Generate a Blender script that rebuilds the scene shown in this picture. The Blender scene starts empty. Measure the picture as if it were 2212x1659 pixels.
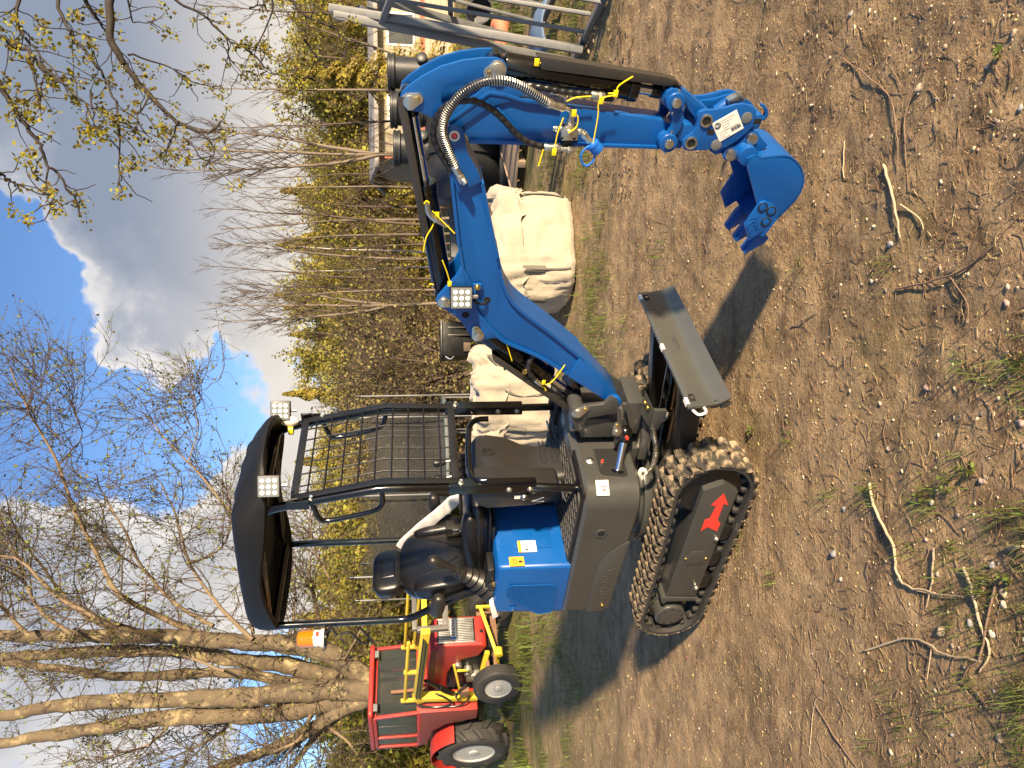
import bpy, bmesh, math, random
import numpy as np
from mathutils import Vector, Matrix

# ------------------------------------------------------------------ camera, sky, sun, exposure
SC = bpy.context.scene
COL = SC.collection
F = 1580.0; CAMH = 1.6; HOR = 893.5; ROLL = math.radians(.446)      # in a 2212 x 1659 copy of the photograph
PITCH = math.atan((1106 - HOR) / F)
CAM = np.array([0, 0, CAMH])
cp, sp = math.cos(PITCH), math.sin(PITCH)
fwd = Vector((0, cp, -sp)); r0 = Vector((1, 0, 0)); u0 = Vector((0, sp, cp))
right = r0 * math.cos(ROLL) - u0 * math.sin(ROLL); up = r0 * math.sin(ROLL) + u0 * math.cos(ROLL)
cd = bpy.data.cameras.new('camera'); cam = bpy.data.objects.new('camera', cd); COL.objects.link(cam)
cd.sensor_fit = 'HORIZONTAL'; cd.sensor_width = 36; cd.lens = 36 * F / 2212; cd.clip_start = .05; cd.clip_end = 3000
mw = Matrix.Identity(4)                                             # the phone was turned on its side: world up is picture left
for i, v in enumerate((-up, right, -fwd)):
    for j in range(3): mw[j][i] = v[j]
mw.translation = Vector((0, 0, CAMH)); cam.matrix_world = mw
SC.camera = cam

SUN_AZ = Vector((.53, -.848)).normalized(); SUN_EL = math.radians(14.5)
ld = bpy.data.lights.new('sun', 'SUN'); ld.energy = 5.0; ld.angle = math.radians(3.0); ld.color = (1, .775, .51)
lo = bpy.data.objects.new('sun', ld); COL.objects.link(lo)
sd = Vector((SUN_AZ.x * math.cos(SUN_EL), SUN_AZ.y * math.cos(SUN_EL), math.sin(SUN_EL)))
lo.rotation_euler = sd.to_track_quat('Z', 'Y').to_euler(); lo.location = (20, -30, 20)
SC.view_settings.view_transform = 'Standard'; SC.view_settings.look = 'None'
SC.view_settings.gamma = 1; SC.view_settings.exposure = 1.38; SC.view_settings.use_curve_mapping = False
SC.cycles.max_bounces = 6; SC.cycles.transparent_max_bounces = 16; SC.cycles.use_denoising = True

def NT(tree):
    N = tree.nodes; L = tree.links
    def node(t, **kw):
        n = N.new(t)
        ins = kw.pop('ins', {})
        for k, v in kw.items(): setattr(n, k, v)
        for k, v in ins.items():
            if hasattr(v, 'is_linked') or isinstance(v, bpy.types.NodeSocket): L.new(v, n.inputs[k])
            else: n.inputs[k].default_value = v
        return n
    return node, L

def ramp(node, fac, stops, interp='LINEAR'):
    r = node('ShaderNodeValToRGB', ins={'Fac': fac}); r.color_ramp.interpolation = interp
    e = r.color_ramp.elements
    while len(e) < len(stops): e.new(.5)
    for k, (p, c) in enumerate(stops):
        e[k].position = p; e[k].color = (c[0], c[1], c[2], 1) if hasattr(c, '__len__') else (c, c, c, 1)
    return r.outputs['Color']

W = bpy.data.worlds.new('World'); SC.world = W; W.use_nodes = True; W.node_tree.nodes.clear()
def build_world():
    node, L = NT(W.node_tree)
    out = node('ShaderNodeOutputWorld'); bg = node('ShaderNodeBackground', ins={'Strength': .060}); L.new(bg.outputs[0], out.inputs[0])
    sky = node('ShaderNodeTexSky', sky_type='NISHITA'); sky.sun_disc = False
    sky.sun_elevation = SUN_EL; sky.sun_rotation = math.atan2(SUN_AZ.x, SUN_AZ.y); sky.altitude = 100; sky.air_density = 1.0; sky.dust_density = .6; sky.ozone_density = 1.6
    tc = node('ShaderNodeTexCoord'); sep = node('ShaderNodeSeparateXYZ', ins={0: tc.outputs['Generated']})
    m = lambda op, a, b=0.0: node('ShaderNodeMath', operation=op, ins={0: a, 1: b}).outputs[0]
    zc = m('MAXIMUM', sep.outputs['Z'], 0.0); k = m('ADD', zc, .16)
    cx = m('DIVIDE', sep.outputs['X'], k); cy = m('DIVIDE', sep.outputs['Y'], k)
    pos = node('ShaderNodeCombineXYZ', ins={0: cx, 1: cy, 2: 3.1}).outputs[0]
    n1 = node('ShaderNodeTexNoise', ins={'Vector': pos, 'Scale': .62, 'Detail': 9.0, 'Roughness': .52, 'Distortion': .35}).outputs['Fac']
    # where the large banks stand, as directions; a broken field of cloud goes on all round
    gen = node('ShaderNodeVectorMath', operation='NORMALIZE', ins={0: tc.outputs['Generated']}).outputs[0]
    wn = node('ShaderNodeTexNoise', ins={'Vector': gen, 'Scale': 5.0, 'Detail': 5.0, 'Roughness': .6}).outputs['Color']
    wv = node('ShaderNodeVectorMath', operation='SCALE', ins={0: node('ShaderNodeVectorMath', operation='SUBTRACT', ins={0: wn, 1: (.5, .5, .5)}).outputs[0], 'Scale': .22}).outputs[0]
    gw = node('ShaderNodeVectorMath', operation='ADD', ins={0: gen, 1: wv}).outputs[0]
    def blob(d, r):
        q = node('ShaderNodeVectorMath', operation='DISTANCE', ins={0: gw, 1: tuple(d)}).outputs['Value']
        return node('ShaderNodeMapRange', interpolation_type='SMOOTHSTEP', ins={'Value': q, 'From Min': r, 'From Max': r * .25, 'To Min': 0.0, 'To Max': 1.0}).outputs[0]
    cov = m('ADD', m('MULTIPLY', m('SUBTRACT', n1, .5), 1.4), .41)
    for (d, r, w) in CLOUDS: cov = m('ADD', cov, m('MULTIPLY', blob(d, r), w))
    cl = node('ShaderNodeMapRange', interpolation_type='SMOOTHSTEP', ins={'Value': cov, 'From Min': .47, 'From Max': .62}).outputs[0]
    # thickness decides grey underside against bright rim
    n2 = node('ShaderNodeTexNoise', ins={'Vector': pos, 'Scale': 1.25, 'Detail': 7.0, 'Roughness': .55}).outputs['Fac']
    th = m('ADD', cov, m('MULTIPLY', m('SUBTRACT', n2, .5), 1.0))
    col = ramp(node, node('ShaderNodeMapRange', ins={'Value': th, 'From Min': .48, 'From Max': 1.25}).outputs[0],
               [(0, (6.4, 6.1, 5.8)), (.2, (5.0, 4.9, 4.9)), (.45, (3.0, 3.2, 3.7)), (1, (1.9, 2.25, 2.95))])
    low = node('ShaderNodeMapRange', interpolation_type='SMOOTHSTEP', ins={'Value': zc, 'From Min': .36, 'From Max': .10}).outputs[0]
    warm = node('ShaderNodeMixRGB', ins={'Fac': low, 1: col, 2: (5.8, 5.3, 4.7, 1)}).outputs[0]
    blue = node('ShaderNodeMixRGB', blend_type='MULTIPLY', ins={'Fac': 1.0, 1: sky.outputs[0], 2: (SKYT[0], SKYT[1], SKYT[2], 1)}).outputs[0]
    mix = node('ShaderNodeMixRGB', ins={'Fac': cl, 1: blue, 2: warm}).outputs[0]
    L.new(mix, bg.inputs['Color'])
SKYT = (.92, 1.12, 1.48)
def cdir(px, py):
    d = ray(px, py); return d / np.linalg.norm(d)
def ray(px, py):
    X = (829.5 - py) / F; Y = (1106 - px) / F
    X, Y = X * math.cos(ROLL) + Y * math.sin(ROLL), -X * math.sin(ROLL) + Y * math.cos(ROLL)
    return np.array([X, cp + Y * sp, -sp + Y * cp])
CLOUDS = []
for (px, py, r, w) in [(290, 330, .27, .55), (390, 560, .17, .48), (220, 110, .24, .5), (440, 240, .2, .4), (480, 90, .14, .25), (360, 690, .12, .3), (20, 640, .22, -.55), (40, 430, .12, -.4), (150, 850, .2, -.6), (430, 880, .15, -.5), (30, 860, .18, -.45), (530, 700, .08, -.3), (520, 450, .07, -.3),
                       (275, 825, .11, 1.15), (160, 690, .075, .6), (600, 400, .13, .3), (620, 620, .12, .35), (590, 800, .10, .4), (480, 1010, .16, .35), (250, 1260, .25, .25), (80, 1150, .15, .25), (350, 1080, .10, -.3), (620, 1150, .2, .3), (560, 200, .16, .12), (540, 330, .07, -.45), (500, 60, .06, -.35), (330, 480, .05, -.3), (120, 250, .05, -.25)]:
    CLOUDS.append((cdir(px, py), r, w))
build_world()

# ------------------------------------------------------------------ helpers
def ground(px, py, z=0):
    d = ray(px, py); return CAM + d * ((z - CAMH) / d[2])
def at(px, py, Y):
    d = ray(px, py); return CAM + d * (Y / d[1])
class Frame:                                                        # a thing's own axes: x forward, y to its left, z up
    def __init__(s, ox, oy, deg):
        s.O = np.array([ox, oy]); s.a = math.radians(deg)
        s.hx = np.array([math.cos(s.a), math.sin(s.a)]); s.hy = np.array([-math.sin(s.a), math.cos(s.a)])
    def loc(s, p): q = p[:2] - s.O; return Vector((q @ s.hx, q @ s.hy, p[2]))
    def world(s, x, y, z): p = s.O + s.hx * x + s.hy * y; return Vector((p[0], p[1], z))
    def Y(s, p, y): d = ray(*p); k = (y - (CAM[:2] - s.O) @ s.hy) / (d[:2] @ s.hy); return s.loc(CAM + k * d)
    def X(s, p, x): d = ray(*p); k = (x - (CAM[:2] - s.O) @ s.hx) / (d[:2] @ s.hx); return s.loc(CAM + k * d)
    def Z(s, p, z): return s.loc(ground(p[0], p[1], z))
    def ty(s, crop, pts, y): return [(v.x, v.z) for v in (s.Y(crop(*p), y) for p in pts)]
    def py(s, crop, pts, y): return [s.Y(crop(*p), y if not hasattr(y, '__len__') else y[i]) for i, p in enumerate(pts)]
    def place(s, o): o.location = (s.O[0], s.O[1], 0); o.rotation_euler = (0, 0, s.a); return o

def vnoise(x, y, seed=0):                                           # value noise on arrays
    xi = np.floor(x).astype(np.int64); yi = np.floor(y).astype(np.int64); fx = x - xi; fy = y - yi
    fx = fx * fx * (3 - 2 * fx); fy = fy * fy * (3 - 2 * fy)
    def h(a, b):
        n = (a * 374761393 + b * 668265263 + seed * 974711) & 0x7fffffff
        n = ((n ^ (n >> 13)) * 1274126177) & 0x7fffffff
        return ((n ^ (n >> 16)) & 0xffff) / 65535.0
    a = h(xi, yi) * (1 - fx) + h(xi + 1, yi) * fx; b = h(xi, yi + 1) * (1 - fx) + h(xi + 1, yi + 1) * fx
    return a * (1 - fy) + b * fy
def fbm(x, y, o=4, seed=0):
    s = 0; a = .5
    for i in range(o): s = s + a * vnoise(x * 2 ** i + i * 17.3, y * 2 ** i + i * 5.1, seed + i); a *= .5
    return s

class MB:
    def __init__(s): s.v = []; s.f = []; s.mi = []
    def add(s, vs, fs, m=0):
        o = len(s.v); s.v.extend([tuple(p) for p in vs]); s.f.extend([tuple(i + o for i in f) for f in fs]); s.mi.extend([m] * len(fs)); return s
    def box(s, x0, x1, y0, y1, z0, z1, m=0):
        return s.add([(x0,y0,z0),(x1,y0,z0),(x1,y1,z0),(x0,y1,z0),(x0,y0,z1),(x1,y0,z1),(x1,y1,z1),(x0,y1,z1)],
                     [(0,3,2,1),(4,5,6,7),(0,1,5,4),(1,2,6,5),(2,3,7,6),(3,0,4,7)], m)
    def obox(s, c, half, R, m=0):
        c = Vector(c); vs = [c + R @ Vector((sx*half[0], sy*half[1], sz*half[2])) for sz in (-1,1) for sx, sy in ((-1,-1),(1,-1),(1,1),(-1,1))]
        return s.add(vs, [(0,3,2,1),(4,5,6,7),(0,1,5,4),(1,2,6,5),(2,3,7,6),(3,0,4,7)], m)
    def beam(s, a, b, w, h, upv=(0,0,1), m=0):                      # rectangular bar from a to b
        a = Vector(a); b = Vector(b); d = (b - a).normalized(); u = Vector(upv)
        if abs(d.dot(u)) > .98: u = Vector((0, 1, 0))
        sd = d.cross(u).normalized(); u = sd.cross(d)
        R = Matrix((d, sd, u)).transposed(); return s.obox((a + b) / 2, ((b - a).length / 2, w / 2, h / 2), R, m)
    def prism(s, pts, a0, a1, axis='y', m=0):
        n = len(pts)
        def P(p, a): return (p[0], a, p[1]) if axis == 'y' else ((p[0], p[1], a) if axis == 'z' else (a, p[0], p[1]))
        vs = [P(p, a0) for p in pts] + [P(p, a1) for p in pts]
        return s.add(vs, [tuple(range(n))[::-1], tuple(range(n, 2*n))] + [(i, (i+1) % n, n + (i+1) % n, n + i) for i in range(n)], m)
    def ring(s, c, ax, r, n, u=None):
        ax = Vector(ax).normalized(); u = Vector(u) if u is not None else (Vector((0,0,1)) if abs(ax.z) < .9 else Vector((1,0,0)))
        a = ax.cross(u).normalized(); b = ax.cross(a); c = Vector(c)
        return [c + (a * math.cos(t) + b * math.sin(t)) * r for t in (2*math.pi*i/n for i in range(n))]
    def cyl(s, p0, p1, r0, r1=None, n=16, caps=True, m=0):
        p0 = Vector(p0); p1 = Vector(p1); ax = p1 - p0; r1 = r0 if r1 is None else r1
        vs = s.ring(p0, ax, r0, n) + s.ring(p1, ax, r1, n)
        fs = [(i, (i+1) % n, n + (i+1) % n, n + i) for i in range(n)]
        if caps: fs += [tuple(range(n))[::-1], tuple(range(n, 2*n))]
        return s.add(vs, fs, m)
    def lathe(s, p0, ax, prof, n=20, m=0, caps=True):                          # prof: (radius, distance along axis)
        p0 = Vector(p0); ax = Vector(ax).normalized(); vs = []
        for r, d in prof: vs += s.ring(p0 + ax * d, ax, max(r, 1e-5), n)
        fs = [(k*n + i, k*n + (i+1) % n, (k+1)*n + (i+1) % n, (k+1)*n + i) for k in range(len(prof)-1) for i in range(n)]
        if caps: fs += [tuple(range(n))[::-1], tuple(range((len(prof)-1)*n, len(prof)*n))]
        return s.add(vs, fs, m)
    def tube(s, path, r, n=8, sub=0, closed=False, m=0):
        P = [Vector(p) for p in path]
        if sub: P = catmull(P, sub)
        rs = r if hasattr(r, '__len__') else [r] * len(P)
        if len(rs) != len(P): rs = list(np.interp(np.linspace(0, 1, len(P)), np.linspace(0, 1, len(rs)), rs))
        u = None; vs = []
        for i, p in enumerate(P):
            d = (P[min(i+1, len(P)-1)] - P[max(i-1, 0)]); d = d.normalized() if d.length > 1e-9 else Vector((0,0,1))
            if u is None: u = d.orthogonal().normalized()
            u = (u - d * u.dot(d)); u = u.normalized() if u.length > 1e-6 else d.orthogonal().normalized()
            b = d.cross(u)
            vs += [p + (u * math.cos(t) + b * math.sin(t)) * rs[i] for t in (2*math.pi*k/n for k in range(n))]
        fs = [(k*n + i, k*n + (i+1) % n, (k+1)*n + (i+1) % n, (k+1)*n + i) for k in range(len(P)-1) for i in range(n)]
        fs += [tuple(range(n))[::-1], tuple(range((len(P)-1)*n, len(P)*n))]
        return s.add(vs, fs, m)
    def ball(s, c, r, n=10, m=0, sc=(1,1,1)):
        c = Vector(c); vs = []; k = max(4, n // 2)
        for j in range(k + 1):
            t = math.pi * j / k
            vs += [c + Vector((math.sin(t)*math.cos(p)*r*sc[0], math.sin(t)*math.sin(p)*r*sc[1], math.cos(t)*r*sc[2])) for p in (2*math.pi*i/n for i in range(n))]
        return s.add(vs, [(j*n + i, (j+1)*n + i, (j+1)*n + (i+1) % n, j*n + (i+1) % n) for j in range(k) for i in range(n)], m)
    def mesh(s, name, bevel=0, seg=2, smooth=True, angle=38, merge=False):
        me = bpy.data.meshes.new(name); me.from_pydata([tuple(v) for v in s.v], [], s.f)
        if any(s.mi): me.polygons.foreach_set('material_index', s.mi)
        bm = bmesh.new(); bm.from_mesh(me)
        if merge: bmesh.ops.remove_doubles(bm, verts=bm.verts, dist=1e-5)
        bmesh.ops.recalc_face_normals(bm, faces=bm.faces)
        if bevel:
            es = [e for e in bm.edges if len(e.link_faces) == 2 and e.calc_face_angle(0) > math.radians(35)]
            if es: bmesh.ops.bevel(bm, geom=es, offset=bevel, segments=seg, profile=.6, affect='EDGES', clamp_overlap=True)
        bm.to_mesh(me); bm.free()
        if smooth:
            me.polygons.foreach_set('use_smooth', [True] * len(me.polygons)); me.set_sharp_from_angle(angle=math.radians(angle))
        return me
    def build(s, name, mat, parent=None, bevel=0, seg=2, smooth=True, angle=38, merge=False):
        return mkobj(name, s.mesh(name, bevel, seg, smooth, angle, merge), mat, parent)

def catmull(P, sub):
    P = [Vector(p) for p in P]; out = []
    for i in range(len(P) - 1):
        a, b, c, d = P[max(i-1, 0)], P[i], P[i+1], P[min(i+2, len(P)-1)]
        for k in range(sub):
            t = k / sub; out.append(.5 * ((2*b) + (c-a)*t + (2*a-5*b+4*c-d)*t*t + (3*b-a-3*c+d)*t**3))
    return out + [P[-1]]
def mkobj(name, me, mat, parent=None):
    o = bpy.data.objects.new(name, me); COL.objects.link(o)
    if mat is not None and not me.materials:
        for m in (mat if isinstance(mat, (list, tuple)) else [mat]): me.materials.append(m)
    if parent is not None: o.parent = parent
    return o
def empty(name, loc=(0,0,0), rz=0):
    o = bpy.data.objects.new(name, None); COL.objects.link(o); o.location = loc; o.rotation_euler = (0, 0, rz); o.empty_display_size = .2; return o
def tag(o, label, cat, group=None, kind=None):
    if label: o['label'] = label
    if cat: o['category'] = cat
    if group: o['group'] = group
    if kind: o['kind'] = kind
    return o
def copy_tree(o, parent=None):
    c = o.copy(); COL.objects.link(c); c.parent = parent
    for ch in list(KIDS.get(o.name, [])) or [k for k in o.children]: copy_tree(ch, c)
    return c
KIDS = {}
def quick(name, verts, faces, mat, smooth=False, parent=None):      # big vertex arrays straight to a mesh
    me = bpy.data.meshes.new(name); v = np.asarray(verts, dtype=np.float32); f = np.asarray(faces, dtype=np.int32)
    me.vertices.add(len(v)); me.vertices.foreach_set('co', v.ravel())
    me.loops.add(f.size); me.loops.foreach_set('vertex_index', f.ravel())
    me.polygons.add(len(f)); me.polygons.foreach_set('loop_start', np.arange(len(f), dtype=np.int32) * f.shape[1])
    if smooth: me.polygons.foreach_set('use_smooth', [True] * len(f))
    me.update(calc_edges=True); me.validate()
    return mkobj(name, me, mat, parent)
def text_mesh(txt, size, depth=.0008, align='CENTER', bold=0.0):
    cu = bpy.data.curves.new('lettering', 'FONT'); cu.body = txt; cu.size = size; cu.extrude = depth; cu.align_x = align; cu.align_y = 'CENTER'; cu.offset = bold; cu.resolution_u = 3
    o = bpy.data.objects.new('lettering', cu); COL.objects.link(o)
    dg = bpy.context.evaluated_depsgraph_get(); me = bpy.data.meshes.new_from_object(o.evaluated_get(dg))
    bpy.data.objects.remove(o); bpy.data.curves.remove(cu); return me
def place_text(name, txt, size, mat, parent, pos, xdir, ydir, depth=.0008, bold=0.0):
    me = text_mesh(txt, size, depth, bold=bold); x = Vector(xdir).normalized(); y = Vector(ydir); y = (y - x * y.dot(x)).normalized(); z = x.cross(y)
    me.transform(Matrix.Translation(Vector(pos)) @ Matrix((x, y, z)).transposed().to_4x4()); me.materials.clear()
    return mkobj(name, me, mat, parent)

# ------------------------------------------------------------------ materials
def mat(name, base, rough=.5, metal=0, coat=0, var=.12, vscale=6, bump=0, bscale=60, dirt=None, dirt_amt=0, dscale=4, spec=.5, trans=0, emit=None, estr=0, island=False, sheen=0, alpha=1, rvar=.1):
    m = bpy.data.materials.new(name); m.use_nodes = True; t = m.node_tree; t.nodes.clear(); node, L = NT(t)
    out = node('ShaderNodeOutputMaterial'); b = node('ShaderNodeBsdfPrincipled'); L.new(b.outputs[0], out.inputs[0])
    tc = node('ShaderNodeTexCoord').outputs['Object']
    n = node('ShaderNodeTexNoise', ins={'Vector': tc, 'Scale': vscale, 'Detail': 5.0, 'Roughness': .6}).outputs['Fac']
    c0 = tuple(max(0, x * (1 - var)) for x in base) + (1,); c1 = tuple(min(1, x * (1 + var)) for x in base) + (1,)
    col = node('ShaderNodeMixRGB', ins={'Fac': n, 1: c0, 2: c1}).outputs[0]
    if island:
        oi = node('ShaderNodeNewGeometry').outputs['Random Per Island']
        hs = node('ShaderNodeHueSaturation', ins={'Color': col, 'Hue': node('ShaderNodeMapRange', ins={'Value': oi, 'To Min': .5 - island * .05, 'To Max': .5 + island * .05}).outputs[0],
              'Value': node('ShaderNodeMapRange', ins={'Value': oi, 'To Min': 1 - island * .45, 'To Max': 1 + island * .5}).outputs[0]})
        col = hs.outputs[0]
    rr = node('ShaderNodeMapRange', ins={'Value': n, 'From Min': .3, 'From Max': .7, 'To Min': max(0, rough - rvar), 'To Max': min(1, rough + rvar)}).outputs[0]
    if dirt:
        dn = node('ShaderNodeTexNoise', ins={'Vector': tc, 'Scale': dscale, 'Detail': 8.0, 'Roughness': .7}).outputs['Fac']
        dm = node('ShaderNodeMapRange', ins={'Value': dn, 'From Min': .72 - dirt_amt * .45, 'From Max': .80 - dirt_amt * .35}).outputs[0]
        col = node('ShaderNodeMixRGB', ins={'Fac': dm, 1: col, 2: tuple(dirt) + (1,)}).outputs[0]
        rr = node('ShaderNodeMixRGB', ins={'Fac': dm, 1: rr, 2: (.85, .85, .85, 1)}).outputs[0]
    L.new(col, b.inputs['Base Color']); L.new(rr, b.inputs['Roughness'])
    b.inputs['Metallic'].default_value = metal; b.inputs['Coat Weight'].default_value = coat; b.inputs['Coat Roughness'].default_value = .12
    b.inputs['Specular IOR Level'].default_value = spec
    if trans: b.inputs['Transmission Weight'].default_value = trans
    if sheen: b.inputs['Sheen Weight'].default_value = sheen
    if alpha < 1: b.inputs['Alpha'].default_value = alpha
    if emit: b.inputs['Emission Color'].default_value = tuple(emit) + (1,); b.inputs['Emission Strength'].default_value = estr
    if bump:
        bn = node('ShaderNodeTexNoise', ins={'Vector': tc, 'Scale': bscale, 'Detail': 4.0}).outputs['Fac']
        L.new(node('ShaderNodeBump', ins={'Height': bn, 'Strength': bump, 'Distance': .01}).outputs[0], b.inputs['Normal'])
    return m
BLUE = mat('blue machine paint', (.0015, .072, .285), .38, coat=.12, var=.10, bump=.02, bscale=220, dirt=(.07, .17, .33), dirt_amt=.0, dscale=22)
GREY = mat('dark grey machine paint', (.044, .045, .042), .34, coat=.2, var=.10, bump=.015, bscale=250, dirt=(.16, .14, .11), dirt_amt=.0, dscale=14)
GREYB = mat('blade grey paint', (.056, .058, .052), .26, coat=.2, var=.14, bump=.02, bscale=120, dirt=(.17, .15, .12), dirt_amt=.08, dscale=9)
BLACK = mat('glossy black paint', (.003, .003, .0035), .15, coat=.15, var=.2, rvar=.06)
BLACKM = mat('satin black steel', (.007, .007, .007), .38, var=.25, bump=.03, bscale=160)
GUARD = mat('black brown cylinder guard', (.03, .027, .023), .42, coat=.1, var=.2)
PLAST = mat('black moulded plastic', (.016, .0145, .013), .40, var=.18, bump=.06, bscale=420, rvar=.05)
CANOPY = mat('matt black canopy plastic', (.007, .0075, .008), .6, spec=.28, var=.22, vscale=3, bump=.09, bscale=300, dirt=(.03, .03, .032), dirt_amt=.14, dscale=3)
VINYL = mat('black seat vinyl', (.006, .006, .0065), .30, var=.2, bump=.10, bscale=500, rvar=.05)
RUBBER = mat('muddy track rubber', (.055, .048, .038), .88, var=.4, vscale=14, bump=.5, bscale=60, dirt=(.32, .245, .155), dirt_amt=.58, dscale=11, spec=.2)
RUBBERD = mat('worn track belt rubber', (.028, .027, .025), .7, var=.3, vscale=10, bump=.2, bscale=80, dirt=(.12, .10, .075), dirt_amt=.2, dscale=6)
TYRE = mat('tyre rubber', (.024, .023, .022), .75, var=.3, vscale=8, bump=.2, bscale=50, dirt=(.15, .12, .08), dirt_amt=.26, dscale=4)
CHROME = mat('chromed rod', (.75, .75, .76), .12, metal=1, var=.03, rvar=.03)
ZINC = mat('zinc plated steel', (.62, .60, .52), .34, metal=1, var=.15, vscale=30)
GALV = mat('galvanised steel', (.17, .175, .175), .55, metal=.4, var=.22, vscale=14, dirt=(.16, .13, .10), dirt_amt=.05)
BRASS = mat('yellow passivated bolt', (.62, .47, .18), .3, metal=1, var=.15, vscale=40)
YTIE = mat('yellow cable tie plastic', (.85, .66, .01), .42, var=.06)
REDP = mat('red plastic', (.72, .045, .03), .38, var=.08)
REDS = mat('red sticker film', (.62, .045, .03), .45, var=.05)
WHITE = mat('white label paper', (.78, .74, .66), .5, var=.04)
ORANGE = mat('orange sticker film', (.85, .42, .03), .45, var=.05)
INK = mat('black print', (.02, .02, .02), .6)
INKG = mat('faded grey print', (.45, .42, .38), .6)
INKR = mat('dark red print', (.25, .05, .06), .6)
FOAM = mat('white foam wrap', (.78, .75, .70), .6, var=.05, bump=.1, bscale=40)
BEACON = mat('orange beacon lens', (.95, .30, .01), .15, trans=.55, var=.03, coat=.5)
BEACONB = mat('beacon white base', (.72, .69, .62), .4, var=.04)
LENS = mat('lamp lens plastic', (.16, .17, .17), .18, var=.03, coat=.4)
LED = mat('lit lamp diode', (.9, .9, .8), .3, emit=(1, .93, .66), estr=.45)
BLUEP = mat('blue plastic cap', (.01, .13, .52), .45, var=.06)
HOSE = mat('black hydraulic hose', (.012, .012, .013), .35, var=.15)
MATR = mat('black floor mat rubber', (.028, .027, .026), .6, var=.25, vscale=12, dirt=(.14, .12, .10), dirt_amt=.14, dscale=9)
DARK = mat('painted opening shade', (.004, .004, .004), .8)  # flat black that stands in for the shade inside holes and recesses
# ------------------------------------------------------------------ ground
RNG = np.random.default_rng(7); random.seed(7)
RUT = math.radians(-36)
def gz(x, y):                                                       # height of the soil surface
    x = np.asarray(x, float); y = np.asarray(y, float)
    w = x * -math.sin(RUT) + y * math.cos(RUT); l = x * math.cos(RUT) + y * math.sin(RUT)
    wob = (fbm(x * .5, y * .5, 3, 40) - .45) * 1.3
    fade = np.clip(1.3 - np.hypot(x + .3, y - 3.4) / 9, 0, 1)
    rut = (np.sin((w + wob * .25) * 9.5) * .5 + np.sin((w + wob * .3) * 23 + 1) * .22) * .017 * (.35 + fbm(x * .8, l * .4, 2, 5)) * fade
    big = (fbm(x * .35, y * .35, 3, 1) - .44) * .10 * np.clip((y - 1) / 6, .15, 1)
    mid = (fbm(l * 1.3, w * 4.2, 4, 9) - .46) * .040
    fine = (fbm(x * 11, y * 11, 3, 21) - .44) * .019
    flat = np.clip((np.hypot(x + .55, y - 3.9) - .2) / 1.2, .25, 1)
    return (big + mid) * flat + rut + fine * np.clip(1.5 - y / 14, .2, 1) - .004
def make_ground():
    rad = np.concatenate([np.geomspace(.5, 14, 330), np.geomspace(14.3, 60, 70), np.geomspace(64, 900, 22)])
    af = np.radians(np.linspace(35, 145, 520)); ab = np.radians(np.linspace(145, 395, 60))[1:-1]
    ang = np.concatenate([af, ab]); nr, na = len(rad), len(ang)
    R, A_ = np.meshgrid(rad, ang, indexing='ij'); X = R * np.cos(A_); Y = R * np.sin(A_)
    Z = gz(X, Y); v = np.stack([X, Y, Z], -1).reshape(-1, 3)
    i, j = np.meshgrid(np.arange(nr - 1), np.arange(na), indexing='ij'); j2 = (j + 1) % na
    f = np.stack([i * na + j, (i + 1) * na + j, (i + 1) * na + j2, i * na + j2], -1).reshape(-1, 4)
    c = len(v); v = np.vstack([v, [[0, 0, float(gz(0, 0))]]])
    o = quick('ground', v, f, None, smooth=True)
    bm = bmesh.new(); bm.from_mesh(o.data); bm.verts.ensure_lookup_table()
    for k in range(na): bm.faces.new((bm.verts[c], bm.verts[k], bm.verts[(k + 1) % na]))
    bm.to_mesh(o.data); bm.free(); return o
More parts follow.
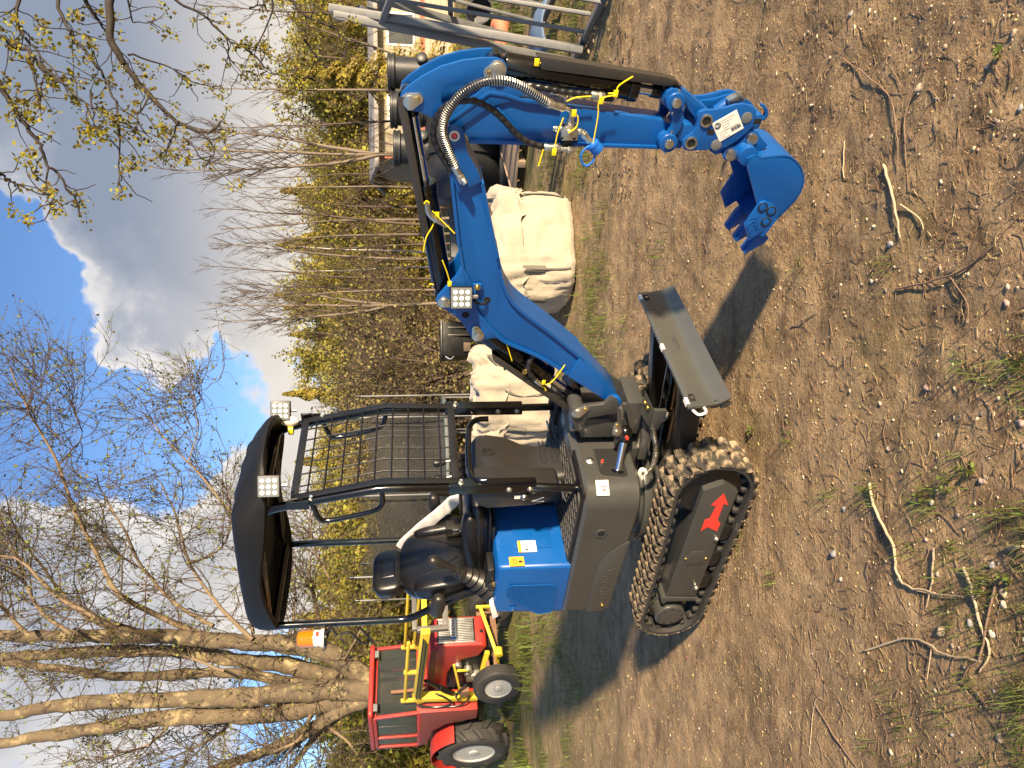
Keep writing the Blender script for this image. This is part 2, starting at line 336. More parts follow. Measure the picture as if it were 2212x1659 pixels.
def ground_mat():
    m = bpy.data.materials.new('bare soil'); m.use_nodes = True; t = m.node_tree; t.nodes.clear(); node, L = NT(t)
    out = node('ShaderNodeOutputMaterial'); b = node('ShaderNodeBsdfPrincipled'); L.new(b.outputs[0], out.inputs[0])
    P = node('ShaderNodeTexCoord').outputs['Object']
    nz = lambda s, d=6, r=.6, v=P: node('ShaderNodeTexNoise', ins={'Vector': v, 'Scale': s, 'Detail': float(d), 'Roughness': r}).outputs['Fac']
    mr = lambda v, a, b_, c=0.0, d=1.0: node('ShaderNodeMapRange', ins={'Value': v, 'From Min': a, 'From Max': b_, 'To Min': c, 'To Max': d}).outputs[0]
    mp = node('ShaderNodeMapping', ins={'Vector': P}); mp.inputs['Rotation'].default_value = (0, 0, -RUT); mp.inputs['Scale'].default_value = (.35, 2.2, 1)
    streak = nz(2.3, 6, .62, mp.outputs[0])
    base = ramp(node, nz(7, 9, .72), [(.30, (.11, .072, .038)), (.44, (.30, .20, .108)), (.55, (.44, .305, .17)), (.70, (.58, .43, .25))])
    mx = lambda f, a, c: node('ShaderNodeMixRGB', ins={'Fac': f, 1: a, 2: c}).outputs[0]
    c = mx(mr(streak, .42, .60, 0, .62), base, (.53, .375, .205, 1))
    c = mx(mr(nz(1.1, 5, .65), .50, .66, 0, .62), c, (.16, .108, .064, 1))
    mp2 = node('ShaderNodeMapping', ins={'Vector': P}); mp2.inputs['Rotation'].default_value = (0, 0, -RUT); mp2.inputs['Scale'].default_value = (.5, 5.5, 1)
    c = mx(mr(nz(3.1, 7, .66, mp2.outputs[0]), .57, .68, 0, .75), c, (.09, .06, .036, 1))          # dark seams along the ruts
    c = mx(mr(nz(95, 3, .8), .56, .66, 0, .65), c, (.58, .47, .32, 1))          # pale grit
    c = mx(mr(nz(60, 3, .8, node('ShaderNodeVectorMath', operation='ADD', ins={0: P, 1: (9, 3, 1)}).outputs[0]), .57, .65, 0, .7), c, (.07, .048, .032, 1))
    sep = node('ShaderNodeSeparateXYZ', ins={0: P})
    far = mr(sep.outputs['Y'], 5.2, 9.5)
    g1 = mr(nz(.55, 5, .6), .40, .56)
    gm = node('ShaderNodeMath', operation='MULTIPLY', ins={0: far, 1: g1}).outputs[0]
    grass = ramp(node, nz(9, 8, .75), [(.3, (.07, .08, .022)), (.52, (.17, .17, .055)), (.7, (.32, .26, .13))])
    c = mx(gm, c, grass)
    moss = node('ShaderNodeMath', operation='MULTIPLY', ins={0: mr(nz(.9, 6, .7, node('ShaderNodeVectorMath', operation='ADD', ins={0: P, 1: (3, 8, 0)}).outputs[0]), .52, .64), 1: .45}).outputs[0]
    c = mx(moss, c, (.16, .135, .055, 1))
    L.new(c, b.inputs['Base Color']); b.inputs['Roughness'].default_value = .93; b.inputs['Specular IOR Level'].default_value = .18
    h = node('ShaderNodeMath', operation='ADD', ins={0: nz(55, 8, .75), 1: node('ShaderNodeMath', operation='MULTIPLY', ins={0: nz(14, 6, .7), 1: 1.6}).outputs[0]}).outputs[0]
    L.new(node('ShaderNodeBump', ins={'Height': h, 'Strength': .9, 'Distance': .03}).outputs[0], b.inputs['Normal'])
    return m
GROUND = make_ground(); GROUND.data.materials.append(ground_mat()); GROUND['kind'] = 'structure'
# ------------------------------------------------------------------ the blue mini excavator
EX = Frame(-.569, 3.858, -39.65)
ident = lambda x, y: (x, y)
def crop(x0, y0, k): return lambda x, y: (x0 + x * k, y0 + y * k)
c1 = crop(466.3, 822.9, .3638); c2 = crop(1014.9, 822.9, .3638); c3 = crop(822.9, 82.3, .4464); c4 = crop(932.6, 493.7, .3307)
b1 = crop(685.8, 0, .2976); b2 = crop(603.5, 274.3, .3307); b3 = crop(877.8, 630.9, .19836); b4 = crop(1097.2, 795.5, .2149); b5 = crop(1371.5, 164.6, .248); b8 = crop(850.3, 219.4, .2315)
EXC = EX.place(empty('mini_excavator'))
tag(EXC, 'small blue tracked excavator with grey skirt, black canopy and folded arm', 'excavator')
def part(mb, name, m, parent=EXC, bevel=.003, **kw): return mb.build(name, m, parent, bevel, **kw)
def plate(name, crp, pts, y0, y1, m=None, parent=EXC, bevel=.003, ytrace=None):
    return part(MB().prism(EX.ty(crp, pts, y0 if ytrace is None else ytrace), y0, y1), name, m or BLUE, parent, bevel)
def bolt(p, ax, r=.010, h=.008, m=None, parent=EXC, name='bolt'):
    p = Vector(p); ax = Vector(ax).normalized(); return MB().cyl(p, p + ax * h * .35, r * 1.45, n=14).cyl(p + ax * h * .3, p + ax * h, r, n=6).build(name, m or ZINC, parent, .0008, seg=1)
def pin(p, y0, y1, r, parent=EXC, m=None, name='pin'):
    return MB().cyl((p[0], y0, p[-1]), (p[0], y1, p[-1]), r, n=20).build(name, m or ZINC, parent, .002)
def pin_plate(a, b, y, ra, rb, parent=EXC):                         # zinc pin head with its teardrop keeper plate and a bolt
    a = Vector((a[0], a[-1])); b = Vector((b[0], b[-1])); d = (b - a).normalized(); n = Vector((-d.y, d.x)); pts = []
    for k in range(9): t = math.pi * k / 8; pts.append(a - d * ra * math.sin(t) + n * ra * math.cos(t))
    for k in range(9): t = math.pi * k / 8; pts.append(b + d * rb * math.sin(t) - n * rb * math.cos(t))
    o = MB().prism([(p.x, p.y) for p in pts], y, y - .006).cyl((a.x, y, a.y), (a.x, y - .014, a.y), ra * .74, n=20).build('pin', ZINC, parent, .0015)
    MB().cyl((b.x, y - .005, b.y), (b.x, y - .013, b.y), rb * .5, n=6).build('bolt', BRASS, o, .001); return o

# --- undercarriage: belts, lugs, frames
TW, THK = .175, .022
def belt_path(off=0.0, n=150):
    ca, ra = Vector((.415, .225)), .195 + off; cb, rb = Vector((-.58, .205)), .178 + off
    a0 = math.asin((ra - rb) / (ca - cb).length); ex = (ca - cb).normalized(); ey = Vector((-ex.y, ex.x)); pts = []
    up_t = math.pi / 2 + a0 * -1
    for k in range(25): t = -math.pi / 2 + math.pi * k / 24; pts.append(ca + (ex * math.cos(t) + ey * math.sin(t)) * ra)
    for k in range(1, 12):
        s = k / 12; p = (ca + ey * ra) * (1 - s) + (cb + ey * rb) * s; pts.append(p - ey * .008 * math.sin(math.pi * s))
    for k in range(25): t = math.pi / 2 + math.pi * k / 24; pts.append(cb + (ex * math.cos(t) + ey * math.sin(t)) * rb)
    for k in range(1, 12): s = k / 12; pts.append((cb - ey * rb) * (1 - s) + (ca - ey * ra) * s)
    return pts
def resample(pts, n):
    P = np.array([[p.x, p.y] for p in pts] + [[pts[0].x, pts[0].y]]); d = np.r_[0, np.cumsum(np.hypot(*np.diff(P, axis=0).T))]
    s = np.linspace(0, d[-1], n, endpoint=False); return np.stack([np.interp(s, d, P[:, 0]), np.interp(s, d, P[:, 1])], 1), d[-1]
PO, LEN = resample(belt_path(0), 120); PI_, _ = resample(belt_path(-THK), 120)
PO[:, 1] += .018 - PO[:, 1].min(); PI_[:, 1] += .018 + THK - PI_[:, 1].min()
def lug_mesh():
    mb = MB(); a, w, h = .033, .050, .024
    vs = [(-a, -w, -.004), (a, -w, -.004), (a*1.1, 0, -.004), (a, w, -.004), (-a, w, -.004), (-a*.5, 0, -.004),
          (-a*.45, -w*.8, h), (a*.5, -w*.85, h*.9), (a*.75, 0, h), (a*.35, w*.8, h*.85), (-a*.5, w*.75, h), (-a*.05, 0, h*1.05)]
    mb.add(vs, [(0,1,2,5),(5,2,3,4),(6,11,8,7),(11,10,9,8),(0,6,7,1),(1,7,8,2),(2,8,9,3),(3,9,10,4),(4,10,11,5),(5,11,6,0)])
    return mb.mesh('tread_lug', .004, 2)
LUGM = [lug_mesh()]
rr_ = random.Random(3)
for k in range(3):
    me = LUGM[0].copy()
    for v in me.vertices: v.co += Vector((rr_.gauss(0, .003), rr_.gauss(0, .003), rr_.gauss(0, .003) if v.co.z > .01 else 0))
    LUGM.append(me)
def make_track(side):
    y0, y1 = side * .437, side * (.437 - TW); n = len(PO); vs = []
    for k in range(n):
        vs += [(PO[k, 0], y0, PO[k, 1]), (PO[k, 0], y1, PO[k, 1]), (PI_[k, 0], y1, PI_[k, 1]), (PI_[k, 0], y0, PI_[k, 1])]
    fs = [(4*k + a, 4*k + b, 4*((k+1) % n) + b, 4*((k+1) % n) + a) for k in range(n) for a, b in ((0, 1), (1, 2), (2, 3), (3, 0))]
    tr = MB().add(vs, fs).build('track', RUBBERD, EXC, 0, angle=50)
    nl = 44; ctr = PO.mean(0)
    for row, yy in ((0, y0 - side * .045), (1, y1 + side * .045)):
        for k in range(nl):
            s = (k + (.5 if row else 0)) / nl * n; i = int(s) % n; j = (i + 1) % n; fr = s - int(s)
            p = PO[i] * (1 - fr) + PO[j] * fr; d = PO[j] - PO[i]; d = d / np.hypot(*d); nn = np.array([d[1], -d[0]])
            if p[1] < .03 and -.5 < p[0] < .35: pass
            x = Vector((d[0], 0, d[1])); z = Vector((nn[0], 0, nn[1])); y = z.cross(x)
            R = Matrix((x, y, z)).transposed().to_4x4(); R.translation = (p[0], yy, p[1])
            o = mkobj('tread_lug', LUGM[(k * 7 + row) % 4], RUBBER, tr); o.matrix_local = R
    dl = MB().box(-.014, .014, -.02, .02, 0, .03).mesh('drive_lug', .004, 1)
    for k in range(40):
        s = k / 40 * n; i = int(s) % n; j = (i + 1) % n; p = PI_[i]; d = PO[j] - PO[i]; d = d / np.hypot(*d); nn = np.array([d[1], -d[0]])
        x = Vector((d[0], 0, d[1])); z = Vector((-nn[0], 0, -nn[1])); y = z.cross(x)
        R = Matrix((x, y, z)).transposed().to_4x4(); R.translation = (p[0], (y0 + y1) / 2 - side * -.045, p[1])
        o = mkobj('drive_lug', dl, RUBBERD, tr); o.matrix_local = R
    # frame beam between idler and sprocket
    yo, yi = side * .432, side * .29
    out = [(-.40, .10), (.43, .098), (.492, .182), (.445, .272), (-.385, .272)]
    fr = part(MB().prism(out, yo, yi), 'track_frame', GREY, bevel=.005)
    if side < 0:
        pts = EX.ty(c2, [(1510, 668), (1535, 738), (1507, 731), (1471, 826), (1489, 846), (1467, 893), (1412, 868), (1370, 893), (1394, 826), (1424, 815), (1462, 745), (1433, 738)], -.434)
        MB().prism(pts, -.433, -.4345).build('arrow_sticker', REDS, fr)
        cpts = EX.ty(c2, [(1290, 1035), (1325, 1012), (1395, 1010), (1410, 1035), (1398, 1075), (1370, 1092), (1285, 1092), (1275, 1065)], -.434)
        MB().prism(cpts, -.432, -.4348).build('cover_plate', GREY, fr, .001)
        for p in ((1281, 1055), (1400, 1052)): q = EX.Y(c2(*p), -.434); bolt((q.x, -.434, q.z), (0, -1, 0), .006, .006, BRASS, fr)
        for p in ((1463, 937), (1343, 1226)): q = EX.Y(c2(*p), -.434); bolt((q.x, -.433, q.z), (0, -1, 0), .011, .012, ZINC, fr)
        e = EX.ty(c2, [(1135, 1290), (1150, 1280), (1345, 1285), (1345, 1300), (1165, 1305), (1150, 1322), (1135, 1310)], -.43)
        MB().prism(e, -.436, -.31).build('end_flange', GREY, fr, .002)
    for x in (.12, -.09, -.28): pin((x, .088), yo * .985, yi, .055, name='roller', m=BLACKM)
    pin((.415, .225), yo * .93, yi, .155, name='idler_wheel', m=BLACKM)
    sp_ = MB().lathe((-.58, side * .30, .205), (0, side, 0), [(.13, 0), (.13, .03), (.115, .035), (.115, .06), (.085, .062), (.085, .128), (.078, .134)], 28).build('drive_motor', GREY, EXC, .002)
    for k in range(9): t = 2*math.pi*k/9; bolt((-.58 + .066 * math.cos(t), side * .433, .205 + .066 * math.sin(t)), (0, side, 0), .005, .004, BLACKM, sp_)
    for k in range(8): t = 2*math.pi*k/8 + .3; bolt((-.58 + .101 * math.cos(t), side * .36, .205 + .101 * math.sin(t)), (0, side, 0), .007, .010, BRASS, sp_)
for side in (-1, 1): make_track(side)
part(MB().box(-.30, .30, -.30, .30, .22, .33).box(-.2, .2, -.22, .22, .33, .40), 'carbody', GREY, bevel=.012)
part(MB().cyl((.24, -.31, .24), (.24, -.22, .24), .075, n=24).cyl((.30, -.31, .28), (.30, -.24, .28), .085, n=24).cyl((.12, -.3, .30), (.12, -.2, .30), .05), 'travel_housing', GREY, bevel=.004)
part(MB().cyl((0, 0, .38), (0, 0, .545), .235, n=40).cyl((0, 0, .40), (0, 0, .44), .27, n=40), 'slewing_ring', GREY, bevel=.004)
# --- dozer blade
prof = [(1.022, .300), (.996, .335), (.982, .37), (.976, .41), (.975, .445), (.968, .474)]
def blade():
    fr = list(prof); bk = [(x - .014, z) for x, z in prof]
    b = part(MB().prism(fr + bk[::-1], -.437, .437), 'dozer_blade', GREYB, bevel=.0022)
    for y in (-.26, -.22, .22, .26): MB().prism([(.965, .31), (.965, .46), (.90, .42), (.90, .36)], y - .006, y + .006).build('blade_rib', GREY, b, .002)
    for s in (-1, 1):
        MB().beam((.955, s * .24, .40), (.33, s * .24, .30), .075, .09).build('blade_arm', BLACKM, EXC, .006)
        q = [(.9775, s * .385 - .012, .437), (.9775, s * .385 + .012, .452)]
        MB().box(.9755, .9775, s * .385 - .022, s * .385 + .022, .432, .456).build('slot', DARK, b, .006)
        MB().cyl((.972, s * .385, .444), (.9785, s * .385, .444), .008, n=6).build('bolt', ZINC, b)
    for y in (-.40, -.02, .395): 
        l = MB().box(.952, .9685, y - .018, y + .022, .4745, .4755).box(.9685, .971, y - .018, y + .022, .452, .4755).build('white_label', WHITE, b)
    MB().tube([(.955, -.41, .46), (.94, -.45, .43), (.955, -.455, .40), (.975, -.445, .41)], .006, 8, 4).build('lock_hook', WHITE, b)
    for z in (.33, .37): MB().prism([(.955, z), (.995, z - .012), (.985, z - .045), (.96, z - .03)], -.432, -.42).build('end_lug', GREY, b, .002)
    bc = MB().cyl((.95, -.02, .40), (.55, -.02, .37), .032, n=16).cyl((.58, -.02, .372), (.30, -.02, .35), .046, n=18).build('blade_cylinder', BLACK, EXC, .003)
    MB().cyl((.95, -.045, .40), (.95, .045, .40), .03, n=16).build('rod_eye', GREY, bc, .003)
    MB().cyl((.93, -.07, .405), (.93, .03, .405), .018, n=6).build('bolt', ZINC, bc)
blade()
hx_ = EX.ty(b4, [(1382, 222), (1462, 400), (1590, 402), (1500, 590), (1412, 588), (1322, 432)], -.13)
part(MB().prism(hx_, -.134, -.128).prism([hx_[1], hx_[2], hx_[3], hx_[4], ((hx_[4][0] + hx_[1][0]) / 2 - .005, (hx_[4][1] + hx_[1][1]) / 2)], -.15, -.128), 'hose_bracket', GREY, bevel=.002)
for p in ((1378, 343), (1402, 393)): q = EX.Y(b4(*p), -.135); bolt(q, (0, -1, 0), .008, .01, BRASS)
def spring_hose(name, pts, r=.011, pitch=.0075, m=None, wm=None, parent=EXC, core=None):
    h = MB().tube(pts, r, 10, 10).build(name, core or HOSE, parent)
    P = catmull(pts, 24); L_ = sum((P[i+1] - P[i]).length for i in range(len(P) - 1)); n = int(L_ / pitch * 8); path = []
    D = np.r_[0, np.cumsum([(P[i+1] - P[i]).length for i in range(len(P) - 1)])]; A3 = np.array([list(p) for p in P]); u = None
    for k in range(n + 1):
        s = L_ * k / n; p = Vector([np.interp(s, D, A3[:, a]) for a in range(3)]); i = min(int(np.searchsorted(D, s)), len(P) - 1); i = max(i, 1); d = (P[i] - P[i-1]).normalized()
        if u is None: u = d.orthogonal()
        u = (u - d * u.dot(d)).normalized(); b = d.cross(u); t = 2 * math.pi * k / 8; path.append(p + (u * math.cos(t) + b * math.sin(t)) * (r + .0014))
    MB().tube(path, .0017, 4).build('spring', wm or ZINC, h); return h
def knurl_hose(name, pts, r, parent=EXC):                           # black spiral-wrapped hose
    P = catmull(pts, 22); L_ = 0; rs = []
    for i, p in enumerate(P):
        if i: L_ += (p - P[i-1]).length
        rs.append(r * (1 + .10 * math.sin(L_ * 2 * math.pi / (r * 2.6))))
    return MB().tube(P, rs, 12).build(name, HOSE, parent, 0, angle=80)
spring_hose('lower_hose', EX.py(b4, [(1360, 1050), (1340, 1020), (1370, 1000), (1400, 1040)], -.24) and EX.py(b4, [(1385, 1055), (1440, 1010), (1480, 900), (1485, 780), (1465, 680), (1460, 600)], [-.24, -.235, -.22, -.2, -.16, -.14]), .011)
spring_hose('lower_hose', EX.py(b4, [(1275, 830), (1310, 760), (1345, 660), (1355, 600)], [-.1, -.1, -.09, -.08]), .009)
spring_hose('lower_hose', EX.py(b4, [(1520, 525), (1580, 500), (1600, 455), (1570, 440)], [-.13, -.12, -.1, -.08]), .009)
spring_hose('track_hose', EX.py(c2, [(1005, 850), (1035, 930), (1075, 985)], -.2), .009)
spring_hose('track_hose', EX.py(c2, [(1050, 720), (1040, 800), (1030, 880)], -.16), .008)
MB().tube(EX.py(b4, [(1345, 1105), (1325, 1060), (1345, 1020), (1375, 1030), (1385, 1055)], -.24), .011, 8, 4).build('hose_sleeve', WHITE, EXC)
# --- upper structure: skirt, deck, blue engine housing
def rrect(x0, x1, y0, y1, r, n=6):
    pts = []
    for cx, cy, a, rr in ((x1 - r[0], y0 + r[0], -90, r[0]), (x1 - r[1], y1 - r[1], 0, r[1]), (x0 + r[2], y1 - r[2], 90, r[2]), (x0 + r[3], y0 + r[3], 180, r[3])):
        pts += [(cx + rr * math.cos(math.radians(a + 90*k/n)), cy + rr * math.sin(math.radians(a + 90*k/n))) for k in range(n + 1)]
    return pts
def skirt():
    mb = MB(); lv = []
    for z, ins, dx in ((.548, .012, .05), (.56, .0, .035), (.70, 0, .0), (.806, 0, 0), (.822, .010, 0)):
        lv.append([(x, y, z + (.02 if (z < .57 and x < -.3) else 0) * 1) for x, y in rrect(-.535 + ins + dx * .8, .43 - ins, -.423 + ins, .423 - ins, (.11, .11, .07, .07))])
    n = len(lv[0]); vs = [p for l in lv for p in l]
    fs = [(k*n + i, k*n + (i+1) % n, (k+1)*n + (i+1) % n, (k+1)*n + i) for k in range(len(lv)-1) for i in range(n)] + [tuple(range(n))[::-1], tuple(range((len(lv)-1)*n, len(lv)*n))]
    s = MB().add(vs, fs).build('skirt', GREY, EXC, .0, angle=30)
    bm = bmesh.new(); bm.from_mesh(s.data)                          # front pocket for the swing cylinder
    bm.free()
    # raised rear quarter with the maker's name in relief
    rear = [(.085, .556), (.05, .60), (-.01, .645), (-.09, .682), (-.20, .688), (-.505, .688), (-.50, .60), (-.47, .572)]
    rp = MB().prism(rear, -.42, -.4275).build('skirt_panel', GREY, s, .003)
    me = 'RIPPA'; 
    place_text('lettering', me, .092, GREY, rp, (-.245, -.4275, .612), (1, 0, 0), (0, 0, 1), depth=.0016, bold=.0008)
    MB().lathe((.151, -.4235, .71), (0, -1, 0), [(.030, -.012), (.030, .004), (.024, .006), (.019, .003)], 24).build('hole_rim', GREY, s)
    MB().cyl((.151, -.4225, .71), (.151, -.4285, .71), .0185, n=20).build('hole', DARK, s)
    bolt((-.445, -.4275, .612), (0, -1, 0), .009, .008, BRASS, s)
    # front pocket and fittings
    MB().prism([(-.13, .60), (-.305, .60), (-.318, .62), (-.305, .72), (-.285, .735), (-.13, .735)], .4285, .4312, axis='x').build('pocket', DARK, s)
    MB().box(.4305, .437, -.335, -.12, .735, .742).build('pocket_lip', GREY, s, .002)
    q = EX.X(b4(825, 925), .431); MB().lathe((.431, q.y, q.z), (1, 0, 0), [(.022, 0), (.018, .003), (.012, .004), (.006, .008)], 16).build('grease_cup', ZINC, s)
    q = EX.X(b4(940, 970), .431); g = MB().cyl((.431, q.y, q.z), (.45, q.y, q.z), .010, n=6).build('grease_nipple', ZINC, s); MB().cyl((.45, q.y, q.z), (.462, q.y, q.z), .006, n=10).build('red_cap', REDP, g)
    return s
SK = skirt()
# noise label on the rounded front corner
cn = Vector((.86, -.51, 0)).normalized(); ctr = Vector((.43 - .11, -.423 + .11, 0)) + cn * .1115 + Vector((0, 0, .735)); tx = Vector((.51, .86, 0)).normalized()
st = MB().obox(ctr, (.036, .0008, .030), Matrix((tx, cn, Vector((0,0,1)))).transposed()).build('noise_label', WHITE, SK)
place_text('number', '93', .033, INKR, st, ctr + cn * .0012 + Vector((0, 0, -.010)) - tx * .004, tx, (0, 0, 1), .0002, .0011)
place_text('unit', 'dB', .011, INKR, st, ctr + cn * .0012 + tx * .025 + Vector((0, 0, -.012)), tx, (0, 0, 1), .0002)
MB().obox(ctr + cn * .001 + Vector((0, 0, .014)), (.011, .0004, .008), Matrix((tx, cn, Vector((0,0,1)))).transposed()).build('print', INKG, st)
# deck and floor mat
DK = part(MB().box(-.12, .415, -.405, .405, .822, .832), 'deck', BLACKM, bevel=.002)
mt = MB().prism(rrect(-.1, .36, -.395, .395, (.05, .05, .01, .01)), .832, .842, axis='z').build('floor_mat', MATR, DK, .003)
rb = MB()
for k in range(-9, 15):
    a = k * .055
    for sgn in (1, -1):
        pts = []
        for t in np.linspace(-.39, .39, 40):
            x = a + sgn * t * .55 + .05
            if -.09 < x < .34: pts.append((x, t, .8435))
        if len(pts) > 1: rb.beam(pts[0], pts[-1], .004, .004)
o = rb.build('mat_rib', MATR, DK); o['kind'] = 'stuff'
# blue housing under the seat
def housing():
    lv = []
    for z, ins in ((.824, 0), (.84, 0), (1.165, .008), (1.185, .016), (1.194, .03)):
        lv.append([(x, y, z) for x, y in rrect(-.532 + ins, -.103 - ins, -.418 + ins, .418 - ins, (.022, .03, .05, .05), 5)])
    n = len(lv[0]); vs = [p for l in lv for p in l]
    fs = [(k*n + i, k*n + (i+1) % n, (k+1)*n + (i+1) % n, (k+1)*n + i) for k in range(len(lv)-1) for i in range(n)] + [tuple(range(n))[::-1], tuple(range((len(lv)-1)*n, len(lv)*n))]
    h = MB().add(vs, fs).build('engine_housing', BLUE, EXC, .0, angle=30)
    pr = [(-.30, .90), (-.30, 1.10), (-.16, 1.10), (-.145, 1.08), (-.145, .92), (-.16, .90)]
    MB().prism(pr, -.104, -.1005, axis='x').build('pressed_panel', BLUE, h, .0015)
    MB().prism([(y + .27, z) for y, z in pr], -.104, -.1005, axis='x').build('pressed_panel', BLUE, h, .0015)
    MB().box(-.1045, -.1, -.02, .0, .85, 1.16).build('door_gap', DARK, h)
    # vent with woven mesh
    vo = EX.ty(c2, [(250, 1215), (495, 1208), (520, 1222), (518, 1250), (490, 1355), (475, 1372), (405, 1380), (385, 1374), (228, 1292), (217, 1270), (235, 1222)], -.418)
    V = MB().prism(vo, -.4155, -.4185).build('vent_recess', DARK, h)
    xs = [p[0] for p in vo]; zs = [p[1] for p in vo]; x0, x1, z0, z1 = min(xs), max(xs), min(zs), max(zs); wires = MB()
    def inside(x, z):
        c = False
        for i in range(len(vo)):
            (xa, za), (xb, zb) = vo[i], vo[i-1]
            if (za > z) != (zb > z) and x < (xb - xa) * (z - za) / (zb - za) + xa: c = not c
        return c
    for sgn in (1, -1):
        for k in range(-40, 60):
            run = None
            for t in np.linspace(0, 1, 90):
                z = z0 + (z1 - z0) * t; x = x0 + k * .015 + sgn * (z - z0) * .55
                ok = inside(x, z)
                if ok and run is None: run = (x, z)
                if (not ok or t == 1) and run is not None: wires.beam((run[0], -.4205, run[1]), (x, -.4205, z), .003, .0025, (0, 1, 0)); run = None
    o = wires.build('vent_mesh', BLUE, h, smooth=False); o['kind'] = 'stuff'
    MB().tube([(p[0], -.4195, p[1]) for p in vo + vo[:1]], .003, 6).build('vent_rim', BLUE, h)
    q = EX.Y(c2(255, 1355), -.418); lk = MB().lathe((q.x, -.4185, q.z), (0, -1, 0), [(.021, 0), (.021, .003), (.016, .005)], 20).build('lock', BLUE, h); MB().cyl((q.x, -.4235, q.z), (q.x, -.427, q.z), .007, n=6).build('key_slot', ZINC, lk)
    # stickers on the front face
    def sticker(p0, p1, m):
        a = EX.X(c2(*p0), -.1005); b = EX.X(c2(*p1), -.1005); y0, y1 = sorted((a.y, b.y)); z0, z1 = sorted((a.z, b.z))
        return MB().box(-.1005, -.0996, y0, y1, z0, z1).build('sticker', m, h), y0, y1, z0, z1
    s, y0, y1, z0, z1 = sticker((290, 1018), (388, 947), WHITE)
    MB().box(-.0998, -.0992, y0, y1, z1 - .016, z1).build('orange_band', ORANGE, s)
    MB().prism([(y0 + .006, z0 + .045), (y0 + .026, z0 + .045), (y0 + .016, z0 + .062)], -.0998, -.0993, axis='x').build('warning_triangle', INK, s)
    for k in range(6): MB().box(-.0998, -.0994, y0 + .032, y1 - .006, z0 + .010 + k * .009, z0 + .0135 + k * .009).build('print_line', INKG, s)
    s, y0, y1, z0, z1 = sticker((238, 1101), (318, 1043), ORANGE)
    MB().box(-.0998, -.0992, y0 + .018, y0 + .032, z0 + .008, z0 + .028).box(-.0998, -.0992, y0 + .035, y0 + .037, z0 + .01, z0 + .026).build('pump_symbol', INK, s)
    for k in range(3): MB().box(-.0998, -.0993, y0 + .008, y1 - .008, z0 + .036 + k * .009, z0 + .040 + k * .009).build('print_line', INK, s)
    q = EX.Y(c2(440, 1400), -.4); MB().box(-.535, -.531, -.36, -.26, .86, 1.0).build('orange_panel', ORANGE, h)
housing()
# --- swing post and its cylinder
def swing():
    fr = part(MB().box(.28, .42, -.12, .20, .50, .84), 'front_frame', GREY, bevel=.01)
    w = [EX.X(b4(*p), .422) for p in ((860, 560), (1055, 495), (1030, 640), (985, 705), (920, 735), (870, 690))]
    MB().prism([(v.y, v.z) for v in w], .419, .4235, axis='x').build('frame_window', DARK, fr)
    knurl_hose('frame_hose', [(.43, v.y, v.z) for v in (EX.X(b4(*p), .43) for p in ((1010, 500), (1000, 580), (960, 680), (945, 730)))], .012, fr)
    sp1 = EX.ty(b4, [(612, 440), (622, 392), (650, 370), (690, 368), (960, 335), (1030, 270), (1090, 300), (1112, 350), (1090, 420), (1060, 445), (985, 442), (790, 480), (765, 520), (745, 600), (700, 612), (668, 590), (640, 500)], -.105)
    post = part(MB().prism(sp1, -.125, -.10).prism(sp1, .10, .125), 'swing_post', GREY, bevel=.005)
    q = EX.Y(b4(1050, 325), -.10)
    MB().box(.50, .70, -.10, .10, .52, .60).box(.48, .60, -.10, .10, .60, .80).build('post_web', GREY, post, .006)
    MB().cyl((.53, 0, .46), (.53, 0, .84), .075, n=26).build('kingpin', GREY, post, .004)
    for z0, z1 in ((.46, .50), (.585, .625)): MB().prism([(.36, -.14), (.50, -.12), (.60, -.06), (.62, 0), (.60, .06), (.50, .12), (.36, .14)], z0, z1, axis='z').build('kingpin_lug', GREY, fr, .004)
    e1 = EX.ty(b4, [(1085, 360), (1112, 385), (1138, 470), (1150, 600), (1146, 690), (1125, 715), (1090, 712), (1080, 690), (1100, 600), (1092, 480)], -.17)
    MB().prism(e1, -.185, -.168).build('cylinder_ear', GREY, post, .003)
    e2 = EX.ty(b4, [(1150, 350), (1195, 345), (1220, 390), (1245, 480), (1252, 600), (1235, 680), (1215, 700), (1205, 680), (1212, 560), (1190, 440)], -.12)
    MB().prism(e2, -.13, -.114).build('cylinder_ear', GREY, post, .003)
    e3 = EX.ty(b4, [(930, 40), (1010, 50), (1130, 150), (1230, 330), (1275, 420), (1255, 560), (1225, 640), (1205, 560), (1190, 440), (1140, 330), (1080, 220), (960, 90)], .06)
    MB().prism(e3, .06, .085).build('far_ear', GREY, post, .003)
    a = EX.Y(b4(700, 445), -.126); b = EX.Y(b4(775, 405), -.126); pin_plate(a, b, -.126, .030, .019, post)
    MB().cyl((a.x, -.12, a.z), (a.x, .12, a.z), .036, n=20).build('cylinder_pin', GREY, post, .003)
    a = EX.Y(b4(1093, 640), -.186); b = EX.Y(b4(1093, 565), -.186); pin_plate(a, b, -.186, .022, .015, post)
    # swing cylinder
    r0 = EX.Y(b4(1180, 640), -.15); r1 = EX.Y(b4(1100, 1040), -.27); r1.y = -.27
    cy = MB().cyl(r0, r0.lerp(r1, 1.02), .019, n=20).build('swing_cylinder', CHROME, EXC)
    MB().cyl(r0.lerp(r1, .95), r0.lerp(r1, 1.02), .036, n=22).cyl(r0.lerp(r1, 1.01), r0.lerp(r1, 1.2), .033, n=22).build('barrel', BLACK, cy, .003)
    MB().cyl(r0.lerp(r1, -.07), r0.lerp(r1, .27), .026, n=18).ball(r0, .034, 14).build('rod_eye', BLACK, cy, .002)
    n_ = EX.Y(b4(1192, 688), -.19); MB().cyl(n_, n_ + Vector((.0, -.016, 0)), .008, n=10).build('red_cap', REDP, cy)
swing()
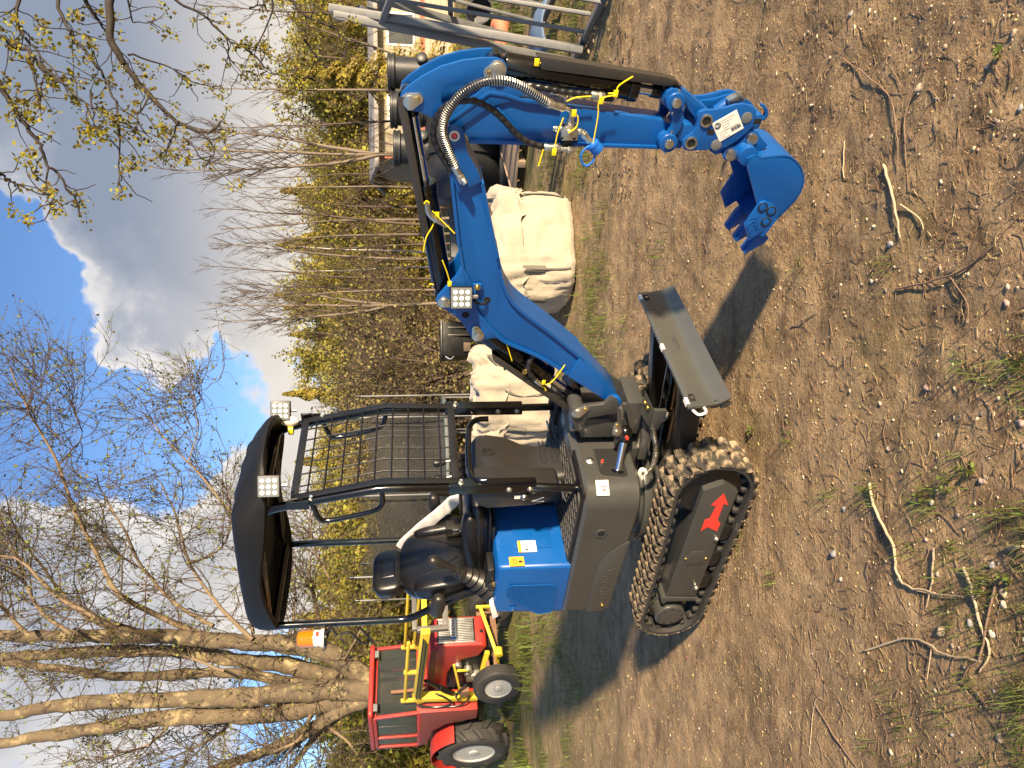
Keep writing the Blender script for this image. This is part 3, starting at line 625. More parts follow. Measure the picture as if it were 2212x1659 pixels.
# --- boom
BY = .068
def boom():
    L3 = c3; near = EX.ty(c4, [(1148, 1150), (1140, 1118), (890, 945), (700, 832), (480, 735), (390, 655), (300, 545), (237, 385), (203, 250), (180, 110)], -BY)
    near += EX.ty(c3, [(375, 985), (350, 760), (335, 560), (322, 470), (330, 432), (355, 420), (385, 432), (402, 470), (418, 545), (470, 640), (490, 700), (530, 900), (575, 1110)], -BY)
    near += EX.ty(c4, [(432, 185), (455, 320), (505, 445), (590, 540), (780, 682), (1000, 860), (1120, 985), (1212, 1085), (1220, 1120), (1195, 1150), (1170, 1158)], -BY)
    bm_ = part(MB().prism(near, -BY, BY), 'boom', BLUE, bevel=.004)
    # overhanging flange strips
    up_ = EX.ty(c4, [(890, 945), (700, 832), (480, 735), (390, 655), (300, 545), (237, 385), (203, 250), (180, 110)], -BY) + EX.ty(c3, [(375, 985), (350, 760), (340, 650)], -BY)
    lo_ = EX.ty(c3, [(490, 700), (530, 900), (575, 1110)], -BY) + EX.ty(c4, [(432, 185), (455, 320), (505, 445), (590, 540), (780, 682), (985, 850)], -BY)
    for nm, pl in (('top_flange', up_), ('bottom_flange', lo_)):
        pl = [Vector((p[0], 0, p[1])) for p in pl]; pl = catmull(pl, 4); vs = []; n = len(pl)
        for i, p in enumerate(pl):
            d = (pl[min(i+1, n-1)] - pl[max(i-1, 0)]).normalized(); q = Vector((-d.z, 0, d.x))
            vs += [(p + q * .006) + Vector((0, s, 0)) for s in (-BY - .011, BY + .011)] + [(p - q * .006) + Vector((0, s, 0)) for s in (BY + .011, -BY - .011)]
        MB().add(vs, [(4*k + a, 4*k + b, 4*(k+1) + b, 4*(k+1) + a) for k in range(n-1) for a, b in ((0,1),(1,2),(2,3),(3,0))] + [(0,1,2,3), (4*n-4, 4*n-3, 4*n-2, 4*n-1)]).build(nm, BLUE, bm_, 0, angle=30)
    # end castings, proud of the web
    for s in (-1, 1):
        f1 = EX.ty(c3, [(345, 660), (330, 540), (322, 470), (330, 432), (355, 420), (385, 432), (402, 470), (418, 545), (470, 640), (487, 690), (370, 745)], -BY)
        MB().prism(f1, s * (BY - .002), s * (BY + .016)).build('end_casting', BLUE, bm_, .006)
        f2 = EX.ty(c4, [(1148, 1150), (1140, 1118), (890, 960), (960, 835), (1000, 860), (1120, 985), (1212, 1085), (1220, 1120), (1195, 1150), (1170, 1158)], -BY)
        MB().prism(f2, s * (BY - .002), s * (BY + .012)).build('foot_casting', BLUE, bm_, .006)
    a = EX.Y(c3(355, 468), -BY - .016); MB().lathe((a.x, -BY - .014, a.z), (0, -1, 0), [(.036, 0), (.036, .006), (.030, .010)], 24).build('pivot_boss', BLUE, bm_, .002)
    pb = MB().lathe((a.x, -BY - .022, a.z), (0, -1, 0), [(.019, 0), (.019, .006), (.012, .006), (.011, .0)], 20).build('pivot_bush', ZINC, bm_); MB().cyl((a.x, -BY - .022, a.z), (a.x, -BY - .0245, a.z), .009, n=14).build('red_plug', REDP, pb)
    a = EX.Y(c4(1182, 1125), -BY - .012); MB().lathe((a.x, -BY - .008, a.z), (0, -1, 0), [(.040, 0), (.040, .022), (.036, .026)], 26).build('foot_boss', BLUE, bm_, .002)
    pb = MB().lathe((a.x, -BY - .034, a.z), (0, -1, 0), [(.020, 0), (.020, .006), (.013, .006), (.012, .0)], 20).build('foot_bush', ZINC, bm_); MB().cyl((a.x, -BY - .034, a.z), (a.x, -BY - .0365, a.z), .010, n=14).build('red_plug', REDP, pb)
    w = EX.ty(c4, [(1050, 850), (1075, 850), (1145, 920), (1120, 930)], -BY)
    # lug plates over the bend
    lp = EX.ty(c4, [(250, 330), (205, 255), (190, 262), (160, 315), (85, 395), (38, 450), (28, 480), (45, 510), (85, 530), (150, 570), (200, 620), (235, 672), (258, 715), (285, 738), (315, 742), (350, 728), (400, 716), (450, 722), (490, 738), (395, 655), (300, 540)], -BY - .01)
    for s in (-1, 1): MB().prism(lp, s * (BY - .012), s * (BY + .010)).build('lug_plate', BLUE, bm_, .003)
    a = EX.Y(c4(80, 480), -.08); b = EX.Y(c4(122, 490), -.08); pin_plate(a, b, -.079, .026, .016, bm_)
    a = EX.Y(c4(302, 700), -.08); b = EX.Y(c4(288, 655), -.08); pin_plate(a, b, -.079, .027, .017, bm_)
    a = EX.Y(c4(222, 565), -.079); MB().lathe((a.x, -.0775, a.z), (0, -1, 0), [(.016, 0), (.016, .0012)], 18).build('lug_hole', DARK, bm_)
    a = EX.Y(c4(362, 468), -.07); MB().cyl((a.x, -.066, a.z), (a.x, -.0692, a.z), .015, n=18).build('cable_hole', DARK, bm_)
    MB().tube(EX.py(c4, [(362, 472), (340, 492), (300, 488), (275, 470)], [-.068, -.085, -.09, -.10]), .006, 8, 5).build('lamp_cable', HOSE, bm_)
    br = EX.ty(c4, [(270, 360), (328, 358), (330, 398), (290, 400), (300, 480), (275, 482)], -.08)
    MB().prism(br, -.084, -.074).build('lamp_bracket', BLUE, bm_, .002); a = EX.Y(c4(298, 383), -.084); bolt(a, (0, -1, 0), .009, .008, BRASS, bm_)
    return bm_
BOOM = boom()
def work_lamp(name, c, facing, size=.052, parent=EXC, lit=True, m=None):
    f = Vector(facing).normalized(); u = Vector((0, 0, 1)); x = u.cross(f).normalized(); u = f.cross(x); R = Matrix((x, u, f)).transposed(); c = Vector(c)
    b = MB().obox(c - f * .018, (size, size, .014), R).obox(c - f * .036, (size * .8, size * .8, .008), R).build(name, BLACKM, parent, .006)
    for k in range(5): MB().obox(c - f * .048 + x * (k - 2) * size * .36, (.003, size * .7, .008), R).build('cooling_fin', BLACKM, b)
    MB().obox(c - f * .002, (size * .93, size * .93, .004), R).build('lens', LENS, b, .003)
    for i in range(3):
        for j in range(3): 
            if (i, j) != (1, 1) or True: MB().lathe(c + f * .0015 + x * (i - 1) * size * .55 + u * (j - 1) * size * .55, f, [(size * .2, 0), (size * .17, .003), (size * .07, .0045)], 10).build('diode', LED if lit else LENS, b)
    if lit:
        for k in range(9): MB().obox(c + f * .0022 + u * (k - 4) * size * .21, (size * .9, .0008, .0006), R).build('lens_rib', LENS, b)
    MB().tube([c - f * .03 - u * size * 1.0, c - f * .03 - u * size * 1.55], .008, 8).build('stem', ZINC, b)
    return b
q = EX.Y(c4(195, 455), -.135); work_lamp('boom_lamp', q, (.35, -.93, -.06), .045, EXC, lit=True)
# --- cylinders of boom and arm
def hyd(name, p0, p1, rb, rr, frac, parent=EXC, y=0):
    p0 = Vector((p0[0], y, p0[-1])); p1 = Vector((p1[0], y, p1[-1])); k = p0.lerp(p1, frac); d = (p1 - p0).normalized()
    c = MB().cyl(p0 + d * .03, k, rb, n=24).cyl(k - d * .03, k + d * .004, rb * 1.10, n=24).build(name, BLACK, parent, .003)
    MB().cyl(k, p1, rr, n=20).build('rod', CHROME, c)
    MB().cyl(p0 - Vector((0, .035, 0)), p0 + Vector((0, .035, 0)), rb * .85, n=20).build('base_eye', BLACK, c, .003)
    MB().cyl(p1 - Vector((0, .03, 0)), p1 + Vector((0, .03, 0)), rb * .85, n=20).cyl(p1 - d * .07, p1 - d * .01, rr * 1.25, n=16).build('rod_eye', BLACK, c, .003)
    return c
pA0 = EX.Y(c4(80, 480), 0); pA1 = EX.Y(b1(690, 735), 0)
pA0.x -= .03; 
ac = hyd('arm_cylinder', EX.Y(b2(1075, 1140), -.08), EX.Y(b1(668, 735), -.063), .042, .019, .60)
g0 = EX.Y(b1(580, 690), -.05); g1 = EX.Y(b2(935, 688), -.05); MB().beam((g0.x, -.03, g0.z), (g1.x, -.03, g1.z), .075, .006).beam((g0.x, -.066, g0.z - .012), (g1.x, -.066, g1.z - .012), .005, .028).build('rod_guard', GUARD, ac, .002)
bc = hyd('boom_cylinder', EX.Y(c4(302, 700), -.08), EX.Y(b4(700, 445), -.126), .050, .023, .70)
g0 = EX.Y(b3(940, 700), -.05); g1 = EX.Y(b3(1770, 1270), -.05); MB().beam((g0.x, -.03, g0.z), (g1.x, -.03, g1.z), .085, .006).beam((g0.x, -.072, g0.z - .012), (g1.x, -.072, g1.z - .012), .005, .026).build('rod_guard', GUARD, bc, .002)
kc = hyd('bucket_cylinder', EX.Y(b1(1305, 505), -.063), EX.Y(b5(355, 225), -.09), .044, .019, .80)
gp = EX.ty(c3, [(757, 85), (772, 150), (1395, 232), (1440, 218), (1432, 205), (1380, 188)], -.05)
MB().prism(EX.ty(c3, [(757, 85), (1380, 190), (1438, 207), (1436, 215), (1375, 200), (757, 95)], 0), -.05, .05).prism(gp, -.056, -.051).build('rod_guard', GUARD, kc, .002)
# --- dipper arm
AY = .052
def arm():
    body = EX.ty(c3, [(332, 398), (522, 262), (600, 272), (690, 300), (1365, 398), (1455, 442), (1472, 488), (1450, 538), (1385, 525), (430, 497), (400, 455)], -AY)
    a = part(MB().prism(body, -AY, AY), 'dipper_arm', BLUE, bevel=.004)
    for nm, ln in (('front_flange', [(332, 398), (522, 262), (600, 272), (690, 300), (860, 322)]), ('rear_flange', [(425, 497), (900, 510), (1380, 526)])):
        pl = [Vector((p[0], 0, p[1])) for p in EX.ty(c3, ln, -AY)]; vs = []; n = len(pl)
        for i, p in enumerate(pl):
            d = (pl[min(i+1, n-1)] - pl[max(i-1, 0)]).normalized(); q = Vector((-d.z, 0, d.x))
            vs += [(p + q * .006) + Vector((0, s, 0)) for s in (-AY - .012, AY + .012)] + [(p - q * .006) + Vector((0, s, 0)) for s in (AY + .012, -AY - .012)]
        MB().add(vs, [(4*k + i_, 4*k + j_, 4*(k+1) + j_, 4*(k+1) + i_) for k in range(n-1) for i_, j_ in ((0,1),(1,2),(2,3),(3,0))] + [(0,1,2,3), (4*n-4, 4*n-3, 4*n-2, 4*n-1)]).build(nm, BLUE, a, .002)
    horn = EX.ty(b1, [(598, 715), (612, 672), (660, 625), (760, 555), (900, 482), (1050, 440), (1200, 421), (1300, 420), (1350, 440), (1378, 480), (1378, 540), (1352, 582), (1300, 600), (1240, 600), (1160, 610), (1050, 612), (960, 630), (905, 670), (895, 740), (930, 800), (960, 850), (915, 870), (830, 855), (740, 815), (660, 802), (620, 785), (600, 750)], -.062)
    horn2 = EX.ty(b1, [(930, 800), (1000, 770), (1150, 690), (1240, 610), (1352, 582), (1420, 640), (1500, 690), (1400, 740), (1250, 780), (1000, 960), (940, 870)], -.062)
    MB().prism(EX.ty(b1, [(880, 640), (960, 600), (1180, 590), (1180, 690), (1000, 790), (920, 800), (880, 720)], -.062), -.012, .012).build('slot_blocker', BLUE, a, .003)  # added plate blocking the see-through slot so it reads dark inside
    for s in (-1, 1): 
        MB().prism(horn, s * .062, s * .046).build('horn_plate', BLUE, a, .003)
        MB().prism(horn2, s * .0605, s * .046).build('horn_root', BLUE, a, .003)
    p = EX.Y(b1(668, 735), -.063); b = EX.Y(b1(725, 715), -.063); pin_plate(p, b, -.062, .030, .020, a)
    p = EX.Y(b1(1305, 505), -.063); b = EX.Y(b1(1248, 527), -.063); pin_plate(p, b, -.062, .031, .020, a)
    MB().cyl((p.x, -.05, p.z), (p.x, .05, p.z), .02).build('horn_pin', GREY, a)
    MB().prism(EX.ty(b1, [(1280, 395), (1330, 395), (1325, 425), (1278, 425)], -.05), -.04, .04).build('horn_stop', BLACKM, a, .003)
    d0 = EX.Y(c3(560, 330), -AY); d1 = EX.Y(c3(680, 470), -AY); MB().beam((d0.x, -AY - .002, d0.z), (d1.x, -AY - .002, d1.z), .006, .008).build('weld_seam', BLUE, a, .002)
    e = EX.Y(b5(445, 495), -.07); MB().cyl((e.x, -.075, e.z), (e.x, .075, e.z), .034, n=22).build('tip_boss', BLUE, a, .004)
    l0 = EX.Y(b5(290, 580), -.09)
    MB().cyl((l0.x, -.083, l0.z), (l0.x, .083, l0.z), .035, n=22).build('link_boss', BLUE, a, .004)
    return a
ARM = arm()
def linkage():
    lk = EX.ty(b5, [(258, 190), (280, 140), (330, 105), (385, 130), (402, 190), (402, 240), (425, 300), (432, 370), (412, 440), (360, 520), (345, 570), (335, 610), (295, 632), (240, 622), (203, 585), (205, 540), (240, 505), (285, 495), (315, 440), (325, 380), (310, 310), (275, 250)], -.09)
    for s in (-1, 1):
        l = MB().prism(lk, s * .088, s * .070).build('side_link', BLUE, EXC, .005)
        for p, r in (((355, 225), .020), ((290, 580), .020)):
            q = EX.Y(b5(*p), -.09); MB().lathe((q.x, s * .086, q.z), (0, s, 0), [(.034, 0), (.034, .010), (.03, .013)], 22).build('link_hub', BLUE, l, .001)
            MB().cyl((q.x, s * .098, q.z), (q.x, s * .108, q.z), r * .85, n=18).build('pin', ZINC, l, .002)
            MB().cyl((q.x - .042, s * .09, q.z + .004), (q.x + .042, s * .09, q.z - .004), .005, n=8).build('lock_bolt', ZINC, l)
    hl = EX.ty(b5, [(330, 110), (400, 95), (470, 145), (560, 225), (650, 310), (640, 400), (590, 410), (530, 370), (470, 300), (430, 215), (390, 170)], -.04)
    h = MB().prism(hl, -.045, .045).build('bucket_link', BLUE, EXC, .006)
    q = EX.Y(b5(355, 225), -.09); MB().cyl((q.x, -.07, q.z), (q.x, .07, q.z), .036, n=22).build('link_hub', BLUE, h, .004)
    q = EX.Y(b5(622, 388), -.083); MB().cyl((q.x, -.075, q.z), (q.x, .075, q.z), .03, n=22).build('link_hub', BLUE, h, .004)
linkage()
def coupler():
    o_ = EX.ty(b5, [(545, 345), (565, 315), (610, 298), (700, 295), (790, 278), (880, 252), (950, 243), (1000, 255), (1035, 275), (1060, 300), (1062, 370), (1030, 440), (960, 510), (880, 570), (800, 620), (745, 640), (690, 635), (640, 645), (540, 652), (470, 655), (430, 645), (411, 610), (418, 560), (455, 525), (500, 500), (530, 460), (545, 400)], -.085)
    cpl = MB().prism(o_, -.083, -.066).prism(o_, .066, .083).build('quick_coupler', BLUE, EXC, .003)
    inn = EX.ty(b5, [(655, 655), (690, 632), (880, 560), (1020, 440), (1062, 340), (1108, 330), (1112, 380), (1085, 450), (1010, 480), (930, 555), (820, 620), (765, 672), (700, 688)], -.06)
    MB().prism(inn, -.06, .06).build('coupler_body', BLUE, cpl, .004)
    hk = EX.ty(b5, [(1098, 255), (1108, 242), (1140, 258), (1165, 300), (1166, 340), (1145, 375), (1112, 392), (1108, 372), (1130, 350), (1138, 320), (1125, 285), (1108, 275)], -.03)
    MB().prism(hk, -.03, -.01).build('lifting_hook', BLUE, cpl, .004)
    far_ = EX.ty(b5, [(560, 205), (680, 190), (780, 160), (870, 137), (900, 150), (1000, 215), (1040, 260), (900, 260), (700, 300), (600, 290)], .06)
    MB().prism(far_, .05, .062).build('coupler_ear', BLUE, cpl, .003)
    r = EX.py(b5, [(700, 310), (890, 180)], 0); MB().cyl(r[0], r[1], .022, n=18).build('latch_rod', BLUE, cpl, .003)
    s0 = EX.py(b5, [(810, 235), (890, 195)], -.03); MB().beam(s0[0], s0[1], .035, .035, (0, 1, 0)).build('latch_nut', ZINC, cpl, .003)
    s1 = EX.py(b5, [(905, 210), (925, 135)], -.02); MB().beam(s1[0], s1[1], .035, .025, (0, 1, 0)).build('latch_block', ZINC, cpl, .002)
    for p in ((622, 388), (487, 583)):
        q = EX.Y(b5(*p), -.084); pb = MB().lathe((q.x, -.083, q.z), (0, -1, 0), [(.023, 0), (.023, .006), (.016, .006), (.015, .001)], 22).build('bush', ZINC, cpl); MB().cyl((q.x, -.083, q.z), (q.x, -.086, q.z), .015, n=16).build('bush_bore', DARK, cpl)
    for p in ((975, 363), (708, 600)):
        q = EX.Y(b5(*p), -.084); MB().cyl((q.x, -.08, q.z), (q.x, -.0855, q.z), .020, n=20).build('pin_end', GALV, cpl, .001)
    for p in ((660, 485), (1068, 395)):
        q = EX.Y(b5(*p), -.084); MB().box(q.x - .010, q.x + .010, -.0842, -.0828, q.z - .013, q.z + .013).build('square_hole', DARK, cpl)
    # white type label with maker's mark, text rows and bar code
    cs = [EX.Y(b5(*p), -.0855) for p in ((672, 416), (888, 293), (948, 452), (738, 574))]
    lb = MB().prism([(c.x, c.z) for c in cs], -.0835, -.0855).build('type_label', WHITE, cpl)
    O_ = cs[0]; ux = (cs[1] - cs[0]); uy = (cs[3] - cs[0])
    P = lambda s, t: O_ + ux * s + uy * t
    def rect(s0, s1, t0, t1, m, nm):
        pts = [P(s0, t0), P(s1, t0), P(s1, t1), P(s0, t1)]; return MB().prism([(p.x, p.z) for p in pts], -.0854, -.0861).build(nm, m, lb)
    for k, (s0, s1, t) in enumerate([(.30, .86, .10), (.30, .72, .22), (.30, .62, .34), (.30, .55, .46), (.10, .48, .58), (.30, .86, .58), (.10, .4, .70), (.08, .30, .80), (.08, .45, .90)]): rect(s0, s1, t, t + .035, INKG, 'print_line')
    rs = random.Random(5); s = .56
    while s < .93:
        w = rs.choice((.006, .010, .016)); rect(s, s + w, .66, .84, INK, 'bar'); s += w + rs.choice((.006, .010, .014))
    c = P(.16, .22); rg = []
    for k in range(25): t = 2*math.pi*k/24; rg.append(c + ux.normalized() * .0105 * math.cos(t) + uy.normalized() * .0105 * math.sin(t) + Vector((0, -.0006, 0)))
    MB().tube(rg, .0013, 5).build('mark_ring', INK, lb)
    MB().tube([c + ux.normalized() * a + uy.normalized() * b + Vector((0, -.0006, 0)) for a, b in ((-.007, .005), (0, -.008), (.007, .005), (-.007, .005))], .0011, 5).build('mark_triangle', INK, lb)
coupler()
BW = .135
def bucket():
    sh = EX.ty(b5, [(972, 762), (985, 722), (1030, 695), (1065, 690), (1110, 712), (1200, 700), (1300, 692), (1360, 705), (1410, 738), (1450, 790), (1475, 860), (1476, 930), (1450, 1010), (1400, 1085), (1330, 1160), (1250, 1240), (1120, 1375)], -BW)
    lip = EX.ty(b5, [(1080, 1350), (1065, 1120), (1040, 1030), (1000, 870)], -BW)
    bk = None
    side = sh + lip
    bk = MB().prism(side, -BW, -BW + .008).build('bucket', BLUE, EXC, .0015)
    MB().prism(side, BW - .008, BW).build('side_plate', BLUE, bk, .0015)
    arc = [Vector((p[0], 0, p[1])) for p in sh]; cen = sum(arc, Vector()) / len(arc); vs = []; n = len(arc)
    for i, p in enumerate(arc):
        d = (arc[min(i+1, n-1)] - arc[max(i-1, 0)]).normalized(); q = Vector((-d.z, 0, d.x)); q = q if q.dot(cen - p) > 0 else -q; pi = p + q * .008
        vs += [(p.x, -BW, p.z), (p.x, BW, p.z), (pi.x, BW, pi.z), (pi.x, -BW, pi.z)]
    MB().add(vs, [(4*k + a, 4*k + b, 4*(k+1) + b, 4*(k+1) + a) for k in range(n-1) for a, b in ((0,1),(1,2),(2,3),(3,0))] + [(0,1,2,3), (4*n-4, 4*n-3, 4*n-2, 4*n-1)]).build('shell', BLUE, bk, 0, angle=40)
    t0 = EX.Y(b5(990, 700), -.12); MB().cyl((t0.x, -BW + .012, t0.z), (t0.x, BW - .012, t0.z), .036, n=22).build('torque_tube', BLUE, bk, .004)
    ear = EX.ty(b5, [(765, 690), (785, 645), (830, 622), (880, 610), (935, 555), (980, 500), (1030, 478), (1075, 492), (1105, 540), (1160, 602), (1100, 650), (1000, 690), (935, 690), (895, 725), (850, 745), (800, 742), (772, 722)], -.075)
    for s in (-1, 1):
        e = MB().prism(ear, s * .075, s * .060).build('ear', BLUE, bk, .003)
        for p in ((1012, 542), (830, 680)): q = EX.Y(b5(*p), -.075); MB().cyl((q.x, s * .06, q.z), (q.x, s * .090, q.z), .021, n=20).build('pin', ZINC, e, .002)
    for p in ((1012, 542), (830, 680)): q = EX.Y(b5(*p), -.075); MB().cyl((q.x, -.06, q.z), (q.x, .06, q.z), .017, n=16).build('cross_pin', GREY, bk)
    cut = EX.ty(b5, [(1062, 1112), (1085, 1085), (1130, 1075), (1185, 1100), (1235, 1140), (1238, 1175), (1205, 1255), (1110, 1340), (985, 1420), (943, 1285)], -BW)
    inset = EX.ty(b5, [(1010, 1250), (1040, 1215), (1065, 1330), (1000, 1385), (965, 1290)], -BW)
    for s in (-1, 1):
        cu = MB().prism(cut, s * BW, s * (BW + .014)).build('side_cutter', BLUE, bk, .004)
        for p in ((1112, 1142), (1188, 1173), (1140, 1268)):
            q = EX.Y(b5(*p), -BW - .014); MB().lathe((q.x, s * (BW + .0135), q.z), (0, s, 0), [(.021, 0), (.021, .001), (.014, .0012), (.0135, .004), (.010, .0045)], 18).build('bolt', BLUE, cu); MB().tube([Vector((q.x + .0165 * math.cos(t), s * (BW + .0146), q.z + .0175 * math.sin(t))) for t in np.linspace(0, 2*math.pi, 19)], .003, 6).build('bolt_recess', DARK, cu)
        MB().tube([(p[0], s * (BW + .014), p[1]) for p in inset + inset[:1]], .003, 5).build('cast_edge', BLUE, cu)
        if s < 0:
            a = EX.Y(b5(1030, 1225), -BW); b = EX.Y(b5(1060, 1310), -BW); d = (b - a); m_ = a.lerp(b, .5)
            place_text('lettering', 'WEIH', .026, BLUE, cu, (m_.x, -BW - .0145, m_.z), -d, (d.z, 0, -d.x), .002, .0006)
        for p in ((900, 865), (975, 905), (928, 985)): 
            q = EX.Y(b5(*p), BW); MB().cyl((q.x + .1, s * (BW - .008), q.z), (q.x + .1, s * (BW - .02), q.z), .010, n=6).build('nut', BLUE, bk)
    lp = EX.ty(b5, [(1120, 1375), (1250, 1240), (1238, 1225), (1080, 1350)], -BW)
    MB().prism(lp, -BW - .002, BW + .002).build('cutting_edge', BLUE, bk, .003)
    tb = EX.Y(b5(1100, 1375), -.1); tp_ = EX.Y(b5(936, 1520), -.1)
    for y in (-.1, 0, .1):
        a = Vector((tb.x, y, tb.z)); c = Vector((tp_.x, y, tp_.z)); d = (c - a).normalized(); n_ = Vector((-d.z, 0, d.x)); yy = Vector((0, 1, 0)); vs = []
        for s_, w, h in ((-.12, .030, .020), (.12, .030, .022), (.32, .027, .021), (1.0, .024, .0045)):
            o_ = a.lerp(c, s_); vs += [o_ - yy * w - n_ * h, o_ + yy * w - n_ * h, o_ + yy * w + n_ * h, o_ - yy * w + n_ * h]
        t = MB().add(vs, [(4*k + i, 4*k + (i+1) % 4, 4*(k+1) + (i+1) % 4, 4*(k+1) + i) for k in range(3) for i in range(4)] + [(0,1,2,3), (12,13,14,15)]).build('tooth', BLUE, bk, .002)
        MB().beam(a.lerp(c, .3) - n_ * .019 , a.lerp(c, .92) - n_ * .0085, .016, .007, n_).build('tooth_rib', BLUE, t, .002)
    q = EX.Y(b5(1225, 1240), -BW - .01); r = EX.Y(b5(1105, 1395), -BW - .01); MB().beam((q.x, -BW - .004, q.z), (r.x, -BW - .004, r.z), .02, .014).build('wear_strip', BLUE, bk, .003)
bucket()
# --- hoses, valve and yellow ties on the arm
spring_hose('spring_hose', EX.py(b1, [(1000, 1215), (950, 1100), (915, 980), (925, 860), (985, 750), (1090, 650), (1230, 590), (1370, 590), (1500, 640), (1600, 705), (1670, 750)], [-.085, -.09, -.10, -.11, -.125, -.135, -.14, -.135, -.125, -.115, -.105]), .0145, .0085)
MB().cyl(EX.Y(b1(1665, 745), -.105), EX.Y(b1(1790, 785), -.10), .014, n=16).cyl(EX.Y(b1(1660, 742), -.105), EX.Y(b1(1700, 756), -.103), .0165, n=6).tube(EX.py(b1, [(1790, 785), (1825, 795), (1840, 830)], [-.10, -.10, -.10]), .008, 10, 4).build('hose_fitting', ZINC, EXC, .001)
MB().cyl(EX.Y(b1(985, 1200), -.085), EX.Y(b1(1045, 1290), -.088), .015, n=16).cyl(EX.Y(b1(1030, 1275), -.09), EX.Y(b1(1062, 1320), -.095), .017, n=6).cyl(EX.Y(b1(1055, 1305), -.10), EX.Y(b1(1078, 1335), -.108), .013, n=12).build('hose_fitting', ZINC, EXC, .001)
knurl_hose('arm_hose', EX.py(b1, [(970, 1240), (900, 1130), (845, 1010), (850, 890), (920, 780), (1030, 735), (1150, 735), (1270, 800), (1370, 890), (1450, 980), (1540, 1035), (1645, 1068)], [-.075, -.075, -.075, -.08, -.095, -.11, -.115, -.112, -.105, -.10, -.095, -.09]), .0115)
knurl_hose('cylinder_hose', EX.py(b1, [(1370, 580), (1480, 610), (1650, 640), (1800, 668), (1985, 685)], [-.02, -.05, -.06, -.06, -.055]), .011)
def fitting(p0, p1, y, r=.013): 
    a = EX.Y(b1(*p0), y); b = EX.Y(b1(*p1), y); return MB().cyl(a, b, r, n=14).cyl(a.lerp(b, .55), a.lerp(b, .95), r * 1.25, n=6).build('hose_fitting', ZINC, EXC, .001)
fitting((1985, 685), (2085, 700), -.055); fitting((1645, 1065), (1765, 1075), -.09); fitting((1690, 670), (1760, 690), -.03, .009)
MB().tube(EX.py(b1, [(1760, 690), (1795, 705), (1800, 740)], -.03), .006, 8, 3).build('steel_pipe', ZINC, EXC)
MB().cyl(EX.Y(b1(2085, 700), -.05), EX.Y(b1(2140, 705), -.04), .016, n=12).build('banjo', BLACK, EXC, .002)
def valve():
    b = EX.ty(b1, [(1765, 905), (1885, 905), (1885, 1010), (1765, 1010)], -.09)
    v = MB().prism(b, -.105, -.06).build('shut_off_valve', ZINC, EXC, .003); q = EX.Y(b1(1825, 957), -.105)
    MB().lathe((q.x, -.105, q.z), (0, -1, 0), [(.019, 0), (.019, .003), (.011, .004), (.009, .012), (.004, .013)], 18).build('valve_cap', ZINC, v)
    for dx, dz in ((-.023, .022), (.023, .022), (.023, -.022), (-.023, -.022)): bolt((q.x + dx, -.105, q.z + dz), (0, -1, 0), .004, .004, BLACKM, v)
    for p0, p1, r in (((1835, 905), (1838, 830), .013), ((1765, 935), (1710, 930), .011), ((1885, 950), (1930, 960), .012), ((1920, 955), (1960, 1010), .014), ((1945, 990), (1990, 1040), .012)):
        a = EX.Y(b1(*p0), -.088); c = EX.Y(b1(*p1), -.088); MB().cyl(a, c, r * .8, n=12).cyl(a.lerp(c, .2), a.lerp(c, .7), r, n=6).build('valve_nut', ZINC, v, .001)
    MB().prism(EX.ty(b1, [(1790, 1020), (1850, 1020), (1850, 1050), (1800, 1060), (1780, 1110), (1765, 1110), (1770, 1040)], -.08), -.085, -.06).build('valve_bracket', BLACKM, v, .002)
    a = EX.Y(b1(1765, 1078), -.088); c = EX.Y(b1(1870, 1085), -.088); MB().cyl(a, c, .010, n=10).cyl(a.lerp(c, .45), a.lerp(c, .8), .014, n=6).build('valve_port', ZINC, v, .001)
    a = EX.Y(b1(1985, 1035), -.088); c = EX.Y(b1(2040, 1095), -.088); MB().cyl(a, c, .024, n=20).cyl(a.lerp(c, .1), a.lerp(c, .3), .026, n=20).build('dust_cap', BLUEP, v, .003)
    MB().tube(EX.py(b1, [(2000, 1040), (1950, 1075), (1915, 1120), (1920, 1180), (1955, 1203), (2000, 1170), (2015, 1110)], [-.09, -.095, -.10, -.10, -.10, -.098, -.09]), .0042, 8, 6).build('cap_strap', BLUEP, v)
valve()
def tie(tail, tagp, y, loop=None, c=b1):
    t = MB().tube(EX.py(c, tail, y), .0026, 5, 5).build('cable_tie', YTIE, EXC)
    if tagp:
        q = EX.Y(c(*tagp), (y if not hasattr(y, '__len__') else y[0]) - .004); MB().box(q.x - .012, q.x + .012, q.y - .002, q.y + .002, q.z - .008, q.z + .008).build('tie_tag', YTIE, t, .001)
    return t
tie([(2160, 690), (2050, 725), (2035, 850), (2000, 1045)], (2060, 730), -.10); tie([(1720, 1100), (1740, 980), (1785, 855)], (1718, 1105), -.115)
tie([(1640, 1085), (1605, 1205)], None, -.10); tie([(1860, 820), (1890, 850), (1880, 920), (1822, 965)], (1862, 822), -.12); tie([(1810, 735), (1880, 708), (1985, 700)], None, -.08); tie([(2110, 680), (2165, 670), (2190, 620), (2290, 555)], (2165, 680), -.07); tie([(1580, 450), (1618, 458)], (1592, 452), -.06)
tie([(965, 500), (955, 530), (1010, 590), (1000, 650), (960, 720), (940, 815)], (1030, 575), -.07, c=b2); tie([(1000, 550), (1070, 620), (1145, 695)], None, -.08, c=b2); tie([(945, 500), (962, 483), (980, 495)], None, -.07, c=b2); tie([(1065, 872), (1095, 950), (1115, 1020)], (1112, 1025), -.085, c=b2); tie([(980, 1025), (1008, 1030)], None, -.06, c=b2)
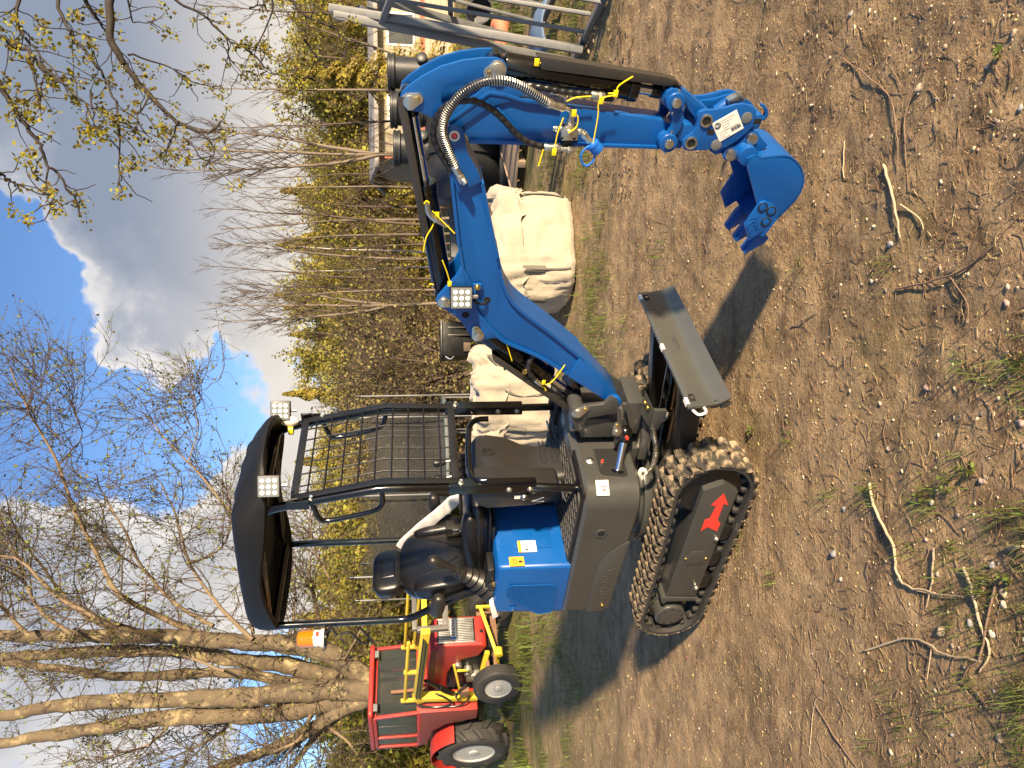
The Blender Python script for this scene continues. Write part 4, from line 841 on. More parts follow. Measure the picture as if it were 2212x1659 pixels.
tie([(1480, 990), (1540, 1005), (1620, 940), (1725, 795)], (1495, 985), -.085, c=b3); tie([(1078, 530), (1110, 620), (1150, 750)], None, -.07, c=b3); tie([(1475, 1040), (1500, 1035), (1520, 1075)], None, -.08, c=b3); tie([(695, 570), (742, 540)], None, -.06, c=b3)
f_ = MB().tube(EX.py(b2, [(965, 500), (970, 545), (990, 580), (1030, 610)], -.07), .012, 8, 4).build('hose_elbow', ZINC, EXC); MB().cyl(EX.Y(b2(1030, 605), -.07), EX.Y(b2(1085, 640), -.05), .013, n=12).build('nut', ZINC, f_)
knurl_hose('boom_hose', EX.py(b3, [(1390, 680), (1345, 750), (1325, 830), (1345, 890), (1390, 945)], [-.05, -.06, -.07, -.075, -.075]), .013)
f_ = MB().cyl(EX.Y(b3(1395, 950), -.075), EX.Y(b3(1470, 1010), -.075), .012, n=14).build('hose_fitting', ZINC, EXC, .001); q = EX.Y(b3(1285, 858), -.08); MB().cyl(q, q + Vector((0, -.012, 0)), .012, n=8).build('banjo_bolt', BRASS, f_)
# --- roll bar posts, canopy, front guard
def cab():
    r = .021
    for s in (-1, 1):
        y = s * .275; foot = .31 if s < 0 else .275
        p = MB().tube([(.352, s * foot, .835), (.348, s * (foot * .4 + .275 * .6), 1.03), (.345, y, 1.09)], r * .92, 14).box(.320, .372, y - .026, y + .026, 1.03, 1.44).tube([(.345, y, 1.42), (.347, y, 1.70), (.345, y, 1.76), (.335, y, 1.81), (.255, y, 2.16), (.232, y, 2.24), (.20, y, 2.30)], r, 14).build('front_post', BLACK, EXC, .003)
        MB().box(.325, .385, s * foot - .035, s * foot + .035, .83, .842).build('post_foot', BLACK, p, .002)
        for z in (1.06, 1.16): bolt((.346, y - .026, z), (0, -1, 0), .010, .010, ZINC, p)
        for z in (1.385, 2.07): bolt((.365 if z < 2 else .285, y, z), (1, -.2, 0), .009, .03, ZINC, p)
        rear = [(-.725, y, 2.36), (-.726, y, 1.70), (-.722, y, 1.645), (-.70, y, 1.60), (-.60, y, 1.47), (-.52, y, 1.34), (-.46, y, 1.20)] if s < 0 else [(-.725, y, 2.36), (-.726, y, 1.60), (-.72, y, 1.20)]
        MB().tube(rear, r * .95, 14).build('rear_post', BLACK, EXC)
    MB().tube([(.20, -.275, 2.31), (.1, -.275, 2.335), (-.70, -.275, 2.385)], r, 10).tube([(.20, .275, 2.31), (.1, .275, 2.335), (-.70, .275, 2.385)], r, 10).tube([(.18, -.275, 2.31), (.18, .275, 2.31)], r, 10).tube([(-.72, -.275, 2.36), (-.72, .275, 2.36)], r, 10).build('roof_rail', BLACK, EXC)
    # grab handles
    MB().tube(EX.py(c1, [(570, 725), (590, 770), (615, 815), (660, 830), (800, 805), (930, 775), (975, 750), (990, 715), (985, 650)], -.285), .0125, 10, 5).build('grab_handle', BLACK, EXC)
    MB().tube([Vector((v.x, .285, v.z)) for v in EX.py(c1, [(575, 740), (600, 790), (660, 830), (930, 775), (985, 715), (985, 660)], -.285)], .0125, 10, 5).build('grab_handle', BLACK, EXC)
    # guard: flat frame bent at the knee, round bars
    K = [(.362, 1.395), (.372, 1.742), (.272, 2.165)]
    gx = lambda z: float(np.interp(z, [k[1] for k in K], [k[0] for k in K])) + .012
    g = MB()
    for s in (-1, 1):
        for a, b in ((K[0], K[1]), (K[1], K[2])): g.beam((a[0] + .012, s * .262, a[1]), (b[0] + .012, s * .262, b[1]), .034, .006, (1, 0, 0))
    for z in (1.41, 2.15): g.beam((gx(z), -.245, z), (gx(z), .245, z), .006, .036, (0, 0, 1))
    G = g.build('front_guard', BLACKM, EXC, .0015)
    for z in np.linspace(1.475, 2.09, 9): MB().cyl((gx(z) + .004, -.25, z), (gx(z) + .004, .25, z), .0042, n=8).build('guard_bar', BLACKM, G)
    for y in np.linspace(-.195, .195, 6): MB().tube([(gx(1.41) - .004, y, 1.41), (gx(1.742) - .004, y, 1.742), (gx(2.15) - .004, y, 2.15)], .0042, 8).build('guard_bar', BLACKM, G)
    # canopy
    x0, x1, hw = -.87, .41, .352; rings = []; N = 64
    zr = lambda x: 2.262 + (.40 - x) * .062
    def ring(ins, f, ex=3.1):
        out = []
        for k in range(N):
            t = 2 * math.pi * k / N; c, s_ = math.cos(t), math.sin(t)
            x = (x0 + x1) / 2 + (x1 - x0) / 2 * (1 - ins / .63) * math.copysign(abs(c) ** (2 / ex), c); y = hw * (1 - ins / hw) * math.copysign(abs(s_) ** (2 / ex), s_)
            out.append((x, y, f(x, y, c, s_)))
        return out
    arch = lambda x, y, c, s_: .055 * math.exp(-((x + .28) / .33) ** 2) * (abs(s_) ** 2) + .035 * math.exp(-(y / .22) ** 2) * max(0, c) ** 2
    drop = lambda x: -.075 * float(np.clip((x - .14) / .16, 0, 1)) ** 1.2 * 1.0
    top = lambda x, h: zr(x) + h + drop(x) * min(1, h / .13)
    R_ = [ring(.20, lambda x, y, c, s_: zr(x) + .085), ring(.06, lambda x, y, c, s_: zr(x) + .08), ring(.03, lambda x, y, c, s_: zr(x) + arch(x, y, c, s_) + .004), ring(.010, lambda x, y, c, s_: zr(x) + arch(x, y, c, s_) - .006),
          ring(-.006, lambda x, y, c, s_: zr(x) + arch(x, y, c, s_) + .004), ring(-.008, lambda x, y, c, s_: top(x, .06 + arch(x, y, c, s_) * .6)), ring(-.002, lambda x, y, c, s_: top(x, .105 + arch(x, y, c, s_) * .2)), ring(.012, lambda x, y, c, s_: top(x, .138)), ring(.035, lambda x, y, c, s_: top(x, .158)), ring(.07, lambda x, y, c, s_: top(x, .166)), ring(.085, lambda x, y, c, s_: top(x, .168)), ring(.105, lambda x, y, c, s_: top(x, .182)), ring(.22, lambda x, y, c, s_: top(x, .188)), ring(.30, lambda x, y, c, s_: top(x, .189))]
    vs = [p for l in R_ for p in l]
    fs = [(k*N + i, k*N + (i+1) % N, (k+1)*N + (i+1) % N, (k+1)*N + i) for k in range(len(R_)-1) for i in range(N)] + [tuple(range(N))[::-1], tuple(range((len(R_)-1)*N, len(R_)*N))]
    MB().add(vs, fs).build('canopy', CANOPY, EXC, 0, angle=50)
    q = EX.Y(c1(312, 628), -.28); work_lamp('roof_lamp', q, (.62, -.78, -.02), .050)
    q = EX.Y(c1(382, 178), .28); work_lamp('roof_lamp', q, (.62, -.78, -.02), .050)
    for s in (-1, 1):
        MB().tube([(.28, s * .285, 2.10), (.31, s * .29, 2.13), (.30, s * .29, 2.17)], .006, 8).box(.25, .30, s * .30 - .004, s * .30 + .004, 2.08, 2.18).build('lamp_bracket', BLACKM, EXC)
    # foam wrap scraps and a yellow tie at the far lamp
    q = EX.Y(c1(440, 240), .27); w = MB().ball(q, .035, 10, sc=(1, .6, 1.3)).ball(q + Vector((.01, 0, .04)), .025, 8, sc=(1.3, .5, 1)).build('foam_scrap', FOAM, EXC, 0)
    q = EX.Y(c1(447, 290), .26); MB().cyl(q - Vector((0, 0, .012)), q + Vector((0, 0, .012)), .026, n=14).build('yellow_strap', YTIE, EXC)
    # beacon on the near rear post
    q = EX.Y(c1(660, 1525), -.33); base = Vector((q.x, -.33, q.z))
    bk = MB().box(q.x - .05, q.x + .05, -.375, -.285, q.z + .004, q.z + .010).beam((-.725, -.29, q.z - .02), (q.x, -.33, q.z + .005), .02, .02).build('beacon_bracket', BLACKM, EXC, .002)
    b = MB().lathe(base, (0, 0, 1), [(.047, .012), (.050, .014), (.050, .028), (.047, .032), (.047, .030)], 28).lathe(base, (0, 0, 1), [(.044, .030), (.044, .068), (.042, .072)], 28).build('beacon', BLACKM, EXC, .001)
    b.data.materials.clear(); b.data.materials.append(BEACONB)
    MB().lathe(base, (0, 0, 1), [(.048, .0), (.048, .014), (.044, .03)], 24).build('rubber_foot', BLACKM, b)
    MB().lathe(base, (0, 0, 1), [(.046, .07), (.046, .078), (.043, .082), (.043, .135), (.038, .150), (.026, .158), (.01, .16)], 30).build('orange_dome', BEACON, b)
    for k in range(14): t = 2*math.pi*k/14; MB().cyl(base + Vector((.0415*math.cos(t), .0415*math.sin(t), .082)), base + Vector((.0415*math.cos(t), .0415*math.sin(t), .134)), .0022, n=6).build('dome_rib', BEACON, b)
    MB().box(q.x - .004, q.x + .018, -.334, -.326, q.z + .09, q.z + .135).cyl(base + Vector((0, 0, .075)), base + Vector((0, 0, .10)), .018, n=12).build('reflector', CHROME, b)
    MB().box(q.x + .043, q.x + .0455, -.345, -.318, q.z + .040, q.z + .056).build('beacon_label', REDS, b)
    MB().tube(EX.py(c1, [(650, 1500), (690, 1470), (720, 1505), (800, 1495), (860, 1550), (925, 1558), (900, 1510), (850, 1460)], -.33), .006, 8, 5).build('beacon_cable', HOSE, EXC)
cab()
# --- console, levers, seat
def bellows(name, p0, p1, r0, r1, n=5, parent=EXC, knob=None):
    p0 = Vector(p0); p1 = Vector(p1); L_ = (p1 - p0).length; pr = []
    for k in range(n * 2 + 1):
        s = k / (n * 2); r = r0 + (r1 - r0) * s; pr.append((r * (1 if k % 2 == 0 else .70), L_ * s))
    b = MB().lathe(p0, p1 - p0, pr, 18).build(name, PLAST, parent, 0, angle=60)
    return b
def console():
    zt, zb = 1.30, .85
    lv = []
    for z, x1_, w, ox in ((zb, .235, .115, -.01), (.95, .225, .130, .0), (1.04, .205, .150, .02), (1.12, .225, .163, .04), (1.22, .232, .168, .05), (1.27, .222, .165, .055), (1.298, .195, .145, .058), (1.305, .15, .11, .058)):
        lv.append([(x, y + ox, z) for x, y in rrect(.03, x1_, -w, w, (.045, .045, .03, .03), 5)])
    n = len(lv[0]); vs = [p for l in lv for p in l]
    fs = [(k*n + i, k*n + (i+1) % n, (k+1)*n + (i+1) % n, (k+1)*n + i) for k in range(len(lv)-1) for i in range(n)] + [tuple(range(n))[::-1], tuple(range((len(lv)-1)*n, len(lv)*n))]
    c = MB().add(vs, fs).build('front_console', PLAST, EXC, 0, angle=40)
    q = EX.X(c2(108, 420), .232); pts = [Vector((.2335, q.y + .030 * math.cos(t), q.z + .030 * math.sin(t))) for t in np.linspace(0, 2*math.pi, 29)]
    MB().tube(pts, .003, 6).build('mark_ring', PLAST, c)
    MB().tube([Vector((.2335, q.y + a, q.z + b)) for a, b in ((-.022, -.016), (0, .026), (.022, -.016), (-.022, -.016))], .0028, 6).tube([Vector((.2335, q.y + a, q.z + b)) for a, b in ((-.008, -.014), (.003, .008), (.012, -.012))], .0024, 6).build('mark_triangle', PLAST, c)
    for a, b in (((415, 345), (460, 488)), ((478, 345), (520, 490))):
        u = EX.X(c2(*a), .226); v = EX.X(c2(*b), .226); pts = []
        xs = lambda z: float(np.interp(z, [.85, .95, 1.04, 1.12, 1.22], [.235, .225, .205, .225, .232])) + .001
        MB().tube([Vector((xs(z), yy, z)) for yy, z in ((.14, u.z + .012), (v.y + .01, u.z + .012), (v.y, u.z), (v.y + .01, u.z - .012), (.14, u.z - .012))], .0028, 6).build('pressed_groove', PLAST, c)
    # near control box with key switch
    kb = MB().prism(EX.ty(c2, [(20, 660), (30, 600), (520, 600), (540, 640), (450, 700), (380, 715), (100, 735), (45, 715)], -.26), -.285, -.16).build('control_box', PLAST, c, .012)
    q = EX.Y(c2(322, 688), -.288); sw = MB().lathe((q.x, -.286, q.z), (0, -1, 0), [(.020, 0), (.020, .006), (.014, .010), (.012, .016)], 20).build('key_switch', ZINC, c)
    MB().box(q.x - .010, q.x + .014, -.318, -.300, q.z - .03, q.z - .002).build('key', BLACKM, sw, .003); MB().tube(EX.py(c2, [(345, 700), (375, 712), (440, 690)], -.31), .003, 6, 3).tube(EX.py(c2, [(350, 705), (385, 715), (440, 714)], -.305), .0025, 6, 3).build('key_blade', ZINC, sw)
    q = EX.Y(c2(282, 690), -.2865); MB().box(q.x - .012, q.x + .012, -.2872, -.2855, q.z - .014, q.z + .014).build('white_sticker', WHITE, c)
    MB().tube(EX.py(c2, [(100, 590), (40, 590), (5, 560), (-8, 500), (-8, 330), (5, 260), (45, 230), (110, 225)], [-.27, -.26, -.2, -.1, .1, .2, .245, .25]), .015, 10, 4).build('console_hoop', BLACK, EXC)
    for k, y in enumerate((-.06, .0, .06, .115)):
        b = bellows('travel_lever', (.10, y + .05, 1.30), (.08, y + .05, 1.385), .034, .020, 4)
        if k in (0, 1, 3): MB().cyl((.08, y + .05, 1.38), (.06, y + .05, 1.44), .007).build('lever_rod', ZINC, b); MB().lathe((.06, y + .05, 1.43), (-.15, 0, 1), [(.010, 0), (.016, .015), (.022, .045), (.022, .06), (.012, .07)], 14).build('knob', PLAST, b)
    # pedals on the deck
    for y in (-.235, .20):
        p = MB().beam((.30, y, .90), (.20, y, .86), .05, .010).build('pedal', ZINC, EXC, .003); MB().cyl((.24, y, .845), (.25, y, .885), .008).build('pedal_stem', ZINC, p)
    MB().prism(rrect(.26, .42, .22, .40, (.04, .03, .01, .01)), .842, .862, axis='z').build('foot_rest', MATR, EXC, .006)
    for t in np.linspace(.24, .38, 5): MB().beam((.27, t, .864), (.41, t, .864), .005, .004).build('foot_rest_rib', MATR, EXC)
console()
def cushion(name, c, half, R, m, parent, puff=.25, ex=4, n=(18, 12)):
    vs = []; nu, nv = n
    for j in range(nv + 1):
        ph = -math.pi/2 + math.pi * j / nv
        for i in range(nu):
            t = 2*math.pi*i/nu; sg = lambda v, e: math.copysign(abs(v) ** e, v); e = 2 / ex
            x = sg(math.cos(ph), e * 1.2) * sg(math.cos(t), e); y = sg(math.cos(ph), e * 1.2) * sg(math.sin(t), e); z = sg(math.sin(ph), e * 1.6)
            vs.append(Vector(c) + R @ Vector((x * half[0], y * half[1], z * half[2])))
    fs = [(j*nu + i, j*nu + (i+1) % nu, (j+1)*nu + (i+1) % nu, (j+1)*nu + i) for j in range(nv) for i in range(nu)]
    return MB().add(vs, fs).build(name, m, parent, 0, angle=80)
def seat():
    y = -.015; Ry = lambda d: Matrix.Rotation(math.radians(d), 3, 'Y')
    s = cushion('seat', (-.22, y, 1.262), (.30, .215, .075), Ry(-4), VINYL, EXC, n=(28, 14))
    cushion('seat_bolster', (-.22, y - .165, 1.30), (.26, .05, .055), Ry(-5), VINYL, s); cushion('seat_bolster', (-.22, y + .165, 1.30), (.26, .05, .055), Ry(-5), VINYL, s)
    MB().tube([(.075, y - .2, 1.225), (.085, y, 1.225), (.075, y + .2, 1.225)], .006, 6).tube([(.075, y - .2, 1.225), (-.45, y - .248, 1.205)], .006, 6).build('piping', VINYL, s)
    b = cushion('backrest', (-.565, y, 1.485), (.065, .225, .205), Ry(-12), VINYL, EXC, n=(28, 16))
    cushion('back_bolster', (-.52, y - .19, 1.44), (.065, .055, .17), Ry(-12), VINYL, b); cushion('back_bolster', (-.52, y + .19, 1.44), (.065, .055, .17), Ry(-12), VINYL, b)
    for s_ in (-1, 1): MB().tube([(-.475, y + s_ * .03, 1.36), (-.495, y + s_ * .10, 1.48), (-.535, y + s_ * .13, 1.60)], .004, 6, 4).build('seam', VINYL, b)
    h = cushion('headrest', (-.63, y - .02, 1.745), (.05, .142, .092), Ry(-10), VINYL, EXC, ex=5, n=(28, 14))
    hc = Vector((-.63, y - .02, 1.745)); fx = Ry(-10) @ Vector((1, 0, 0)); fz = Ry(-10) @ Vector((0, 0, 1)); P = lambda a, c: hc + fx * .048 + Vector((0, a, 0)) + fz * c
    MB().tube([P(-.055, -.035), P(.055, -.035), P(.06, .035), P(-.06, .035), P(-.055, -.035)], .006, 6).build('panel_rim', VINYL, h)
    MB().box(-.64, -.60, y - .08, y - .06, 1.62, 1.68).box(-.64, -.60, y + .04, y + .06, 1.62, 1.68).build('headrest_post', BLACKM, h)
    MB().box(-.50, -.05, y - .2, y + .2, 1.19, 1.215).build('seat_rail', BLACKM, EXC, .004)
    # belt buckle, adjuster, red release
    q = EX.Y(c1(1405, 870), .12); bl = MB().box(q.x - .035, q.x + .035, .08, .15, q.z - .05, q.z + .04).build('belt_buckle', PLAST, EXC, .01); q2 = EX.Y(c1(1425, 895), .07); MB().box(q2.x - .018, q2.x + .018, .068, .074, q2.z - .02, q2.z + .02).box(q2.x - .007, q2.x + .007, .068, .074, q2.z - .05, q2.z - .018).build('buckle_tongue', CHROME, bl, .002)
    q = EX.Y(c1(1390, 1195), -.20); MB().prism([(q.x - .03, q.z - .006), (q.x + .02, q.z - .012), (q.x + .03, q.z + .012), (q.x, q.z + .006), (q.x - .02, q.z + .02)], -.21, -.19).build('red_release', REDP, EXC, .003)
    # right hand joystick on its pod
    jy = -.325; g_ = [EX.Y(c1(*p), jy) for p in ((1640, 1245), (1590, 1195), (1425, 1120), (1290, 1068))]
    pod = MB().prism(EX.ty(c1, [(1610, 1080), (1650, 1075), (1655, 1290), (1600, 1280), (1590, 1200)], jy), jy - .05, jy + .07).build('joystick_pod', BLACKM, EXC, .01)
    j = bellows('joystick', g_[1].lerp(g_[0], .4), g_[2], .074, .028, 6)
    dv = (g_[3] - g_[2]); MB().lathe(g_[2] - dv * .08, dv, [(.012, 0), (.014, dv.length * .3), (.020, dv.length * .6), (.028, dv.length * .95), (.029, dv.length * 1.1), (.02, dv.length * 1.22), (.008, dv.length * 1.26)], 16).build('grip', PLAST, j, 0, angle=60)
    q = Vector((-.30, -.37, 1.205)); MB().cyl(q, q + Vector((0, -.02, 0)), .026, n=20).build('adjust_knob', PLAST, EXC, .003); MB().cyl(q + Vector((.03, -.01, -.005)), q + Vector((.03, -.03, -.005)), .008, n=8).build('bolt', BRASS, EXC)
    # left hand one, seen over the seat
    j = bellows('joystick', (-.42, .30, 1.25), (-.36, .30, 1.38), .07, .03, 5); MB().lathe(Vector((-.36, .30, 1.37)), (.4, 0, .9), [(.014, 0), (.022, .05), (.030, .10), (.022, .14)], 14).build('grip', PLAST, j)
    # arm rests
    a = cushion('arm_rest', (-.545, -.315, 1.48), (.085, .032, .04), Ry(8), PLAST, EXC); MB().beam((-.50, -.315, 1.45), (-.42, -.30, 1.25), .02, .014).build('arm_rest_bracket', BLACKM, a, .002)
    q = EX.Y(c1(1300, 735), .25); cushion('arm_rest', (q.x, .25, q.z), (.085, .032, .035), Ry(-8), PLAST, EXC)
    MB().cyl((-.52, -.30, 1.40), (-.36, -.30, 1.225), .012, n=12).build('gas_strut', BLACK, EXC)
    # foam sheet wrapped round the far post and belt
    f = EX.py(c1, [(1072, 975), (1095, 945), (1200, 850), (1300, 770), (1390, 690), (1470, 672), (1430, 740), (1330, 820), (1310, 840), (1250, 890), (1180, 950), (1160, 1000), (1130, 1015)], .18)
    fm = MB().prism([(p.x, p.z) for p in f], .17, .19).build('foam_wrap', FOAM, EXC, .006); MB().tube(EX.py(c1, [(1180, 935), (1190, 950), (1180, 965)], .16), .012, 6).build('yellow_tape', YTIE, fm)
    MB().tube(EX.py(c1, [(1215, 905), (1300, 850), (1390, 800)], .2), .014, 8).build('belt_strap', BLACKM, EXC)
    MB().prism([(-.535, 1.16), (-.40, 1.196), (-.42, 1.215), (-.56, 1.19)], -.41, -.25).build('foam_sheet', FOAM, EXC, .005)
seat()
# ------------------------------------------------------------------ old red tractor with yellow front loader
TR = Frame(-5.49, 12.80, -42.7)
c6 = crop(740.6, 1261.8, .41726)
TRED = mat('faded red tractor paint', (.30, .022, .016), .5, coat=.1, var=.3, vscale=5, dirt=(.16, .05, .035), dirt_amt=.2, dscale=3)
TREDD = mat('rusty red panel', (.15, .032, .022), .6, var=.3, vscale=6, dirt=(.12, .055, .035), dirt_amt=.3, dscale=5)
TYEL = mat('yellow loader paint', (.60, .45, .03), .5, var=.2, vscale=5, dirt=(.30, .20, .07), dirt_amt=.04, dscale=9)
RUST = mat('rusty steel', (.19, .105, .06), .75, metal=.2, var=.4, vscale=12, dirt=(.30, .22, .14), dirt_amt=.12)
STEELG = mat('weathered grey steel', (.16, .15, .14), .55, metal=.5, var=.25, vscale=8, dirt=(.22, .10, .05), dirt_amt=.12)
ALU = mat('dull aluminium grille', (.42, .41, .38), .42, metal=.8, var=.15, vscale=12)
GLASS = mat('dusty cab glass', (.04, .045, .036), .08, var=.5, vscale=3, spec=.4, alpha=.42)
RIM = mat('grey wheel disc', (.42, .42, .40), .5, metal=.3, var=.25, vscale=6, dirt=(.18, .14, .09), dirt_amt=.18)
T = TR.place(empty('tractor')); tag(T, 'old red cab tractor with yellow front loader arms, number plate and chunky rear tyres', 'tractor')
def tp(mb, nm, m, parent=T, bevel=.006, **k): return mb.build(nm, m, parent, bevel, **k)
def wheel(nm, x, y, r, w, rim, lugs=0, steer=0, disc=None):
    ax = Vector((math.sin(steer) * -1, math.cos(steer), 0)) * (1 if y > 0 else -1); c = Vector((x, y, r))
    prof = [(rim, -w * .45), (rim * 1.06, -w * .48), (r * .86, -w * .52), (r * .95, -w * .44), (r * .985, -w * .30), (r, 0), (r * .985, w * .30), (r * .95, w * .44), (r * .86, w * .52), (rim * 1.06, w * .48), (rim, w * .45)]
    wh = MB().lathe(c, ax, prof, 48, caps=False).build(nm, TYRE, T, 0, angle=45)
    MB().lathe(c, ax, [(rim * 1.02, w * .40), (rim * 1.0, w * .46), (rim * .93, w * .44), (rim * .90, w * .32), (rim * .80, w * .30), (rim * .66, w * .24), (rim * .45, w * .38), (rim * .26, w * .32), (rim * .24, w * .44), (rim * .16, w * .46), (0, w * .46)], 40).build('wheel_disc', disc or RIM, wh, 0, angle=35)
    for k in range(8): t = 2*math.pi*k/8; u = ax.orthogonal().normalized(); b = ax.cross(u); bolt(c + ax * w * .33 + (u * math.cos(t) + b * math.sin(t)) * rim * .33, ax, .016 if r > .5 else .01, .02, STEELG, wh)
    if lugs:
        zz = Vector((0, 0, 1)); xx = ax.cross(zz).normalized()
        for s in (-1, 1):
            for k in range(lugs):
                t = 2*math.pi*(k + (.5 if s > 0 else 0))/lugs; vs = []
                for (u_, dt, dr) in ((.02, 0, 1.0), (.26, .10, .985), (.46, .20, .93)):
                    for (e, hgt) in ((-.060, 0), (-.034, .065), (.034, .065), (.060, 0)):
                        a = t + dt * 1.0 + e / r * 1.0; rr = r * dr + hgt - .006
                        vs.append(c + ax * (s * u_ * w) + (xx * math.cos(a) + zz * math.sin(a)) * rr)
                fs = [(4*i + a, 4*i + a + 1, 4*(i+1) + a + 1, 4*(i+1) + a) for i in range(2) for a in range(3)] + [(0,1,2,3), (8,9,10,11)]
                MB().add(vs, fs).build('tyre_lug', TYRE, wh, .004)
    else:
        for u_ in (-.30, -.1, .1, .30): MB().tube([c + ax * u_ * w + (Vector((0,0,1)) * math.cos(t) + ax.cross(Vector((0,0,1))) * math.sin(t)) * (r * (.995 if abs(u_) > .2 else 1.0)) for t in np.linspace(0, 2*math.pi, 49)], .009, 5).build('tyre_rib', TYRE, wh)
    return wh
RX = -.48
wheel('rear_wheel', RX, -.60, .62, .36, .36, 13); wheel('rear_wheel', RX, .60, .62, .36, .36, 13)
wheel('front_wheel', 1.88, -.66, .37, .19, .20, 0, .22); wheel('front_wheel', 1.88, .66, .37, .19, .20, 0, .22, RUST)
tp(MB().beam((1.88, -.60, .36), (1.88, .60, .36), .10, .09), 'front_axle', RUST); tp(MB().beam((1.95, -.45, .50), (2.1, .30, .56), .09, .05), 'axle_support', RUST)
for s in (-1, 1): tp(MB().cyl((1.88, s * .52, .25), (1.88, s * .52, .62), .045), 'kingpin', RUST)
# engine and gearbox mass
tp(MB().box(-.55, 2.1, -.17, .17, .42, .80).box(.9, 1.9, -.20, .20, .5, 1.05).cyl((RX, -.55, .63), (RX, .55, .63), .14), 'drive_line', BLACKM, bevel=.02)
tp(MB().cyl((1.55, -.28, .78), (1.55, -.20, .78), .07).cyl((1.55, -.33, .80), (1.55, -.28, .80), .045).box(1.25, 1.45, -.30, -.2, .6, .8).cyl((1.75, -.3, .95), (1.75, -.2, .95), .06), 'engine_parts', ALU, bevel=.006)
# hood with rounded front
hp = [(.92, 1.42), (1.6, 1.43), (2.12, 1.40), (2.25, 1.36), (2.32, 1.28), (2.335, 1.15), (2.34, .75), (2.33, .58), (2.27, .52), (1.98, .62), (1.90, .86), (1.66, 1.04), (1.45, 1.10), (.92, 1.10)]
tp(MB().prism(hp, -.245, .245), 'hood', TRED, bevel=.05, seg=4)
tp(MB().prism([(.92, 1.40), (2.15, 1.38), (2.3, 1.27), (2.28, 1.25), (2.1, 1.30), (.92, 1.30)], -.252, .252), 'hood_top', TREDD, bevel=.02)
GF = tp(MB().box(2.338, 2.346, -.20, .20, .70, 1.275), 'grille', BLACKM, bevel=.004)
for y in np.linspace(-.18, .18, 14):
    for z0, z1 in ((.72, .965), (1.0, 1.255)): MB().box(2.344, 2.356, y - .009, y + .009, z0, z1).build('grille_slat', ALU, GF, .004)
MB().box(2.344, 2.359, -.2, .2, .965, 1.0).box(2.344, 2.359, -.205, -.19, .70, 1.275).box(2.344, 2.359, .19, .205, .70, 1.275).build('grille_frame', ALU, GF, .003)
PL = tp(MB().box(2.372, 2.377, -.155, .175, .985, 1.075), 'number_plate', WHITE, bevel=.002)
MB().box(2.3765, 2.3785, -.153, -.118, .988, 1.072).build('blue_band', BLUEP, PL)
place_text('number', 'AHS365', .083, INK, PL, (2.3785, .030, 1.029), (0, 1, 0), (0, 0, 1), .0006, .001)
bolt((2.335, -.02, .60), (1, 0, 0), .02, .01, DARK, T, 'crank_hole')
# bumper bar
tp(MB().beam((2.28, -.34, .40), (2.40, .36, .60), .05, .05).beam((2.38, .36, .42), (2.38, .36, .66), .05, .04).beam((2.28, -.34, .40), (1.95, -.34, .34), .06, .05).cyl((2.3, -.42, .36), (2.3, -.30, .36), .06), 'bumper', TYEL, bevel=.006)
